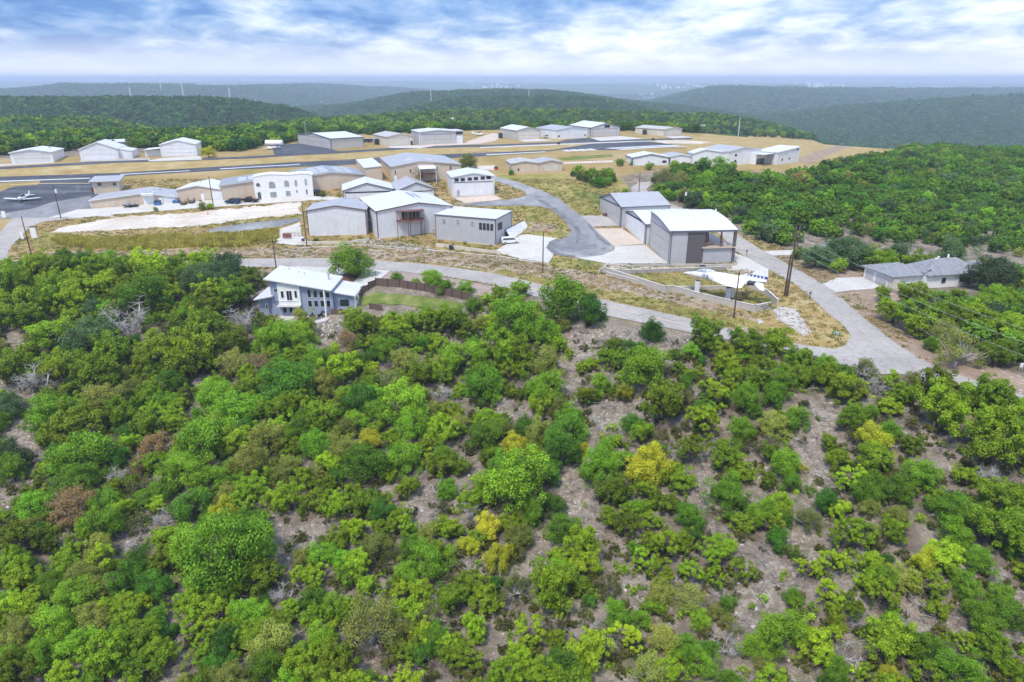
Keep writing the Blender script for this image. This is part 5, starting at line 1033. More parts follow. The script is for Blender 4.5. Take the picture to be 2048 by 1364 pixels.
def nearest(i):
    k, g, r_, p, q = TREES[i]; best = min(ANCH, key=lambda a: (a[0][0] - p[0]) ** 2 + (a[0][1] - p[1]) ** 2); return best, math.hypot(best[0][0] - p[0], best[0][1] - p[1])
LOOK = {'j': 'dark juniper', 'x': 'open-crowned juniper', 'k': 'green oak', 'q': 'deep green oak', 'b': 'grey-green live oak', 'g': 'yellowish green elm', 'h': 'thin pale elm', 'y': 'golden-leaved tree', 'r': 'rust-brown withered tree', 'o': 'oak', 'd': 'leafless grey tree'}
OWN = {}
for ai, (ap, an) in enumerate(ANCH[:23]):      # the anchor trees themselves get a label of their own
    i = min(range(len(TREES)), key=lambda n: math.hypot(TREES[n][3][0] - ap[0], TREES[n][3][1] - ap[1]))
    if i not in OWN: OWN[i] = an
EXTRA = ['standing alone on the bare slope east of the wood', 'with a split crown, right of centre in the wood', 'the largest pale crown low in the middle of the picture', 'just below the blue-grey house terrace',
         'on a bare leaning stem in the upper clearing', 'filling the lower left of the hillside', 'among junipers in the lower middle of the wood', 'with white branches showing, left part of the wood', 'the smoothest crown in the upper left wood',
         'just right of the smooth grey-green dome', 'in the middle of the hillside', 'near the right edge of the picture', 'left of the middle, above the widest paired crowns', 'beside the stony gully on the right', 'at the far left beside the pale path',
         'beside bleached twigs near the right edge', 'at the bottom edge right of the middle', 'in the left wood below the pale path', 'in the lower right quarter of the wood', 'at the kerb above the middle of the wood', 'with a round crown in the mulch bed by the driveway',
         'at the kerb left of the blue-grey house', 'in the stony clearing below the slim golden tree']
groups = {}
for i, t in enumerate(TREES):
    (ap, an), dd = nearest(i); dx, dy = t[3][0] - ap[0], t[3][1] - ap[1]
    side = ('left of' if dx < 0 else 'right of') if abs(dx) > abs(dy) else ('beyond' if dy < 0 else 'in front of')
    size = 'large' if t[2] > 3.1 else ('small' if t[2] < 1.5 else '')
    groups.setdefault((t[0], size, side, an), []).append((dd, i))
ORD = ['nearest', 'second nearest', 'third nearest', 'fourth nearest', 'fifth nearest', 'sixth nearest', 'seventh nearest', 'eighth nearest', 'ninth nearest', 'tenth nearest', 'eleventh nearest', 'twelfth nearest']
TLAB = {}
for (k_, size, side, an), lst in groups.items():
    lst = [x for x in sorted(lst) if x[1] not in OWN]
    for n, (dd, i) in enumerate(lst):
        s_ = (size + ' ' if size else 'medium ') + LOOK[k_]
        TLAB[i] = s_ + (', ' if len(lst) == 1 else ', ' + ORD[min(n, 11)] + ' of its kind ') + side + ' the ' + an
for i, an in OWN.items(): TLAB[i] = an + ' ' + EXTRA[[a[1] for a in ANCH].index(an)]
counters = {}
for i, (k_, g, rad, p, q) in enumerate(TREES):
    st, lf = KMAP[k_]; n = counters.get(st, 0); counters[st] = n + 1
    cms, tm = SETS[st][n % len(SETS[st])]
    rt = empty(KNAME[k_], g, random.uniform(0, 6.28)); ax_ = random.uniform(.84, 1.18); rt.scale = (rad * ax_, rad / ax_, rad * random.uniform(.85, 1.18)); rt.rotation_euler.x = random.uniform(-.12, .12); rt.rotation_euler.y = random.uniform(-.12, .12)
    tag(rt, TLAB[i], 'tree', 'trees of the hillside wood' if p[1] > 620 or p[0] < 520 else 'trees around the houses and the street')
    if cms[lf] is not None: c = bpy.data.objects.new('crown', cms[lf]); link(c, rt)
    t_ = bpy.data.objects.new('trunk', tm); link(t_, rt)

# ------------------------------------------------------------------ scattered growth
def joined(name, kind, leaf, seed, wood, nleaf=None, size=None):
    c, mb = make_tree(kind, seed); v, f, ti = c
    if nleaf:
        r = np.random.default_rng(seed); pick = r.choice(len(f), nleaf, replace=False); q = v.reshape(-1, 4, 3)[pick]; ctr = q.mean(1, keepdims=True)
        q = ctr + (q - ctr) * size; v = q.reshape(-1, 3); f = np.arange(4 * nleaf).reshape(-1, 4); ti = ti[pick]; mb = MB().tube([(0, 0, -.3), (0, 0, .6)], .07, 4)
    k = len(v); vv = [tuple(x) for x in v] + mb.v; ff = [tuple(x) for x in f] + [tuple(i + k for i in q) for q in mb.f]
    me = mesh_from(name, vv, ff, [LM[leaf], wood]); mi = np.zeros(len(ff), int); mi[len(f):] = 1; me.polygons.foreach_set('material_index', mi)
    a = me.attributes.new('tint', 'FLOAT', 'FACE'); a.data.foreach_set('value', np.concatenate([ti, np.full(len(mb.f), .5)]).astype(np.float32))
    return bpy.data.objects.new(name, me)
def scatter(name, pts, sc, idx, protos, label, cat=None, tilt=0.0, kind='stuff'):
    pts = np.asarray(pts); n = len(pts); me = bpy.data.meshes.new(name); me.vertices.add(n); me.vertices.foreach_set('co', pts.astype(np.float32).ravel())
    r = np.random.default_rng(n)
    for an, ty, val in (('sc', 'FLOAT', sc), ('ix', 'INT', idx)):
        a = me.attributes.new(an, ty, 'POINT'); a.data.foreach_set('value', np.asarray(val, np.float32 if ty == 'FLOAT' else np.int32))
    rot = np.stack([r.uniform(-tilt, tilt, n), r.uniform(-tilt, tilt, n), r.uniform(0, 6.28, n)], 1)
    a = me.attributes.new('ro', 'FLOAT_VECTOR', 'POINT'); a.data.foreach_set('vector', rot.astype(np.float32).ravel())
    o = bpy.data.objects.new(name, me); link(o); tag(o, label, cat, None, kind)
    pc = bpy.data.collections.new(name + '_source')
    for i, p in enumerate(protos): p.name = '%s_source_%02d' % (name, i); pc.objects.link(p)
    ng = bpy.data.node_groups.new(name, 'GeometryNodeTree'); ng.interface.new_socket('Geometry', in_out='INPUT', socket_type='NodeSocketGeometry'); ng.interface.new_socket('Geometry', in_out='OUTPUT', socket_type='NodeSocketGeometry')
    N = ng.nodes.new; gi = N('NodeGroupInput'); go = N('NodeGroupOutput'); ip = N('GeometryNodeInstanceOnPoints'); ci = N('GeometryNodeCollectionInfo')
    ci.inputs['Collection'].default_value = pc; ci.inputs['Separate Children'].default_value = True; ci.inputs['Reset Children'].default_value = True; ip.inputs['Pick Instance'].default_value = True
    def na(nm, dt): q = N('GeometryNodeInputNamedAttribute'); q.data_type = dt; q.inputs['Name'].default_value = nm; return [x for x in q.outputs if x.enabled and x.name == 'Attribute'][0]
    l = ng.links.new; l(gi.outputs[0], ip.inputs['Points']); l(ci.outputs[0], ip.inputs['Instance']); l(na('ix', 'INT'), ip.inputs['Instance Index']); l(na('sc', 'FLOAT'), ip.inputs['Scale']); l(na('ro', 'FLOAT_VECTOR'), ip.inputs['Rotation']); l(ip.outputs[0], go.inputs[0])
    m = o.modifiers.new('scatter', 'NODES'); m.node_group = ng; return o
def grid_pts(x0, x1, y0, y1, step, r, jit=.45):
    X, Y = np.meshgrid(np.arange(x0, x1, step), np.arange(y0, y1, step)); X = X.ravel() + r.uniform(-jit, jit, X.size) * step; Y = Y.ravel() + r.uniform(-jit, jit, Y.size) * step
    Z = hgt(X, Y); px, py = PX((X, Y, Z)); return X, Y, Z, px, py
r = np.random.default_rng(11)
tx = np.array([[t[1].x, t[1].y, t[2]] for t in TREES])
def clear_of(X, Y, R_, k=.8):
    ok = np.ones(len(X), bool)
    for x, y, q in tx: ok &= (X - x) ** 2 + (Y - y) ** 2 > (k * (q + R_)) ** 2
    return ok
MIDW = [(1308, 366), (1330, 352), (1380, 343), (1450, 346), (1475, 358), (1520, 356), (1570, 360), (1620, 352), (1680, 334), (1790, 322), (1810, 306), (1810, 290), (2300, 290), (2300, 470), (2060, 520), (1960, 500), (1850, 492), (1720, 482), (1640, 478), (1600, 492), (1530, 490), (1490, 466), (1460, 438), (1400, 424), (1345, 405), (1312, 390), (1308, 365)]
MIDW2 = [(1820, 630), (1900, 622), (1960, 600), (2040, 560), (2400, 560), (2400, 760), (2040, 730), (1960, 705), (1930, 690), (1860, 665)]
MIDW3 = [(1140, 350), (1165, 346), (1225, 352), (1250, 360), (1215, 376), (1190, 378), (1158, 366)]
HOUSES = [[(500, 540), (760, 540), (770, 585), (950, 600), (945, 640), (720, 640), (650, 665), (545, 665), (505, 600)], [(1720, 520), (1965, 540), (1965, 590), (1720, 600)], [(1560, 500), (1725, 500), (1730, 550), (1600, 560)]]
# fill between the placed trees of the foreground wood
WOOD = [(-900, 590), (0, 548), (60, 533), (140, 520), (330, 530), (500, 545), (560, 560), (700, 640), (940, 620), (990, 600), (1100, 625), (1240, 660), (1300, 668), (1480, 690), (1560, 705), (1640, 722), (1760, 760), (1860, 775), (2040, 815), (2900, 900), (2900, 2600), (-900, 2600)]
X, Y, Z, px, py = grid_pts(-140, 110, 22, 172, 2.5, r); R_ = r.uniform(.9, 2.2, len(X))
ok = pip(px, py, WOOD) & clear_of(X, Y, R_, .5)
for c in HOUSES: ok &= ~pip(px, py, c)
for c in CLEAR_PX: ok &= ~pip(px, py, c)
keep = ok & (r.uniform(0, 1, len(X)) < np.where(px < 880, .88, np.where(py < 760, .62, .5)))
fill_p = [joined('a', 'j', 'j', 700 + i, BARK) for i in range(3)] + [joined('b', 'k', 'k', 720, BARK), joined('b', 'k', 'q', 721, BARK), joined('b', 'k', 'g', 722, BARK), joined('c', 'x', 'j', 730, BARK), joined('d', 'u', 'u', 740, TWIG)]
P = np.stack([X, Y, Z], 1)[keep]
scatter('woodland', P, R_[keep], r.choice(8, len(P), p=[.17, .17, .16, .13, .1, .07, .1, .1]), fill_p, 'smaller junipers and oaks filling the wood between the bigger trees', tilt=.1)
# brush
X, Y, Z, px, py = grid_pts(-130, 110, 22, 168, 1.5, r); ok = pip(px, py, WOOD)
for c in HOUSES[:1]: ok &= ~pip(px, py, c)
inclear = np.zeros(len(X), bool)
for c in CLEAR_PX: inclear |= pip(px, py, c)
keep = ok & (r.uniform(0, 1, len(X)) < np.where(inclear, .16, .66)); P = np.stack([X, Y, Z], 1)[keep]
brush = [joined('u', 'u', 'u', 800 + i, TWIG, 900, 2.2) for i in range(3)] + [joined('u', 'u', 'j', 810, TWIG, 600, 2.2)]
scatter('undergrowth', P, r.uniform(.35, 1.05, len(P)), r.integers(0, 4, len(P)), brush, 'low brown-green brush on the floor of the wood', tilt=.2)
# stones and deadwood
def rock(seed, flat=.55):
    r_ = np.random.default_rng(seed); bm = bmesh.new(); bmesh.ops.create_icosphere(bm, subdivisions=1, radius=1)
    for v_ in bm.verts: v_.co *= r_.uniform(.65, 1.15); v_.co.z *= flat
    me = bpy.data.meshes.new('rock'); bm.to_mesh(me); bm.free(); me.materials.append(ROCKM); return bpy.data.objects.new('rock', me)
ROCKM, t_, b_ = ntree('limestone_rock'); oi = t_.nodes.new('ShaderNodeObjectInfo'); t_.links.new(mixc(t_, oi.outputs['Random'], (.22, .19, .16), (.52, .475, .42)), b_.inputs['Base Color']); b_.inputs['Roughness'].default_value = .95
X, Y, Z, px, py = grid_pts(-120, 100, 22, 160, 1.1, r); inclear = np.zeros(len(X), bool); ok = pip(px, py, WOOD)
for c in CLEAR_PX: inclear |= pip(px, py, c)
pn = nz(X, Y, 14, 9)
keep = ok & (r.uniform(0, 1, len(X)) < np.where(inclear, .55, np.where(pn > .1, .22, .05))); P = np.stack([X, Y, Z], 1)[keep]
scatter('limestone_rocks', P, r.uniform(.08, .34, len(P)) ** 1.0, r.integers(0, 4, len(P)), [rock(i) for i in range(4)], 'pale broken limestone lying on the stony slope', tilt=.4)
RUB = [[(1545, 622), (1560, 614), (1590, 618), (1604, 640), (1622, 664), (1612, 674), (1585, 655), (1556, 640)], [(700, 482), (760, 478), (870, 497), (868, 505), (740, 497)], [(1430, 545), (1500, 536), (1520, 548), (1470, 556)], [(620, 640), (700, 640), (690, 690), (640, 690)]]
X, Y, Z, px, py = grid_pts(-70, 70, 90, 190, .7, r); ok = np.zeros(len(X), bool)
for c in RUB: ok |= pip(px, py, c)
P = np.stack([X, Y, Z], 1)[ok]; scatter('rubble', P, r.uniform(.12, .5, len(P)), r.integers(0, 4, len(P)), [rock(i + 10, .7) for i in range(4)], 'heaped white limestone rubble on the banks', tilt=.5)
def log_(seed):
    rg = random.Random(seed); mb = MB()
    for _ in range(9): a = rg.uniform(0, 6.28); p = Vector((rg.uniform(-.5, .5), rg.uniform(-.5, .5), rg.uniform(.02, .2))); limb(mb, p, p + Vector((math.cos(a), math.sin(a), rg.uniform(-.05, .3))) * rg.uniform(.5, 1.5), .035, .012, rg, .12, 3, 4)
    return bpy.data.objects.new('log', mesh_from('log', mb.v, mb.f, GREY if seed % 2 else TWIG))
X, Y, Z, px, py = grid_pts(-120, 100, 22, 160, 3.0, r); ok = pip(px, py, WOOD)
for c in HOUSES[:1]: ok &= ~pip(px, py, c)
keep = ok & (r.uniform(0, 1, len(X)) < .40); P = np.stack([X, Y, Z], 1)[keep]
def snag(seed):
    rg = random.Random(seed); mb = MB()
    for _ in range(12):
        a = rg.uniform(0, 6.28); e_ = Vector((math.cos(a), math.sin(a), rg.uniform(.1, .9))) * rg.uniform(.5, 1.1); P_ = limb(mb, (0, 0, -.1), e_, .022, .007, rg, .3, 3, 3)
        for q in P_[1:]:
            for _ in range(3): limb(mb, q, q + Vector((rg.uniform(-1, 1), rg.uniform(-1, 1), rg.uniform(-.5, .6))) * .35, .008, .003, rg, .2, 2, 3)
    return bpy.data.objects.new('snag', mesh_from('snag', mb.v, mb.f, (TWIG, GREY, TWIG)[seed % 3]))
X2, Y2, Z2, px2, py2 = grid_pts(-125, 105, 22, 160, 1.7, r); ok2 = pip(px2, py2, WOOD) & ~pip(px2, py2, HOUSES[0])
pn2 = nz(X2, Y2, 12, 77); k2 = ok2 & (r.uniform(0, 1, len(X2)) < np.where(pn2 > .0, .85, .35)); P2_ = np.stack([X2, Y2, Z2], 1)[k2]
scatter('dead_brush', P2_, r.uniform(.5, 1.5, len(P2_)), r.integers(0, 3, len(P2_)), [snag(i) for i in range(3)], 'tangles of dry grey twigs on the floor of the wood', tilt=.3)
scatter('deadwood', P, r.uniform(.7, 1.7, len(P)), r.integers(0, 4, len(P)), [log_(i) for i in range(4)], 'fallen bleached branches on the floor of the wood', tilt=.15)
# the eastern wood, the belt beyond the runway, the far hills
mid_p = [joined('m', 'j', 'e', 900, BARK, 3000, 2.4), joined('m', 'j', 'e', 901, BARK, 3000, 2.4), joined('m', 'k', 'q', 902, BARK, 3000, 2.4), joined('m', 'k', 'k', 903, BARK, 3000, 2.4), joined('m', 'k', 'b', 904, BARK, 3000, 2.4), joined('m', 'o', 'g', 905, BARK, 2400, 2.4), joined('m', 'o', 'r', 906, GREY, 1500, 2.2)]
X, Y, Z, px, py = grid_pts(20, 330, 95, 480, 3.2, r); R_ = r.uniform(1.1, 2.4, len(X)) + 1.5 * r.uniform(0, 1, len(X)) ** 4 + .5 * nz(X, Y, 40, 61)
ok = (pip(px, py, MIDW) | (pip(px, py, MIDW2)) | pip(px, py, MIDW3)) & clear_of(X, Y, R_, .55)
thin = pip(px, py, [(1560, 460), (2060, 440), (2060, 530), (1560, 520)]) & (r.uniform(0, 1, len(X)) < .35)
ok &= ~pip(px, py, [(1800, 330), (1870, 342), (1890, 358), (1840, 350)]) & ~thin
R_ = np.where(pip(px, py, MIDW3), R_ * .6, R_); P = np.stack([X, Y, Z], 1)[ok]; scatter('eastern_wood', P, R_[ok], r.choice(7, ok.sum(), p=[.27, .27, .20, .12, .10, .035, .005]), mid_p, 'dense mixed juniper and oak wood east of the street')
FE = np.array([[-3000, 318], [0, 318], (20, 322), (32, 303), (120, 304), (162, 298), (300, 296), (400, 303), (470, 303), (560, 290), (640, 270), (760, 270), (1000, 258), (1250, 262), (1400, 266), (1600, 277), (1780, 292), (1800, 300), (5000, 320)], float)
far_p = [joined('f', 'j', 'n', 950, BARK, 900, 4.0), joined('f', 'k', 'q', 951, BARK, 900, 4.0), joined('f', 'k', 'k', 952, BARK, 900, 4.0), joined('f', 'j', 'j', 953, BARK, 900, 4.0), joined('f', 'k', 'b', 954, BARK, 900, 4.0), joined('f', 'o', 'g', 955, BARK, 700, 4.0)]
def polar(r0, r1, area, seed):
    q = np.random.default_rng(seed); az = R(40); n = int(.5 * (r1 * r1 - r0 * r0) * 2 * az / area); rr = np.sqrt(q.uniform(r0 * r0, r1 * r1, n)); th = q.uniform(-az, az, n)
    X = rr * np.sin(th); Y = rr * np.cos(th); Z = hgt(X, Y); px, py = PX((X, Y, Z)); return X, Y, Z, px, py
X, Y, Z, px, py = polar(285, 850, 13, 1); ok = (py < np.interp(px, FE[:, 0], FE[:, 1]) + 1.0) & (Y > 290) & ((Y > 455) | (px < 1800) & (py < np.interp(px, FE[:, 0], FE[:, 1]))) 
for q_ in [(0, 108, 320, 360), ]: pass
P = np.stack([X, Y, Z - .3], 1)[ok]; scatter('tree_belt', P, r.uniform(1.7, 3.6, len(P)), r.choice(6, len(P), p=[.34, .26, .05, .22, .10, .03]), far_p, 'belt of green trees beyond the airfield')
lump = [joined('h', 'j', 'n', 970, BARK, 300, 7.5), joined('h', 'k', 'n', 971, BARK, 300, 7.5), joined('h', 'k', 'b', 972, BARK, 300, 7.5), joined('h', 'k', 'q', 973, BARK, 300, 7.5)]
X, Y, Z, px, py = polar(850, 2300, 42, 2); P = np.stack([X, Y, Z - .5], 1)
scatter('hill_forest', P, r.uniform(2.6, 5.4, len(P)), r.choice(4, len(P), p=[.38, .38, .10, .14]), lump, 'forest covering the nearer hills')
X, Y, Z, px, py = polar(2300, 5200, 230, 3); P = np.stack([X, Y, Z - 2], 1)
scatter('distant_forest', P, r.uniform(6, 12, len(P)), r.choice(4, len(P), p=[.4, .4, .1, .1]), lump[:0] + [bpy.data.objects.new('z', q.data) for q in lump], 'hazy forest on the farther hills')

# ------------------------------------------------------------------ blue-grey house on the slope
def slab(mb, c, th):          # four top corners -> a slab
    return mb.add([(x, y, z - th) for x, y, z in c] + list(c), [(3, 2, 1, 0), (4, 5, 6, 7), (0, 1, 5, 4), (1, 2, 6, 5), (2, 3, 7, 6), (3, 0, 4, 7)])
HX, HY, HZ = -49.0, 131.3, -3.5
class Loc(Bld):
    def __init__(s, root, o, ang, w, d, z0): s.root, s.o, s.ang, s.w, s.d, s.z0 = root, Vector(o), ang, w, d, z0; s.ux = Vector((math.cos(ang), math.sin(ang), 0)); s.uy = Vector((-s.ux.y, s.ux.x, 0)); s.prof = None
hr = empty('house', (HX, HY, HZ)); tag(hr, 'blue-grey modern house with white slanting roof and tall window wall', 'house')
b = Loc(hr, (HX, HY, HZ), 0, 12.4, 9.5, HZ); b.axis = 'v'; b.prof = [(0, 7.7), (1, 5.5)]
MB().prism([(0, -2.5), (0, 7.67), (12.4, 5.47), (12.4, -2.5)], 'y', 0, 9.2).build('wall', MAT['wall_blue'], hr)
rf = slab(MB(), [(-.8, -.9, 8.0), (12.5, -.9, 5.6), (12.5, 9.6, 5.6), (-.8, 9.6, 8.0)], .22).build('roof', MAT['roof_white_y'], hr)
MB().box(10.3, 10.6, 5.6, 5.9, 5.9, 7.0).tube([(10.45, 5.75, 6.9), (10.45, 5.75, 7.4)], .26, 8).build('chimney', MAT['steel'], rf)
for x, y in ((1.6, 8), (3.9, 7), (5.2, 6.7)): zr = 8.05 - (x + 1.3) * .176; MB().tube([(x, y, zr - .1), (x, y, zr + .3)], .12, 6).build('roof_vent', MAT['steel'], rf)
def z9(u, v): return 500 + u / 7.877, 520 + v / 7.877
# projecting white bay with sliding door and balcony
bu0, _ = b.face(*z9(455, 600)); bu1, _ = b.face(*z9(800, 600)); _, bz = b.face(*z9(620, 690)); _, bt = b.face(*z9(620, 430)); bt += .9
MB().box(bu0, bu1, -.35, -.01, bz, bt).build('bay', MAT['stucco'], hr); MB().box(bu0, bu1, -.30, -.01, -1.6, bz - .02).build('lower_bay', MAT['wall_blue'], hr)
def hwin(u0, v0, u1, v1, off=0.0, **kw):
    p, q = z9(u0, v0), z9(u1, v1); a0, t1 = b.face(*p); a1, t0 = b.face(*q)
    w_ = b.window('F', a0, a1, t0, t1, **kw)
    if off: w_.location.y -= off
for q in ((487, 480, 548, 588), (700, 472, 757, 588)): hwin(*q, off=.36, frame='trim_white')
hwin(575, 475, 680, 628, off=.36, frame='trim_white', cols=2)
for q in ((520, 722, 598, 830), (616, 718, 694, 830), (715, 718, 790, 822)): hwin(*q, off=.31, frame='trim_white')
hwin(372, 445, 450, 512, frame='trim_white', cols=2); hwin(240, 690, 292, 775, frame='trim_white'); hwin(430, 690, 480, 750, frame='trim_white')
for k in range(4):
    x0 = 892 + k * 97; hwin(x0, 462 + k * 14, x0 + 78, 590 + k * 2, frame='trim_white'); hwin(x0 + 15, 632, x0 + 93, 738, frame='trim_white')
MB().box(bu0 - .1, bu1 + .1, -1.6, -.36, bz - .18, bz).build('balcony', MAT['trim_white'], hr)
mb = MB(); n = 24
for k in range(n + 1): q = bu0 + (bu1 - bu0) * k / n; mb.box(q - .015, q + .015, -1.58, -1.55, bz, bz + .95)
mb.box(bu0 - .1, bu1 + .1, -1.6, -1.54, bz + .95, bz + 1.0); tag(mb.build('railing', MAT['black_plastic'], hr), kind='stuff')
# right wing
MB().prism([(12.42, -1.5), (12.42, 4.6), (16.6, 3.9), (16.6, -1.5)], 'y', 1.0, 8.4).build('east_wing', MAT['wall_blue'], hr)
MB().box(16.61, 16.68, 1.0, 8.4, -1.5, 3.8).build('stucco_end', MAT['stucco'], hr)
slab(MB(), [(12.55, .4, 4.85), (17.0, .4, 4.05), (17.0, 9.0, 4.05), (12.55, 9.0, 4.85)], .2).build('wing_roof', MAT['roof_white_y'], hr)
MB().box(13.6, 15.4, .93, .99, 1.7, 3.1).build('window', MAT['glass'], hr); MB().box(16.69, 16.74, 2.4, 3.4, 2.3, 3.1).build('window', MAT['glass'], hr); MB().box(16.69, 16.74, 5.0, 6.0, 2.3, 3.1).build('window', MAT['glass'], hr)
MB().box(12.45, 17, .5, .98, -1.2, 1.0).build('stone_base', MAT['limestone'], hr)
MB().box(10.9, 11.15, -1.0, -.75, -1.6, 5.5).build('porch_post', MAT['white'], hr)
# left wing
MB().prism([(-3.0, -2), (-3.0, 3.5), (-.02, 4.2), (-.02, -2)], 'y', .6, 7.5).build('west_wing', MAT['wall_blue'], hr)
slab(MB(), [(-3.6, -.4, 3.5), (.5, -.9, 4.4), (.5, 8.2, 4.4), (-3.6, 8.2, 3.5)], .2).build('wing_roof', MAT['roof_white_y'], hr)
# terrace
tr = empty('terrace', (HX, HY, HZ)); tag(tr, 'pale concrete terrace and retaining wall below the blue-grey house', 'terrace')
MB().prism([(1.5, -.32), (1.8, -2.8), (5.6, -3.9), (10.5, -4.5), (11.7, -3.4), (12.3, -.02), (4.7, -.02), (4.7, -.32)], 'z', -4.0, .02).build('slab', MAT['concrete_new'], tr)
for k, (x, y, a_) in enumerate(((6.3, -2.2, .3), (7.6, -2.9, 2.2), (8.6, -1.4, 1.2), (9.8, -2.4, -.5), (10.4, -1.5, .9))):
    c = empty('patio_chair', (HX + x, HY + y, HZ + .02), a_); tag(c, 'black patio chair on the terrace, ' + ('westernmost', 'nearest the terrace edge', 'beside the wall and table', 'east of the table', 'beside the white post')[k], 'chair', 'patio chairs on the terrace')
    MB().box(-.3, .3, -.3, .3, .34, .42).build('seat', MAT['black_plastic'], c); MB().box(-.3, .3, .24, .31, .42, .95).build('backrest', MAT['black_plastic'], c)
    for sx in (-.26, .26):
        for sy in (-.26, .26): MB().box(sx - .03, sx + .03, sy - .03, sy + .03, 0, .34).build('leg', MAT['black_plastic'], c)
c = empty('patio_table', (HX + 8.6, HY - 2.4, HZ + .02)); tag(c, 'dark patio table in the middle of the terrace', 'table'); MB().tube([(0, 0, .68), (0, 0, .74)], .65, 14).build('table_top', MAT['black_plastic'], c); MB().tube([(0, 0, 0), (0, 0, .68)], .06, 6).build('leg', MAT['black_plastic'], c)
c = empty('barbecue', (HX + 10.6, HY - .7, HZ + .02), .1); tag(c, 'covered barbecue grill against the window wall', 'grill'); MB().box(-.6, .6, -.3, .3, .1, .8).build('cabinet', MAT['steel'], c); MB().prism([(-.3, .8), (-.3, 1.0), (-.1, 1.15), (.15, 1.15), (.3, 1.0), (.3, .8)], 'x', -.55, .55).build('lid', MAT['black_plastic'], c)
# ------------------------------------------------------------------ wooden yard fence
def fence(pts, h, label, name='wooden_fence', step=2.4, board='wood_dark', dz=0.0):
    P = [G(*p) if len(p) == 2 else Vector(p) for p in pts]; o = P[0].copy(); rt = empty(name, o); tag(rt, label, 'fence'); me_b = {}
    for a, c in zip(P, P[1:]):
        L_ = math.hypot(c.x - a.x, c.y - a.y); n = max(1, round(L_ / step)); ang = math.atan2(c.y - a.y, c.x - a.x)
        for k in range(n):
            p, q = a.lerp(c, k / n), a.lerp(c, (k + 1) / n); l = math.hypot(q.x - p.x, q.y - p.y); z = min(h1(p.x, p.y), h1(q.x, q.y))
            key = round(l, 2)
            if key not in me_b:
                mb = MB(); nb = 16
                for i in range(nb): mb.box(l * i / nb + .006, l * (i + 1) / nb - .006, -.01, .012, -.25, h + .03 * ((i * 7) % 3 - 1) * .6)
                m2 = MB().box(0, l, .013, .06, h * .22, h * .30).box(0, l, .013, .06, h * .74, h * .82); me_b[key] = (mesh_from('fence_panel', mb.v, mb.f, MAT[board]), mesh_from('rail', m2.v, m2.f, MAT[board]), mesh_from('post', *(lambda q_: (q_.v, q_.f))(MB().box(-.07, .07, -.12, -.012, -.3, h + .1)), MAT['pole_wood']))
            for nm, me in zip(('fence_panel', 'rail', 'post'), me_b[key]):
                ob = bpy.data.objects.new(nm, me); link(ob, rt); ob.location = (p.x - o.x, p.y - o.y, z - o.z + dz); ob.rotation_euler.z = ang
                if nm == 'fence_panel': ob['kind'] = 'stuff'
    return rt
fence([(722, 590), (752, 571), (800, 575), (850, 583), (942, 602)], 1.75, 'long dark wooden privacy fence between the gravel yard and the lawn')
fence([(664, 629), (700, 629)], 1.2, 'short dark wooden fence beside the terrace')
fence([(740, 618), (765, 622)], 1.3, 'short wooden fence at the lower corner of the lawn'); fence([(944, 603), (952, 622)], 1.6, 'end return of the yard fence half hidden by trees')
# ------------------------------------------------------------------ shingled house
a = G(1726, 555); c = G(1782, 577); e1 = G(1783, 577)
sr = empty('house', (a.x, a.y, a.z - .05)); tag(sr, 'low white house with grey shingle hip roof and two garage doors', 'house')
# garage block: its door wall runs from a to c
ang = math.atan2(c.y - a.y, c.x - a.x); gw = math.hypot(c.x - a.x, c.y - a.y); sr.rotation_euler.z = ang
shm, t_, b_ = ntree('shingles')
br = t_.nodes.new('ShaderNodeTexBrick'); t_.links.new(opos(t_), br.inputs['Vector']); br.inputs['Scale'].default_value = 1.0; br.inputs['Brick Width'].default_value = .9; br.inputs['Row Height'].default_value = .28; br.inputs['Mortar Size'].default_value = .012
br.inputs['Color1'].default_value = (.16, .165, .18, 1); br.inputs['Color2'].default_value = (.25, .255, .27, 1); br.inputs['Mortar'].default_value = (.10, .10, .11, 1); t_.links.new(mixc(t_, mapr(t_, noise(t_, opos(t_), 1.2, 6, .7), .35, .65, 0, .5), br.outputs['Color'], (.31, .31, .33)), b_.inputs['Base Color']); b_.inputs['Roughness'].default_value = .9; MAT['shingles'] = shm
def hip(name, x0, x1, y0, y1, e, rise, parent, ov=.6, mat='shingles'):
    x0 -= ov; x1 += ov; y0 -= ov; y1 += ov; w_, d_ = x1 - x0, y1 - y0; m = min(w_, d_) / 2; r_ = e + rise
    if w_ > d_: rid = [(x0 + m, (y0 + y1) / 2, r_), (x1 - m, (y0 + y1) / 2, r_)]; F = [(0, 1, 5, 4), (2, 3, 4, 5), (1, 2, 5), (3, 0, 4)]
    else: rid = [((x0 + x1) / 2, y0 + m, r_), ((x0 + x1) / 2, y1 - m, r_)]; F = [(1, 2, 5, 4), (3, 0, 4, 5), (0, 1, 4), (2, 3, 5)]
    v_ = [(x0, y0, e), (x1, y0, e), (x1, y1, e), (x0, y1, e)] + rid + [(x0, y0, e - .18), (x1, y0, e - .18), (x1, y1, e - .18), (x0, y1, e - .18)]
    return obj(name, v_, F + [(9, 8, 7, 6), (0, 6, 7, 1), (1, 7, 8, 2), (2, 8, 9, 3), (3, 9, 6, 0)], MAT[mat], parent)
MB().box(0, gw, 0, 7.0, -1.5, 2.75).build('garage_wall', MAT['stucco'], sr); hip('garage_roof', 0, gw, 0, 9.0, 2.8, 1.7, sr)
MB().box(3.4, gw + 1.2, 7.02, 22.5, -1.5, 2.75).build('wall', MAT['stucco'], sr); hip('roof', 2.6, gw + 1.2, 7.6, 21.0, 2.95, 2.5, sr)
hip('rear_roof', 5.0, gw - .2, 19.0, 25.5, 2.7, 1.9, sr)
MB().box(gw - 1.2, gw + .4, -.06, 1.5, -1, 2.6).build('stone_corner', MAT['limestone'], sr)
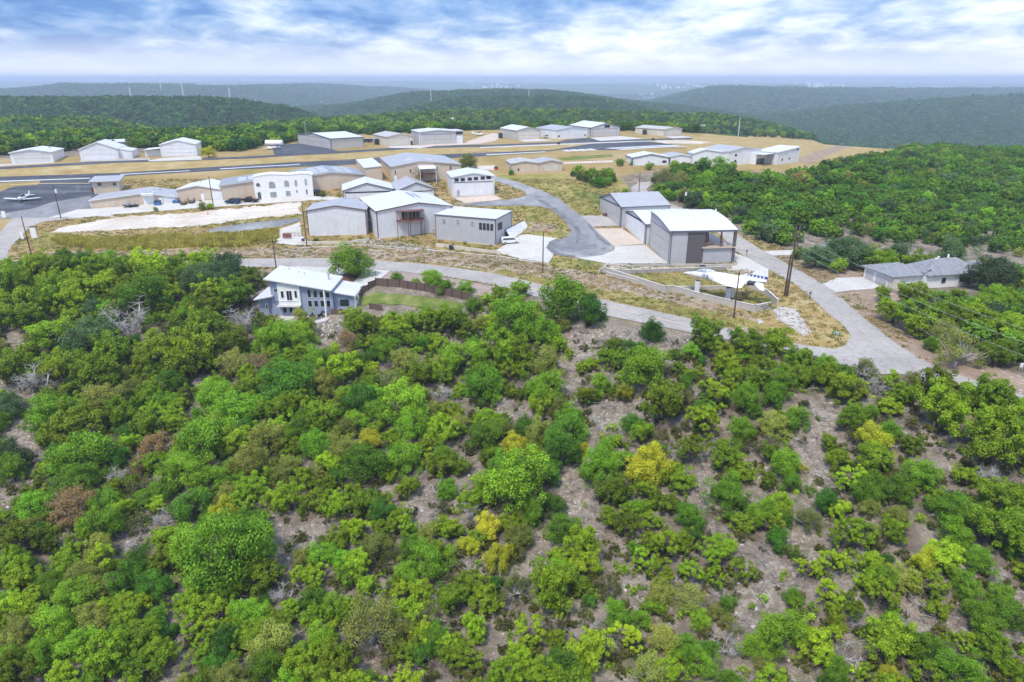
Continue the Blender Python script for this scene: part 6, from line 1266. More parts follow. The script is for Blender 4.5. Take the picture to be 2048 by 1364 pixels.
for x0, x1 in ((.7, 3.1), (3.9, gw - 1.6)):
    dr = MB().box(x0 - .1, x1 + .1, -.05, -.005, 0, 2.3).build('garage_door', MAT['trim_white'], sr)
    for k in range(4): MB().box(x0, x1, -.09, -.055, .06 + k * .54, .57 + k * .54).build('door_panel', MAT['door_grey'], dr)
for y, w_ in ((11, 1.2), (15.5, 1.4), (19, 1.2)):
    f_ = MB().box(gw + 1.21, gw + 1.28, y, y + w_, .9, 2.2).build('window', MAT['trim_white'], sr); MB().box(gw + 1.285, gw + 1.31, y + .08, y + w_ - .08, .98, 2.12).build('pane', MAT['glass'], f_)
dm = MB().prism([(-1.2, 3.2), (0, 4.1), (1.2, 3.2)], 'x', gw - 2.8, gw + .6).build('dormer', MAT['shingles'], sr); dm.location.y = 8.3
MB().box(gw + .61, gw + .66, 7.9, 8.6, 3.3, 3.7).build('window', MAT['glass'], sr)
for x, y in ((5.5, 13.5), (6.5, 12), (4.5, 17)): MB().tube([(x, y, 4.0), (x, y, 5.6)], .22, 8).build('roof_vent', MAT['white'], sr)
MB().box(gw - .4, gw + .9, 22.8, 25.2, -.6, -.02).build('porch_floor', MAT['concrete'], sr)
for y in (23.0, 25.0): MB().box(gw + .5, gw + .75, y, y + .2, 0, 2.6).build('porch_post', MAT['trim_white'], sr)
# small cottage under the oaks
a = G(1642, 519); cr_ = empty('cottage', (a.x, a.y, a.z), -.6); tag(cr_, 'small white cottage with steps half hidden under the live oaks', 'cottage')
MB().box(0, 5.5, 0, 4, -.8, 2.7).build('wall', MAT['stucco'], cr_); MB().prism([(-.5, 2.72), (2, 4.1), (4.5, 2.72)], 'x', -.4, 5.9).build('roof', MAT['shingles'], cr_)
for x in (1.0, 3.6): MB().box(x, x + 1.1, -.06, -.005, .9, 2.1).build('window', MAT['glass'], cr_)
for k in range(3): MB().box(4.9, 6.1, -.4 - .3 * k, -.1 - .3 * k, -.8, .5 - .25 * k).build('step', MAT['white'], cr_)
# ------------------------------------------------------------------ retaining walls around the jet
def wall_run(name, pts, h, th, label, mat='block_wall', cap=True, top=None, fence_h=0, base=.6):
    P = [G(*p) for p in pts]; o = P[0].copy(); rt = empty(name, o); tag(rt, label, 'wall')
    for a, c in zip(P, P[1:]):
        L_ = math.hypot(c.x - a.x, c.y - a.y); n = max(1, round(L_ / 4.0)); ang = math.atan2(c.y - a.y, c.x - a.x)
        for k in range(n):
            p, q = a.lerp(c, k / n), a.lerp(c, (k + 1) / n); l = (q - p).length; z = min(h1(p.x, p.y), h1(q.x, q.y))
            e_ = .0 if k < n - 1 else th * .5
            ob = MB().box(.008 - (th * .3 if k == 0 else 0), l + e_ - .008, 0, th, -base, h).build('wall_panel', MAT[mat], rt, loc=(p.x - o.x, p.y - o.y, z - o.z), rz=ang)
            if cap: MB().box(-.02, l + e_ + .02, -.05, th + .05, h + .003, h + .09).build('coping', MAT['concrete_new'], rt, loc=(p.x - o.x, p.y - o.y, z - o.z), rz=ang)
            if fence_h: MB().box(-.03, .03, th * .3, th * .3 + .06, h, h + fence_h).build('fence_post', MAT['steel'], rt, loc=(p.x - o.x, p.y - o.y, z - o.z), rz=ang)
        if fence_h:
            n2 = max(1, int(L_ / .5)); mb = MB()
            for zz_ in (fence_h, .05): mb.tube([(0, th * .3 + .03, h + zz_), (L_, th * .3 + .03, h + zz_ + (c.z - a.z))], .02, 4)
            mb.build('fence_rail', MAT['steel'], rt, loc=(a.x - o.x, a.y - o.y, a.z - o.z), rz=ang)
    return rt, P
wr, WP = wall_run('jet_enclosure_wall', [(1205, 545), (1330, 586), (1345, 584), (1400, 600), (1460, 614), (1509, 624.7), (1542, 618)], 1.35, .35, 'long pale block wall beside the verge with black lettering at its east corner')
wall_run('enclosure_back_wall', [(1556, 612), (1537, 594), (1518, 583), (1500, 577)], 1.3, .3, 'pale block wall curving round the tail of the mounted jet')
wall_run('terrace_wall', [(1212, 551), (1325, 582), (1352, 581), (1456, 580)], .8, .3, 'low inner block wall stepping along under the mounted jet')
wall_run('hangar_retaining_wall', [(1200, 545), (1262, 548), (1340, 545), (1400, 543), (1450, 541)], .9, .3, 'grey retaining wall below the curved-roof hangar, mesh fence along its top', 'concrete_old', fence_h=1.1)
wall_run('ramp_kerb_wall', [(1199, 546), (1216, 531), (1262, 535), (1338, 533), (1464, 533)], .45, .25, 'low white kerb wall edging the bright concrete apron', 'concrete_new')
drape('ramp', [(1206, 543), (1218, 531), (1262, 535.5), (1340, 533.5), (1464, 534), (1530, 546), (1450, 541), (1400, 543), (1340, 545), (1262, 548)], MAT['concrete_tan'], .05, 'structure')
drape('enclosure_grass', [(1210, 549), (1262, 549), (1400, 545), (1500, 548), (1535, 590), (1550, 605), (1510, 612), (1400, 590), (1340, 575)], MAT['olive_grass'], .05, 'structure', wob=.2)
wall_run('hangar_base_wall', [(604, 489), (690, 489), (738, 482)], .8, .3, 'rough stone base wall below the windowless white hangar', 'limestone', cap=False)
wall_run('stone_footing_wall', [(872, 493), (1000, 510)], .9, .3, 'limestone footing wall under the grey hangar with the propped door', 'limestone', cap=False)
wall_run('footpath_kerb', [(600, 497), (700, 492), (740, 491), (870, 502), (1000, 514), (1095, 530)], .18, .5, 'pale concrete kerb along the top of the stony bank', 'concrete', cap=False)
# lettering on the short east face of the enclosure wall
def text(s_, size, loc, ang, parent, mat='dark', extrude=.006):
    cu = bpy.data.curves.new('lettering', 'FONT'); cu.body = s_; cu.size = size; cu.extrude = extrude; cu.align_x = 'CENTER'; cu.materials.append(MAT[mat])
    tmp = bpy.data.objects.new('lettering', cu); COL.objects.link(tmp); bpy.context.view_layer.update()
    me = bpy.data.meshes.new_from_object(tmp.evaluated_get(bpy.context.evaluated_depsgraph_get())); COL.objects.unlink(tmp); bpy.data.objects.remove(tmp)
    o = bpy.data.objects.new('lettering', me); link(o, parent); o.location = loc; o.rotation_euler = (R(90), 0, ang); return o
p, q = WP[-2], WP[-1]; ang = math.atan2(q.y - p.y, q.x - p.x); m_ = p.lerp(q, .62) - WP[0]
nrm = Vector((math.sin(ang), -math.cos(ang), 0)) * .02
text('RUSTY ALLEN', .42, (m_.x + nrm.x, m_.y + nrm.y, m_.z + .78), ang, wr); text('AIRPORT', .36, (m_.x + nrm.x, m_.y + nrm.y, m_.z + .34), ang, wr)

# ------------------------------------------------------------------ the mounted jet
jw = paint('jet_white', (.80, .80, .82), .35, .05, 2, dirt=(.6, .6, .6)); MAT['jet'] = jw; MAT['navy'] = paint('navy', (.03, .06, .22), .4); MAT['jet_grey'] = paint('jet_grey', (.42, .44, .48), .5); MAT['burnt'] = paint('burnt', (.05, .05, .055), .6, .3)
MAT['canopy'] = glass('canopy_glass', (.55, .60, .62), .08)
jet = empty('jet_aircraft', (42.9, 132.0, 4.3), math.atan2(7.8, -12.4)); jet.scale = (.93,) * 3; tag(jet, 'white twin-engined fighter jet mounted on three pylons above the grass', 'jet')
secs = [(9.3, .03, -.12, -.06, .0), (8.2, .30, -.42, .22, .1), (7.0, .50, -.62, .42, .1), (5.8, .62, -.75, .62, .1), (4.6, .68, -.82, .80, .1), (3.2, .74, -.85, .95, .1), (1.5, .78, -.85, 1.02, .1), (0, .8, -.82, 1.0, .1), (-2.2, .8, -.75, .92, .1), (-4.2, .75, -.6, .85, .1), (-6.0, .5, -.1, .80, .1), (-7.6, .28, .15, .72, .1), (-9.0, .10, .30, .55, .1)]
v_, f_ = [], []; n = 14
for x, hw, zb_, zt_, _ in secs:
    for k in range(n):
        t = 2 * math.pi * k / n; cy_, cz_ = math.cos(t), math.sin(t); zc, hz_ = (zb_ + zt_) / 2, (zt_ - zb_) / 2
        v_.append((x, hw * math.copysign(abs(cy_) ** .8, cy_), zc + hz_ * math.copysign(abs(cz_) ** .85, cz_)))
for i in range(len(secs) - 1):
    for k in range(n): f_.append((i * n + k, (i + 1) * n + k, (i + 1) * n + (k + 1) % n, i * n + (k + 1) % n))
f_ += [tuple(range(n - 1, -1, -1)), tuple((len(secs) - 1) * n + k for k in range(n))]
fus = obj('fuselage', v_, [tuple(reversed(q)) for q in f_], jw, jet, smooth=True)
for sy in (1, -1):
    it = MB(); L2 = [(3.4, .78, .35), (2.2, 1.05, .62), (0, 1.15, .70), (-3.0, 1.05, .62), (-5.4, .82, .5)]; vv = []; m2 = 10
    for x, yc, hw in L2:
        for k in range(m2): t = 2 * math.pi * k / m2; vv.append((x, sy * (yc - .1 + hw * .55 * math.cos(t)), -.12 + (hw + .18) * math.sin(t)))
    ff = [(i * m2 + k, (i + 1) * m2 + k, (i + 1) * m2 + (k + 1) % m2, i * m2 + (k + 1) % m2) for i in range(len(L2) - 1) for k in range(m2)] + [tuple(range(m2))] + [tuple((len(L2) - 1) * m2 + k for k in range(m2))]
    obj('engine_intake', vv, ff, jw, jet, smooth=True); MB().box(3.38, 3.44, sy * .55 - .12, sy * .55 + .45 * (sy > 0) - (.33 if sy < 0 else 0) + .12, -.6, .45).build('intake_mouth', MAT['burnt'], jet)
    MB().tube([(-5.2, sy * .62, -.15), (-6.2, sy * .60, -.12), (-6.9, sy * .58, -.1)], [.55, .50, .40], 12).build('exhaust_nozzle', MAT['burnt'], jet, smooth=True)
def foil(name, pts, th, mat, parent):      # pts: (x, y, z) outline root to tip; th: thickness at each point
    n = len(pts); up = [(x, y, z + t_) for (x, y, z), t_ in zip(pts, th)]; dn = [(x, y, z - t_) for (x, y, z), t_ in zip(pts, th)]
    return obj(name, up + dn, [tuple(range(n)), tuple(range(2 * n - 1, n - 1, -1))] + [(i, n + i, n + (i + 1) % n, (i + 1) % n) for i in range(n)], MAT[mat], parent)
for sy in (1, -1):
    foil('wing', [(2.6, sy * .9, -.55), (-4.6, sy * .9, -.55), (-4.9, sy * 4.1, -.5), (-1.6, sy * 4.1, -.5)][::sy], [.13, .06, .03, .07][::sy], 'jet', jet)
    foil('wing_tip', [(-1.45, sy * 4.12, -.5), (-4.9, sy * 4.12, -.5), (-5.0, sy * 5.9, -.08), (-3.6, sy * 5.9, -.08)][::sy], [.06, .03, .02, .03][::sy], 'jet', jet)
    foil('tailplane', [(-6.2, sy * .45, .1), (-8.3, sy * .45, .1), (-9.3, sy * 2.7, -.75), (-8.3, sy * 2.7, -.75)][::sy], [.07, .03, .02, .03][::sy], 'jet', jet)
tf = MB().prism([(-3.6, .75), (-8.9, .45), (-9.1, 1.6), (-8.9, 3.3), (-7.4, 3.3), (-5.6, 1.7)], 'y', -.06, .06).build('tail_fin', MAT['jet'], jet)
MB().prism([(-4.6, 1.25), (-9.05, .95), (-9.07, 1.5), (-5.3, 1.62)], 'y', -.075, .075).build('navy_band', MAT['navy'], tf)
for k in range(5): x = -5.3 - k * .75; MB().box(x - .16, x + .16, -.085, .085, 1.1 - k * .04, 1.46).build('white_check', MAT['jet'], tf)
cn = MB(); vv = []; n = 10; C3 = [(6.3, .05, .55), (5.6, .42, 1.02), (4.6, .52, 1.38), (3.4, .54, 1.46), (2.4, .48, 1.30), (1.4, .2, 1.02)]
for x, hw, zt_ in C3:
    for k in range(n): t = math.pi * k / (n - 1); vv.append((x, hw * math.cos(t), .5 + (zt_ - .5) * math.sin(t)))
obj('canopy', vv, [(i * n + k, i * n + k + 1, (i + 1) * n + k + 1, (i + 1) * n + k) for i in range(5) for k in range(n - 1)], MAT['canopy'], jet, smooth=True)
for x, zt_, hw in ((5.0, 1.25, .5), (4.0, 1.45, .56), (2.7, 1.38, .54)):
    MB().tube([(x, hw * math.cos(t), .52 + (zt_ - .46) * math.sin(t)) for t in np.linspace(0, math.pi, 8)], .04, 4).build('canopy_frame', MAT['burnt'], jet)
MB().prism([(9.2, -.02), (6.0, .60), (6.2, .66), (9.25, .02)], 'y', -.16, .16).build('antiglare_panel', MAT['burnt'], jet)
rg_ = MB(); rg_.tube([(4.2, .72, .12), (4.2, .745, .12)], .34, 16).build('roundel', MAT['navy'], jet); MB().tube([(4.2, .72, .12), (4.2, .76, .12)], .21, 5).build('roundel_star', MAT['jet'], jet)
o = text('NAVY', .55, (-2.5, .85, .30), math.pi, jet, 'jet_grey'); o.rotation_euler = (R(72), 0, math.pi)
o = text('113', .45, (7.0, .55, -.12), math.pi, jet, 'jet_grey'); o.rotation_euler = (R(80), 0, math.pi)
jq = Matrix.Translation(jet.location) @ Matrix.Rotation(jet.rotation_euler.z, 4, 'Z')
PYL = ['front pylon under the nose of the mounted jet', 'rear white pylon nearest the street under the jet', 'rear pylon on the far side under the jet']
for k, (lx, ly, zt_) in enumerate(((5.2, 0, 3.65), (-1.6, 1.5, 3.55), (-1.6, -1.5, 3.55))):
    p = jq @ Vector((lx, ly, 0)); z = h1(p.x, p.y); pr_ = empty('pylon', (p.x, p.y, z), .3); tag(pr_, PYL[k], 'pylon', 'pylons carrying the jet')
    MB().box(-.36, .36, -.36, .36, -.4, zt_ - z - .75).build('shaft', MAT['white'], pr_); MB().box(-.40, .40, -.40, .40, zt_ - z - .745, zt_ - z - .6).build('cap_plate', MAT['burnt'], pr_)
    MB().tube([(0, 0, zt_ - z - .6), (0, 0, zt_ - z + .05)], [.2, .12], 8).build('bracket', MAT['jet_grey'], pr_)
# ------------------------------------------------------------------ utility poles
def pole(base, top, label, arm=False, can=False, r0=.16, group='wooden utility poles', mat='pole_wood', far=900):
    g = G(*base, far=far); hh = top_z(g, top[1]) - g.z; rt = empty('utility_pole', g, random.uniform(-.4, .4)); tag(rt, label, 'utility pole', group)
    MB().tube([(0, 0, -.5), (0, 0, hh)], [r0, r0 * .62], 8).build('shaft', MAT[mat], rt)
    if arm:
        MB().box(-1.1, 1.1, -.06, .06, hh - .7, hh - .56).build('crossarm', MAT['pole_wood'], rt)
        for x in (-1.0, 0, 1.0): MB().tube([(x, 0, hh - .56), (x, 0, hh - .35)], .06, 6).build('insulator', MAT['white'], rt)
    if can: MB().tube([(.38, 0, hh - 2.3), (.38, 0, hh - 1.3)], .28, 10).build('transformer', MAT['white'], rt)
    return g + Vector((0, 0, hh)), hh
T1, _ = pole((64, 514), (42, 433), 'wooden pole at the bend of the western street')
T2, _ = pole((122, 437), (102, 370), 'wooden pole with a white transformer by the black apron', can=True)
T2b, _ = pole((427, 413), (416, 353), 'wooden pole in front of the white-roofed beige workshop')
T3p, _ = pole((614, 494), (604, 411), 'wooden pole at the left corner of the windowless white hangar')
T4, _ = pole((552.7, 538.6), (548, 479), 'short wooden pole behind the blue-grey house')
T5, _ = pole((1085.4, 544), (1090.6, 462), 'lone wooden pole on the stony bank below the taxi lane')
T6, _ = pole((1467, 637), (1484, 543), 'wooden pole in front of the mounted jet')
T7, _ = pole((1573.6, 593), (1591, 465.6), 'taller of the two dark poles at the curb east of the jet', arm=True, r0=.24)
T8, _ = pole((1569, 592), (1578, 513), 'shorter of the two dark poles at the curb east of the jet', r0=.22)
T9, _ = pole((1592, 511.6), (1600, 451), 'wooden pole across the street beside the live oaks', arm=True)
T10, _ = pole((1277.4, 389.7), (1281, 344.5), 'wooden pole at the bend of the upper street')
T11, _ = pole((1366.5, 420), (1370, 376), 'wooden pole with transformer at the edge of the eastern wood', can=True, arm=True)
T12, _ = pole((1426.8, 441), (1430, 409), 'wooden pole behind the curved-roof hangar', can=True, arm=True)
T13, _ = pole((960.5, 269), (959.7, 240.7), 'wooden pole beyond the grey flat-roofed hangar')
def wire(pts, label, sag=.6, rad=.022):
    mb = MB()
    for a, c in zip(pts, pts[1:]):
        mb.tube([a.lerp(c, t) - Vector((0, 0, sag * 4 * t * (1 - t))) for t in np.linspace(0, 1, 9)], rad, 3, cap=False)
    o = mb.build('power_line', MAT['wire'], None); tag(o, label, 'power line', 'power lines')
V = Vector
for k, (dy, lb) in enumerate(((0, 'upper power line running east from the tall dark pole'), (1.4, 'middle power line running east from the tall dark pole'), (2.6, 'lowest power line running east from the tall dark pole'))):
    e_ = PZ(2150, 690 + 30 * k, 7 - .9 * k); wire([T7 - V((0, 0, .5 + dy)), e_], lb, 1.2)
wire([T12, T11, T10], 'power line along the upper street between three poles', .8); wire([T9, T12], 'power line from the oak-side pole to the curved-roof hangar', .9)
wire([T2, T2b + V((0, 0, -.3))], 'power line in front of the beige workshops', 1.2); wire([T7 - V((0, 0, .4)), T9], 'power line crossing the street by the live oaks', .4)
wire([T1, T3p - V((0, 0, .5)), T5 - V((0, 0, .2))], 'long power line above the street verge', 1.6)
# ------------------------------------------------------------------ masts on the hills
def mast(base, top, d, label, w_=.7):
    p = np.array(far_pt(base[0], base[1], d)); g = V((p[0], p[1], h1(p[0], p[1]))); hh = max(8, top_z(g, top) - g.z); rt = empty('radio_mast', g); tag(rt, label, 'mast', 'radio masts')
    mb = MB(); 
    for a in range(3): t = a * 2.094; mb.tube([(w_ * math.cos(t), w_ * math.sin(t), -3), (w_ * math.cos(t), w_ * math.sin(t), hh)], .3 * w_, 4)
    n_ = int(hh / 3)
    for k in range(n_):
        z = hh * k / n_
        for a in range(3): t, t2_ = a * 2.094, (a + 1) * 2.094; mb.tube([(w_ * math.cos(t), w_ * math.sin(t), z), (w_ * math.cos(t2_), w_ * math.sin(t2_), z + hh / n_)], .16 * w_, 3)
    mb.build('lattice', MAT['white'], rt); MB().tube([(0, 0, hh), (0, 0, hh + 4)], .15, 4).build('antenna', MAT['white'], rt)
for bs, tp, d, lb in (((254.6, 197), 176, 1050, 'pale radio mast, leftmost on the nearer western hill'), ((318, 184), 146, 2900, 'tall radio mast rising past the skyline on the far western ridge'), ((360.6, 192), 149, 1150, 'tall radio mast above the white hut on the western hill'), ((454.5, 205), 176, 1000, 'radio mast at the east end of the western hill'),
                      ((860, 206), 179.3, 1500, 'white radio mast on the left slope of the central hill'), ((1058, 206), 177.6, 1500, 'white radio mast on the right slope of the central hill'), ((1490, 262), 242.5, 640, 'thin white mast beyond the eastern tree belt')):
    mast(bs, tp, d, lb, .3 if d < 800 else (.7 if d < 2000 else 1.4))
g = G(613, 280); rt = empty('weather_tower', g); tag(rt, 'slim weather tower beyond the black apron', 'tower'); hh = top_z(g, 243) - g.z
mb = MB()
for a in range(3): t = a * 2.094; mb.tube([(.35 * math.cos(t), .35 * math.sin(t), -1), (.25 * math.cos(t), .25 * math.sin(t), hh)], .06, 4)
mb.build('lattice', MAT['steel'], rt); MB().box(-.6, .6, -.4, .4, 0, 2.0).build('cabinet', MAT['white'], rt)
# far houses and towns as pale specks
rr = np.random.default_rng(5); mb = MB()
for cx_, cy_, sx_, sy_, n_, d0, d1, s0 in ((650, 205, 30, 4, 22, 2300, 3000, 10), (210, 168, 60, 4, 26, 4200, 6000, 22), (120, 166, 60, 3, 14, 5000, 7000, 22), (640, 165, 70, 4, 24, 5000, 7000, 16), (1300, 193, 25, 6, 22, 4200, 5200, 16), (1640, 174, 60, 3, 22, 5200, 6000, 16), (1900, 181, 90, 4, 26, 4800, 5600, 14), (60, 175, 60, 3, 16, 5000, 6500, 16),
                                       (195, 193, 12, 2, 6, 2400, 2700, 12), (990, 165, 60, 3, 10, 6500, 8000, 18), (1200, 158, 500, 1.2, 60, 14000, 19000, 50), (400, 158, 400, 1.5, 50, 12000, 17000, 45), (460, 170, 200, 5, 30, 4500, 7000, 14), (1350, 170, 90, 5, 16, 6000, 8000, 16)):
    for _ in range(int(n_ * 1.5)):
        px_, py_ = cx_ + rr.normal() * sx_ * .5, cy_ + rr.normal() * sy_ * .6; p = far_pt(px_, py_, rr.uniform(d0, d1)); z = h1(p[0], p[1]); w_, d_, h_ = s0 * rr.uniform(.7, 2.0), s0 * rr.uniform(.7, 1.6), s0 * rr.uniform(.35, .8)
        mb.box(p[0] - w_ / 2, p[0] + w_ / 2, p[1] - d_ / 2, p[1] + d_ / 2, z - 4, z + 5 + h_)
tag(mb.build('distant_town', MAT['white']), 'pale specks of far-off houses scattered over the hazy hills', None, None, 'stuff')
for px_, py_, lb, s0 in ((900, 243, 'white roof among the bright trees on the near side of the central hill', 7), (1405, 257, 'white house at the crest beyond the easternmost far hangar', 4)):
    g = G(px_, py_, far=2500); rt = empty('hill_house', (g.x, g.y, g.z)); tag(rt, lb, 'house'); MB().box(-s0 / 2, s0 / 2, -2, 2, -1, 2.6).build('wall', MAT['stucco'], rt); MB().prism([(-2.4, 2.62), (0, 3.6), (2.4, 2.62)], 'x', -s0 / 2 - .4, s0 / 2 + .4).build('roof', MAT['roof_white_x'], rt)
# ------------------------------------------------------------------ vehicles
def car(name, label, px, ang, col, kind='suv', cat='car', group=None, scale=1.0):
    g = G(*px); rt = empty(name, g, ang); rt.scale = (scale,) * 3; tag(rt, label, cat, group); m = paint(name + '_paint', col, .3, .04)
    if kind == 'pickup': body = [(-2.7, .45), (-2.7, 1.05), (-.9, 1.08), (-.7, 1.1), (-.35, 1.72), (.75, 1.72), (1.25, 1.15), (2.55, 1.0), (2.65, .5)]; cab = [(-.62, 1.14), (-.3, 1.66), (.7, 1.66), (1.13, 1.16)]
    elif kind == 'van': body = [(-2.3, .4), (-2.35, 1.2), (-2.15, 1.78), (.7, 1.8), (1.55, 1.2), (2.3, .95), (2.35, .45)]; cab = [(-2.15, 1.2), (-2.0, 1.7), (.65, 1.72), (1.4, 1.22)]
    else: body = [(-2.3, .4), (-2.35, 1.1), (-2.1, 1.72), (.35, 1.74), (1.1, 1.12), (2.25, .98), (2.35, .45)]; cab = [(-2.15, 1.14), (-1.98, 1.64), (.3, 1.66), (.95, 1.16)]
    MB().prism(body, 'y', -.9, .9).build('body', m, rt); MB().prism(cab, 'y', -.92, .92).build('side_window', MAT['glass'], rt)
    x, z = cab[-2]; x2, z2_ = cab[-1]; MB().add([(x + .04, -.78, z + .04), (x2 + .10, -.8, z2_ + .02), (x2 + .10, .8, z2_ + .02), (x + .04, .78, z + .04), (x, -.78, z), (x2, -.8, z2_), (x2, .8, z2_), (x, .78, z)], [(0, 1, 2, 3), (7, 6, 5, 4), (0, 4, 5, 1), (1, 5, 6, 2), (2, 6, 7, 3), (3, 7, 4, 0)]).build('windscreen', MAT['glass'], rt)
    for wx in (-1.45, 1.5):
        for sy in (-1, 1):
            w_ = MB().tube([(wx, sy * .72, .36), (wx, sy * .95, .36)], .36, 14).build('wheel', MAT['tyre'], rt); MB().tube([(wx, sy * .951, .36), (wx, sy * .965, .36)], .2, 10).build('rim', MAT['steel'], w_)
    for sy in (-.65, .65): MB().box(2.3, 2.38, sy - .18, sy + .18, .72, .9).build('headlight', MAT['skylight'], rt); MB().box(-2.40 if kind != 'pickup' else -2.74, -2.33 if kind != 'pickup' else -2.68, sy - .12, sy + .12, .8, 1.05).build('tail_light', MAT['red_paint'], rt)
    return rt
car('parked_suv', 'dark blue SUV parked before the grey-roofed beige workshop', (466, 407), 3.0, (.025, .045, .11))
car('pickup_truck', 'black pickup parked beside the west end of the arched house', (500, 404), 3.05, (.02, .02, .025), 'pickup', 'truck')
car('parked_car', 'black car parked at the east end of the arched house', (633, 389.5), 2.2, (.015, .015, .02), 'suv')
vx = N5.o + N5.ux * (N5.w + 1.2) + N5.uy * ((v0 + v1) * .28); px_, py_ = PX((vx.x, vx.y, vx.z))
car('parked_van', 'white van parked half under the propped hangar door', (1020, 487), .25, (.75, .75, .77), 'van', 'van')
for (px_, py_), cl, lb in (((735, 285), (.05, .06, .09), 'dark car parked east of the grey hangar, nearest it'), ((743, 284.5), (.2, .2, .22), 'grey car parked next to a dark one by the cream hangar'), ((1095, 276), (.6, .6, .6), 'white truck parked against the white sliding-door hangar')):
    car('far_car', lb, (px_, py_), .4, cl, 'suv' if 'truck' not in lb else 'van')
# trailers, bins, boxes
for (px_, py_), lb in (((367, 408), 'open cage trailer parked by the beige workshops, westernmost'), ((383, 405), 'open cage trailer next to another one by the workshops')):
    g = G(px_, py_); rt = empty('cage_trailer', g, -1.2); tag(rt, lb, 'trailer', 'cage trailers'); MB().box(-1.7, 1.7, -.9, .9, .4, .52).build('deck', MAT['wood_dark'], rt)
    mb = MB()
    for x in (-1.65, -.8, 0, .8, 1.65):
        for y in (-.88, .88): mb.tube([(x, y, .5), (x, y, 1.4)], .03, 4)
    for y in (-.88, .88): mb.tube([(-1.65, y, 1.4), (1.65, y, 1.4)], .03, 4); mb.tube([(-1.65, y, .95), (1.65, y, .95)], .03, 4)
    tag(mb.build('cage', MAT['wood_dark'], rt), kind='stuff')
    for y in (-1.0, 1.0): MB().tube([(0, y - .1, .32), (0, y + .1, .32)], .32, 12).build('wheel', MAT['tyre'], rt)
    MB().tube([(1.7, 0, .45), (2.8, 0, .45)], .05, 5).build('drawbar', MAT['steel'], rt)
def bin_(name, px, label, mat, w_=1.6, d_=1.1, h_=1.2, cat='bin', lidm='black_plastic', ang=0.1):
    g = G(*px); rt = empty(name, g, ang); tag(rt, label, cat); MB().prism([(-d_ / 2, 0), (-d_ / 2 - .08, h_ * .82), (d_ / 2 + .05, h_), (d_ / 2, 0)], 'x', -w_ / 2, w_ / 2).build('body', MAT[mat], rt)
    MB().add([(-w_ / 2 - .04, -d_ / 2 - .12, h_ * .83), (w_ / 2 + .04, -d_ / 2 - .12, h_ * .83), (w_ / 2 + .04, d_ / 2 + .08, h_ * 1.01), (-w_ / 2 - .04, d_ / 2 + .08, h_ * 1.01), (-w_ / 2 - .04, -d_ / 2 - .12, h_ * .83 + .07), (w_ / 2 + .04, -d_ / 2 - .12, h_ * .83 + .07), (w_ / 2 + .04, d_ / 2 + .08, h_ * 1.01 + .07), (-w_ / 2 - .04, d_ / 2 + .08, h_ * 1.01 + .07)],
             [(0, 3, 2, 1), (4, 5, 6, 7), (0, 1, 5, 4), (1, 2, 6, 5), (2, 3, 7, 6), (3, 0, 4, 7)]).build('lid', MAT[lidm], rt)
bin_('dumpster', (316, 410), 'blue dumpster beside the roll-up door of the westernmost workshop', 'blue_box', 1.9, 1.3, 1.3)
bin_('utility_box', (902, 499), 'dark blue utility box at the foot of the limestone footing wall', 'black_plastic', 1.0, .8, 1.0, 'utility box')
bin_('storage_box', (1405, 538), 'black storage box on the ramp below the curved-roof hangar', 'black_plastic', 1.3, .7, .8, 'box')
bin_('wheelie_bin', (607, 486), 'dark bin standing by the red yard gate', 'black_plastic', .7, .7, 1.1)
bin_('red_skip', (992, 339), 'small red skip at the west end of the beige hangar pair', 'red_paint', 1.4, 1.0, 1.0, 'skip')
for (px_, py_), lb, s0 in (((70, 478), 'taller white sign board standing beside the western street', 1.4), ((46, 480), 'white sign board nearest the bend of the western street', 1.0), ((9, 437), 'white notice board at the edge of the black apron', 1.0), ((2041, 738), 'small white sign at the right edge verge', .45)):
    g = G(px_, py_); rt = empty('sign_board', g, random.uniform(-.5, .2)); tag(rt, lb, 'sign'); MB().box(-.55 * s0, .55 * s0, -.05, .05, .3, 2.2 * s0).build('board', MAT['white'], rt)
    for x in (-.45, .45): MB().box(x * s0 - .04, x * s0 + .04, -.1, -.052, -.3, 2.1 * s0).build('post', MAT['trim_white'], rt)
def mailbox(px, label):
    g = G(*px); rt = empty('mailbox', g, -.6); tag(rt, label, 'mailbox', 'kerbside mailboxes'); MB().box(-.06, .06, -.06, .06, -.2, 1.1).build('post', MAT['pole_wood'], rt)
    MB().prism([(-.14, 1.1), (-.14, 1.3)] + [(.14 * -math.cos(t), 1.3 + .14 * math.sin(t)) for t in np.linspace(.3, 2.84, 5)] + [(.14, 1.3), (.14, 1.1)], 'y', -.35, .35).build('box', MAT['black_plastic'], rt)
mailbox((1493, 511), 'black mailbox by the bright drive of the curved-roof hangar'); mailbox((1619, 597), 'mailbox on the verge opposite the shingled house drive')
g = G(1674, 668); rt = empty('manhole_marker', g, .2); tag(rt, 'small teal utility cover on the grassy point of the verge', 'utility cover'); MB().tube([(0, 0, 0), (0, 0, .12)], .6, 12).build('cover', paint('teal', (.16, .33, .28)), rt); MB().tube([(0, 0, .12), (0, 0, .35)], .3, 8).build('cap', MAT['steel'], rt)
for (px_, py_), lb in (((214, 437), 'orange traffic cone on the white caliche, western one'), ((416, 429), 'orange traffic cone on the white caliche, eastern one'), ((1095, 465), 'orange cone on the grass island in the taxi loop')):
    g = G(px_, py_); rt = empty('traffic_cone', g); tag(rt, lb, 'cone'); MB().box(-.25, .25, -.25, .25, 0, .05).build('base', MAT['black_plastic'], rt); MB().tube([(0, 0, .05), (0, 0, .8)], [.22, .05], 10).build('cone', MAT['orange'], rt)
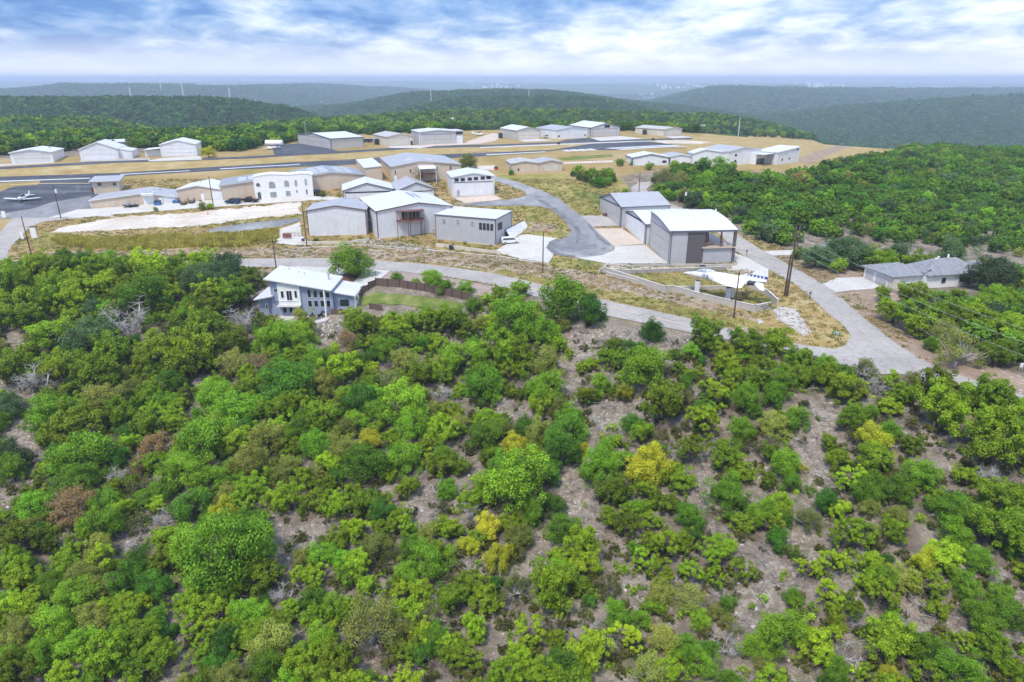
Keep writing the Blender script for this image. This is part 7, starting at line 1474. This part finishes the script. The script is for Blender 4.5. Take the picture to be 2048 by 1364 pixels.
g = G(262, 414); rt = empty('flatbed_trailer', g, .2); tag(rt, 'dark flatbed trailer with machinery before the westernmost workshop', 'trailer'); MB().box(-2.2, 2.2, -.9, .9, .5, .65).build('deck', MAT['dark'], rt); MB().box(-1.5, -.3, -.5, .5, .66, 1.3).tube([(.4, 0, .66), (1.5, 0, 1.2)], .2, 6).build('machinery', MAT['steel'], rt)
for y in (-1.0, 1.0): MB().tube([(0, y - .1, .32), (0, y + .1, .32)], .32, 12).build('wheel', MAT['tyre'], rt)
for k, ((px_, py_), lb) in enumerate((((352, 406), 'blue-grey crate stack between two workshops'), ((745, 400), 'pile of timber and pallets right of the arched house'), ((1212, 432), 'pallets by the west corner of the grey gabled hangar'))):
    g = G(px_, py_); rt = empty('pallet_stack', g, .4 * k); tag(rt, lb, 'pallets')
    for i_ in range(4): MB().box(-.9, .9, -.6, .6, .02 + i_ * .22, .2 + i_ * .22).build('pallet', MAT['blue_box' if k == 0 else 'wood_dark'], rt, loc=(.05 * (i_ % 2), .04 * i_, 0))
for (u_, v_), lb in (((868, 466), 'air conditioner unit at the east corner of the balcony hangar'), ((232, 413), 'air conditioner unit against the westernmost workshop wall'), ((1470, 531), 'air conditioner unit behind the tall brown post of the deck hangar')):
    g = G(u_, v_); rt = empty('air_conditioner', g, .1); tag(rt, lb, 'air conditioner'); MB().box(-.45, .45, -.45, .45, 0, .9).build('casing', MAT['trim_beige'], rt); MB().tube([(0, 0, .9), (0, 0, .96)], .36, 12).build('fan_grille', MAT['dark'], rt)
# red yard gate
g0, g1 = G(570, 474), G(604, 473); g2 = G(571, 481); rt = empty('yard_gate', g0, math.atan2(g1.y - g0.y, g1.x - g0.x)); tag(rt, 'rust-red pipe gate and fence closing the concrete yard', 'gate'); L_ = (g1 - g0).length
for k in range(6): MB().tube([(L_ * k / 5, 0, -.3), (L_ * k / 5, 0, 1.3)], .05, 5).build('post', MAT['rust_steel'], rt)
for z in (.5, .9, 1.28): MB().tube([(0, 0, z), (L_, 0, z)], .04, 5).build('rail', MAT['rust_steel'], rt)
MB().box(-.1, 2.2, -2.2, -2.1, .2, 1.5).build('gate_leaf', MAT['rust_steel'], rt)
# white tank and parked aircraft
g = G(549, 292); rt = empty('storage_tank', g, -.05); tag(rt, 'long white cylindrical tank lying beyond the black apron', 'tank'); MB().tube([(-4.1, 0, 1.4), (-3.9, 0, 1.4), (3.9, 0, 1.4), (4.1, 0, 1.4)], [1.0, 1.35, 1.35, 1.0], 18).build('drum', MAT['white'], rt, smooth=False)
for x in (-2.6, 2.6): MB().box(x - .2, x + .2, -.9, .9, -.3, .5).build('cradle', MAT['concrete'], rt)
def plane(name, label, px, ang, s=1.0, acc='navy'):
    g = G(*px); rt = empty(name, g, ang); rt.scale = (s,) * 3; tag(rt, label, 'light aircraft')
    SS = [(2.6, .12, .95), (2.4, .42, .95), (1.2, .52, 1.0), (-.5, .52, 1.1), (-2.4, .28, 1.15), (-4.6, .08, 1.25)]; n = 10; v_ = []
    for x, q, zc in SS: v_ += [(x, q * math.cos(2 * math.pi * k / n), zc + q * 1.05 * math.sin(2 * math.pi * k / n)) for k in range(n)]
    obj('fuselage', v_, [(i * n + k, i * n + (k + 1) % n, (i + 1) * n + (k + 1) % n, (i + 1) * n + k) for i in range(5) for k in range(n)] + [tuple(range(n)), tuple(5 * n + k for k in range(n - 1, -1, -1))], MAT['jet'], rt, smooth=True)
    for sy in (1, -1):
        foil('wing', [(.9, sy * .4, .65), (-.7, sy * .4, .65), (-.6, sy * 5.2, 1.0), (.45, sy * 5.2, 1.0)][::sy], [.1, .04, .02, .05][::sy], 'jet', rt); foil('tailplane', [(-3.7, sy * .1, 1.3), (-4.6, sy * .1, 1.3), (-4.6, sy * 1.6, 1.35), (-4.0, sy * 1.6, 1.35)][::sy], [.04, .02, .02, .02][::sy], 'jet', rt)
        MB().tube([(.1, sy * 1.2, .65), (.1, sy * 1.25, .18)], .05, 5).build('gear_leg', MAT['steel'], rt); MB().tube([(.1, sy * 1.25 - .07, .18), (.1, sy * 1.25 + .07, .18)], .18, 10).build('wheel', MAT['tyre'], rt)
    MB().prism([(-3.6, 1.3), (-4.7, 1.3), (-4.9, 2.5), (-4.4, 2.5)], 'y', -.04, .04).build('tail_fin', MAT[acc], rt)
    MB().prism([(1.1, 1.4), (.6, 1.95), (-.7, 2.0), (-1.4, 1.5)], 'y', -.42, .42).build('canopy', MAT['glass'], rt)
    MB().tube([(2.2, 0, .5), (2.2, 0, .18)], .05, 5).build('nose_gear', MAT['steel'], rt)
    MB().box(2.62, 2.68, -.06, .06, .05, 1.85).build('propeller', MAT['burnt'], rt)
plane('light_aircraft', 'white low-winged light aircraft parked nose-on on the black apron', (46, 402), -1.45, 1.05, 'jet')
plane('light_aircraft', 'blue and white light aircraft parked at the corner of the small dark apron', (543, 299), 2.7, .95); plane('light_aircraft', 'pale light aircraft parked on the tan apron east of the flat-roofed hangar', (958, 271), -.4, .9, 'jet')
for (px_, py_), lb in (((1117, 289), 'small dark runway sign left of the threshold'), ((1306, 281), 'small dark runway sign at the east end of the taxiway')):
    g = G(px_, py_); rt = empty('runway_sign', g); tag(rt, lb, 'sign', 'runway signs'); MB().box(-.7, .7, -.15, .15, .15, 1.1).build('panel', MAT['dark'], rt); MB().box(-.5, .5, -.05, .05, -.2, .15).build('foot', MAT['steel'], rt)
for (px_, py_), lb in (((754, 289), 'dark green water tank by the west wall of the cream hangar'), ((1001, 276), 'black water tank by the beige gabled hangar'), ((1289, 269), 'black water tank beside the tan hangar')):
    g = G(px_, py_); rt = empty('water_tank', g); tag(rt, lb, 'water tank'); MB().tube([(0, 0, -.2), (0, 0, 2.4)], 1.2, 14).build('drum', MAT['black_plastic'], rt); MB().tube([(0, 0, 2.4), (0, 0, 2.8)], [1.2, .3], 14).build('lid', MAT['black_plastic'], rt)
# ------------------------------------------------------------------ tall yellow grass of the field below the caliche
FP = [(100, 486), (115, 474), (180, 478), (250, 478), (330, 472), (410, 472), (425, 470), (480, 469), (543, 461), (557, 462), (553, 486), (480, 494), (400, 494), (240, 501), (140, 494)]
X, Y, Z, px, py = grid_pts(-135, -30, 165, 215, .55, r); ok = pip(px, py, FP) & (nz(X, Y, 18, 31) > -.35)
gm = leaf_mat('tall_grass_blades', (.30, .28, .03), (.62, .52, .12), .3)
def tuft(seed):
    q = np.random.default_rng(seed); n = 26; b0 = np.concatenate([q.normal(size=(n, 2)) * .25, np.zeros((n, 1))], 1); tip = b0 + np.stack([q.normal(size=n) * .25, q.normal(size=n) * .25, q.uniform(.5, 1.0, n)], 1); s = np.array([.05, .0, 0])
    a_ = q.uniform(0, 3.14, n); s = np.stack([np.cos(a_), np.sin(a_), np.zeros(n)], 1) * .06; v = np.stack([b0 - s, b0 + s, tip + s * .5, tip - s * .5], 1).reshape(-1, 3)
    me = mesh_from('tuft', v, np.arange(4 * n).reshape(n, 4), gm); at = me.attributes.new('tint', 'FLOAT', 'FACE'); at.data.foreach_set('value', q.uniform(0, 1, n).astype(np.float32)); return bpy.data.objects.new('tuft', me)
P = np.stack([X, Y, Z], 1)[ok]; scatter('tall_grass', P, r.uniform(.7, 1.5, len(P)), r.integers(0, 3, len(P)), [tuft(i) for i in range(3)], 'tall yellow grass in the field below the white caliche', tilt=.1)

# ------------------------------------------------------------------ low tufts over the dry ground near the street
X, Y, Z, px, py = grid_pts(-140, 120, 95, 245, .95, r)
ok = pip(px, py, OPEN_PX)
for poly, sf in LAYPOLY:
    if not sf or len(poly) > 200:
        hit = pip(px, py, poly); ok &= ~hit
cal = np.zeros(len(X), bool)
for o_ in list(COL.objects):      # keep clear of buildings
    if o_.name.startswith('wall') and o_.parent is not None and o_.type == 'MESH' and o_.parent.get('category') in ('hangar', 'workshop', 'building', 'house', 'hall'):
        bpy.context.view_layer.update(); break
for rt in [q for q in COL.objects if q.get('category') in ('hangar', 'workshop', 'building', 'house')]:
    w0 = [c for c in rt.children if c.name.startswith('wall')]
    if not w0: continue
    mw = Matrix.Translation(rt.location) @ Matrix.Rotation(rt.rotation_euler.z, 4, 'Z'); bb = [mw @ Vector(c) for c in w0[0].bound_box]
    inv = mw.inverted(); lx = inv[0][0] * X + inv[0][1] * Y + inv[0][3]; ly = inv[1][0] * X + inv[1][1] * Y + inv[1][3]
    xs = [c[0] for c in w0[0].bound_box]; ys = [c[1] for c in w0[0].bound_box]; ok &= ~((lx > min(xs) - .5) & (lx < max(xs) + .5) & (ly > min(ys) - .5) & (ly < max(ys) + .5))
den_ = .5 + .5 * nz(X, Y, 16, 41); ok &= (r.uniform(0, 1, len(X)) < .25 + .6 * den_) & ~cal
dm1 = leaf_mat('dry_tuft_blades', (.17, .15, .035), (.50, .38, .16), .3); dm2 = leaf_mat('olive_tuft_blades', (.10, .12, .02), (.32, .31, .07), .3)
def low_tuft(seed, mt):
    q = np.random.default_rng(seed); n = 22; b0 = np.concatenate([q.normal(size=(n, 2)) * .3, np.zeros((n, 1))], 1); tip = b0 + np.stack([q.normal(size=n) * .2, q.normal(size=n) * .2, q.uniform(.08, .28, n)], 1)
    a_ = q.uniform(0, 3.14, n); s = np.stack([np.cos(a_), np.sin(a_), np.zeros(n)], 1) * .07; v = np.stack([b0 - s, b0 + s, tip + s * .6, tip - s * .6], 1).reshape(-1, 3)
    me = mesh_from('tuft', v, np.arange(4 * n).reshape(n, 4), mt); at = me.attributes.new('tint', 'FLOAT', 'FACE'); at.data.foreach_set('value', q.uniform(0, 1, n).astype(np.float32)); return bpy.data.objects.new('tuft', me)
P = np.stack([X, Y, Z], 1)[ok]; mix_ = nz(P[:, 0], P[:, 1], 22, 43) > .05
scatter('short_grass', P, r.uniform(.6, 1.5, len(P)), np.where(mix_, r.integers(0, 2, len(P)), r.integers(2, 4, len(P))), [low_tuft(1, dm2), low_tuft(2, dm2), low_tuft(3, dm1), low_tuft(4, dm1)], 'short dry tufted grass over the open ground', tilt=.1)
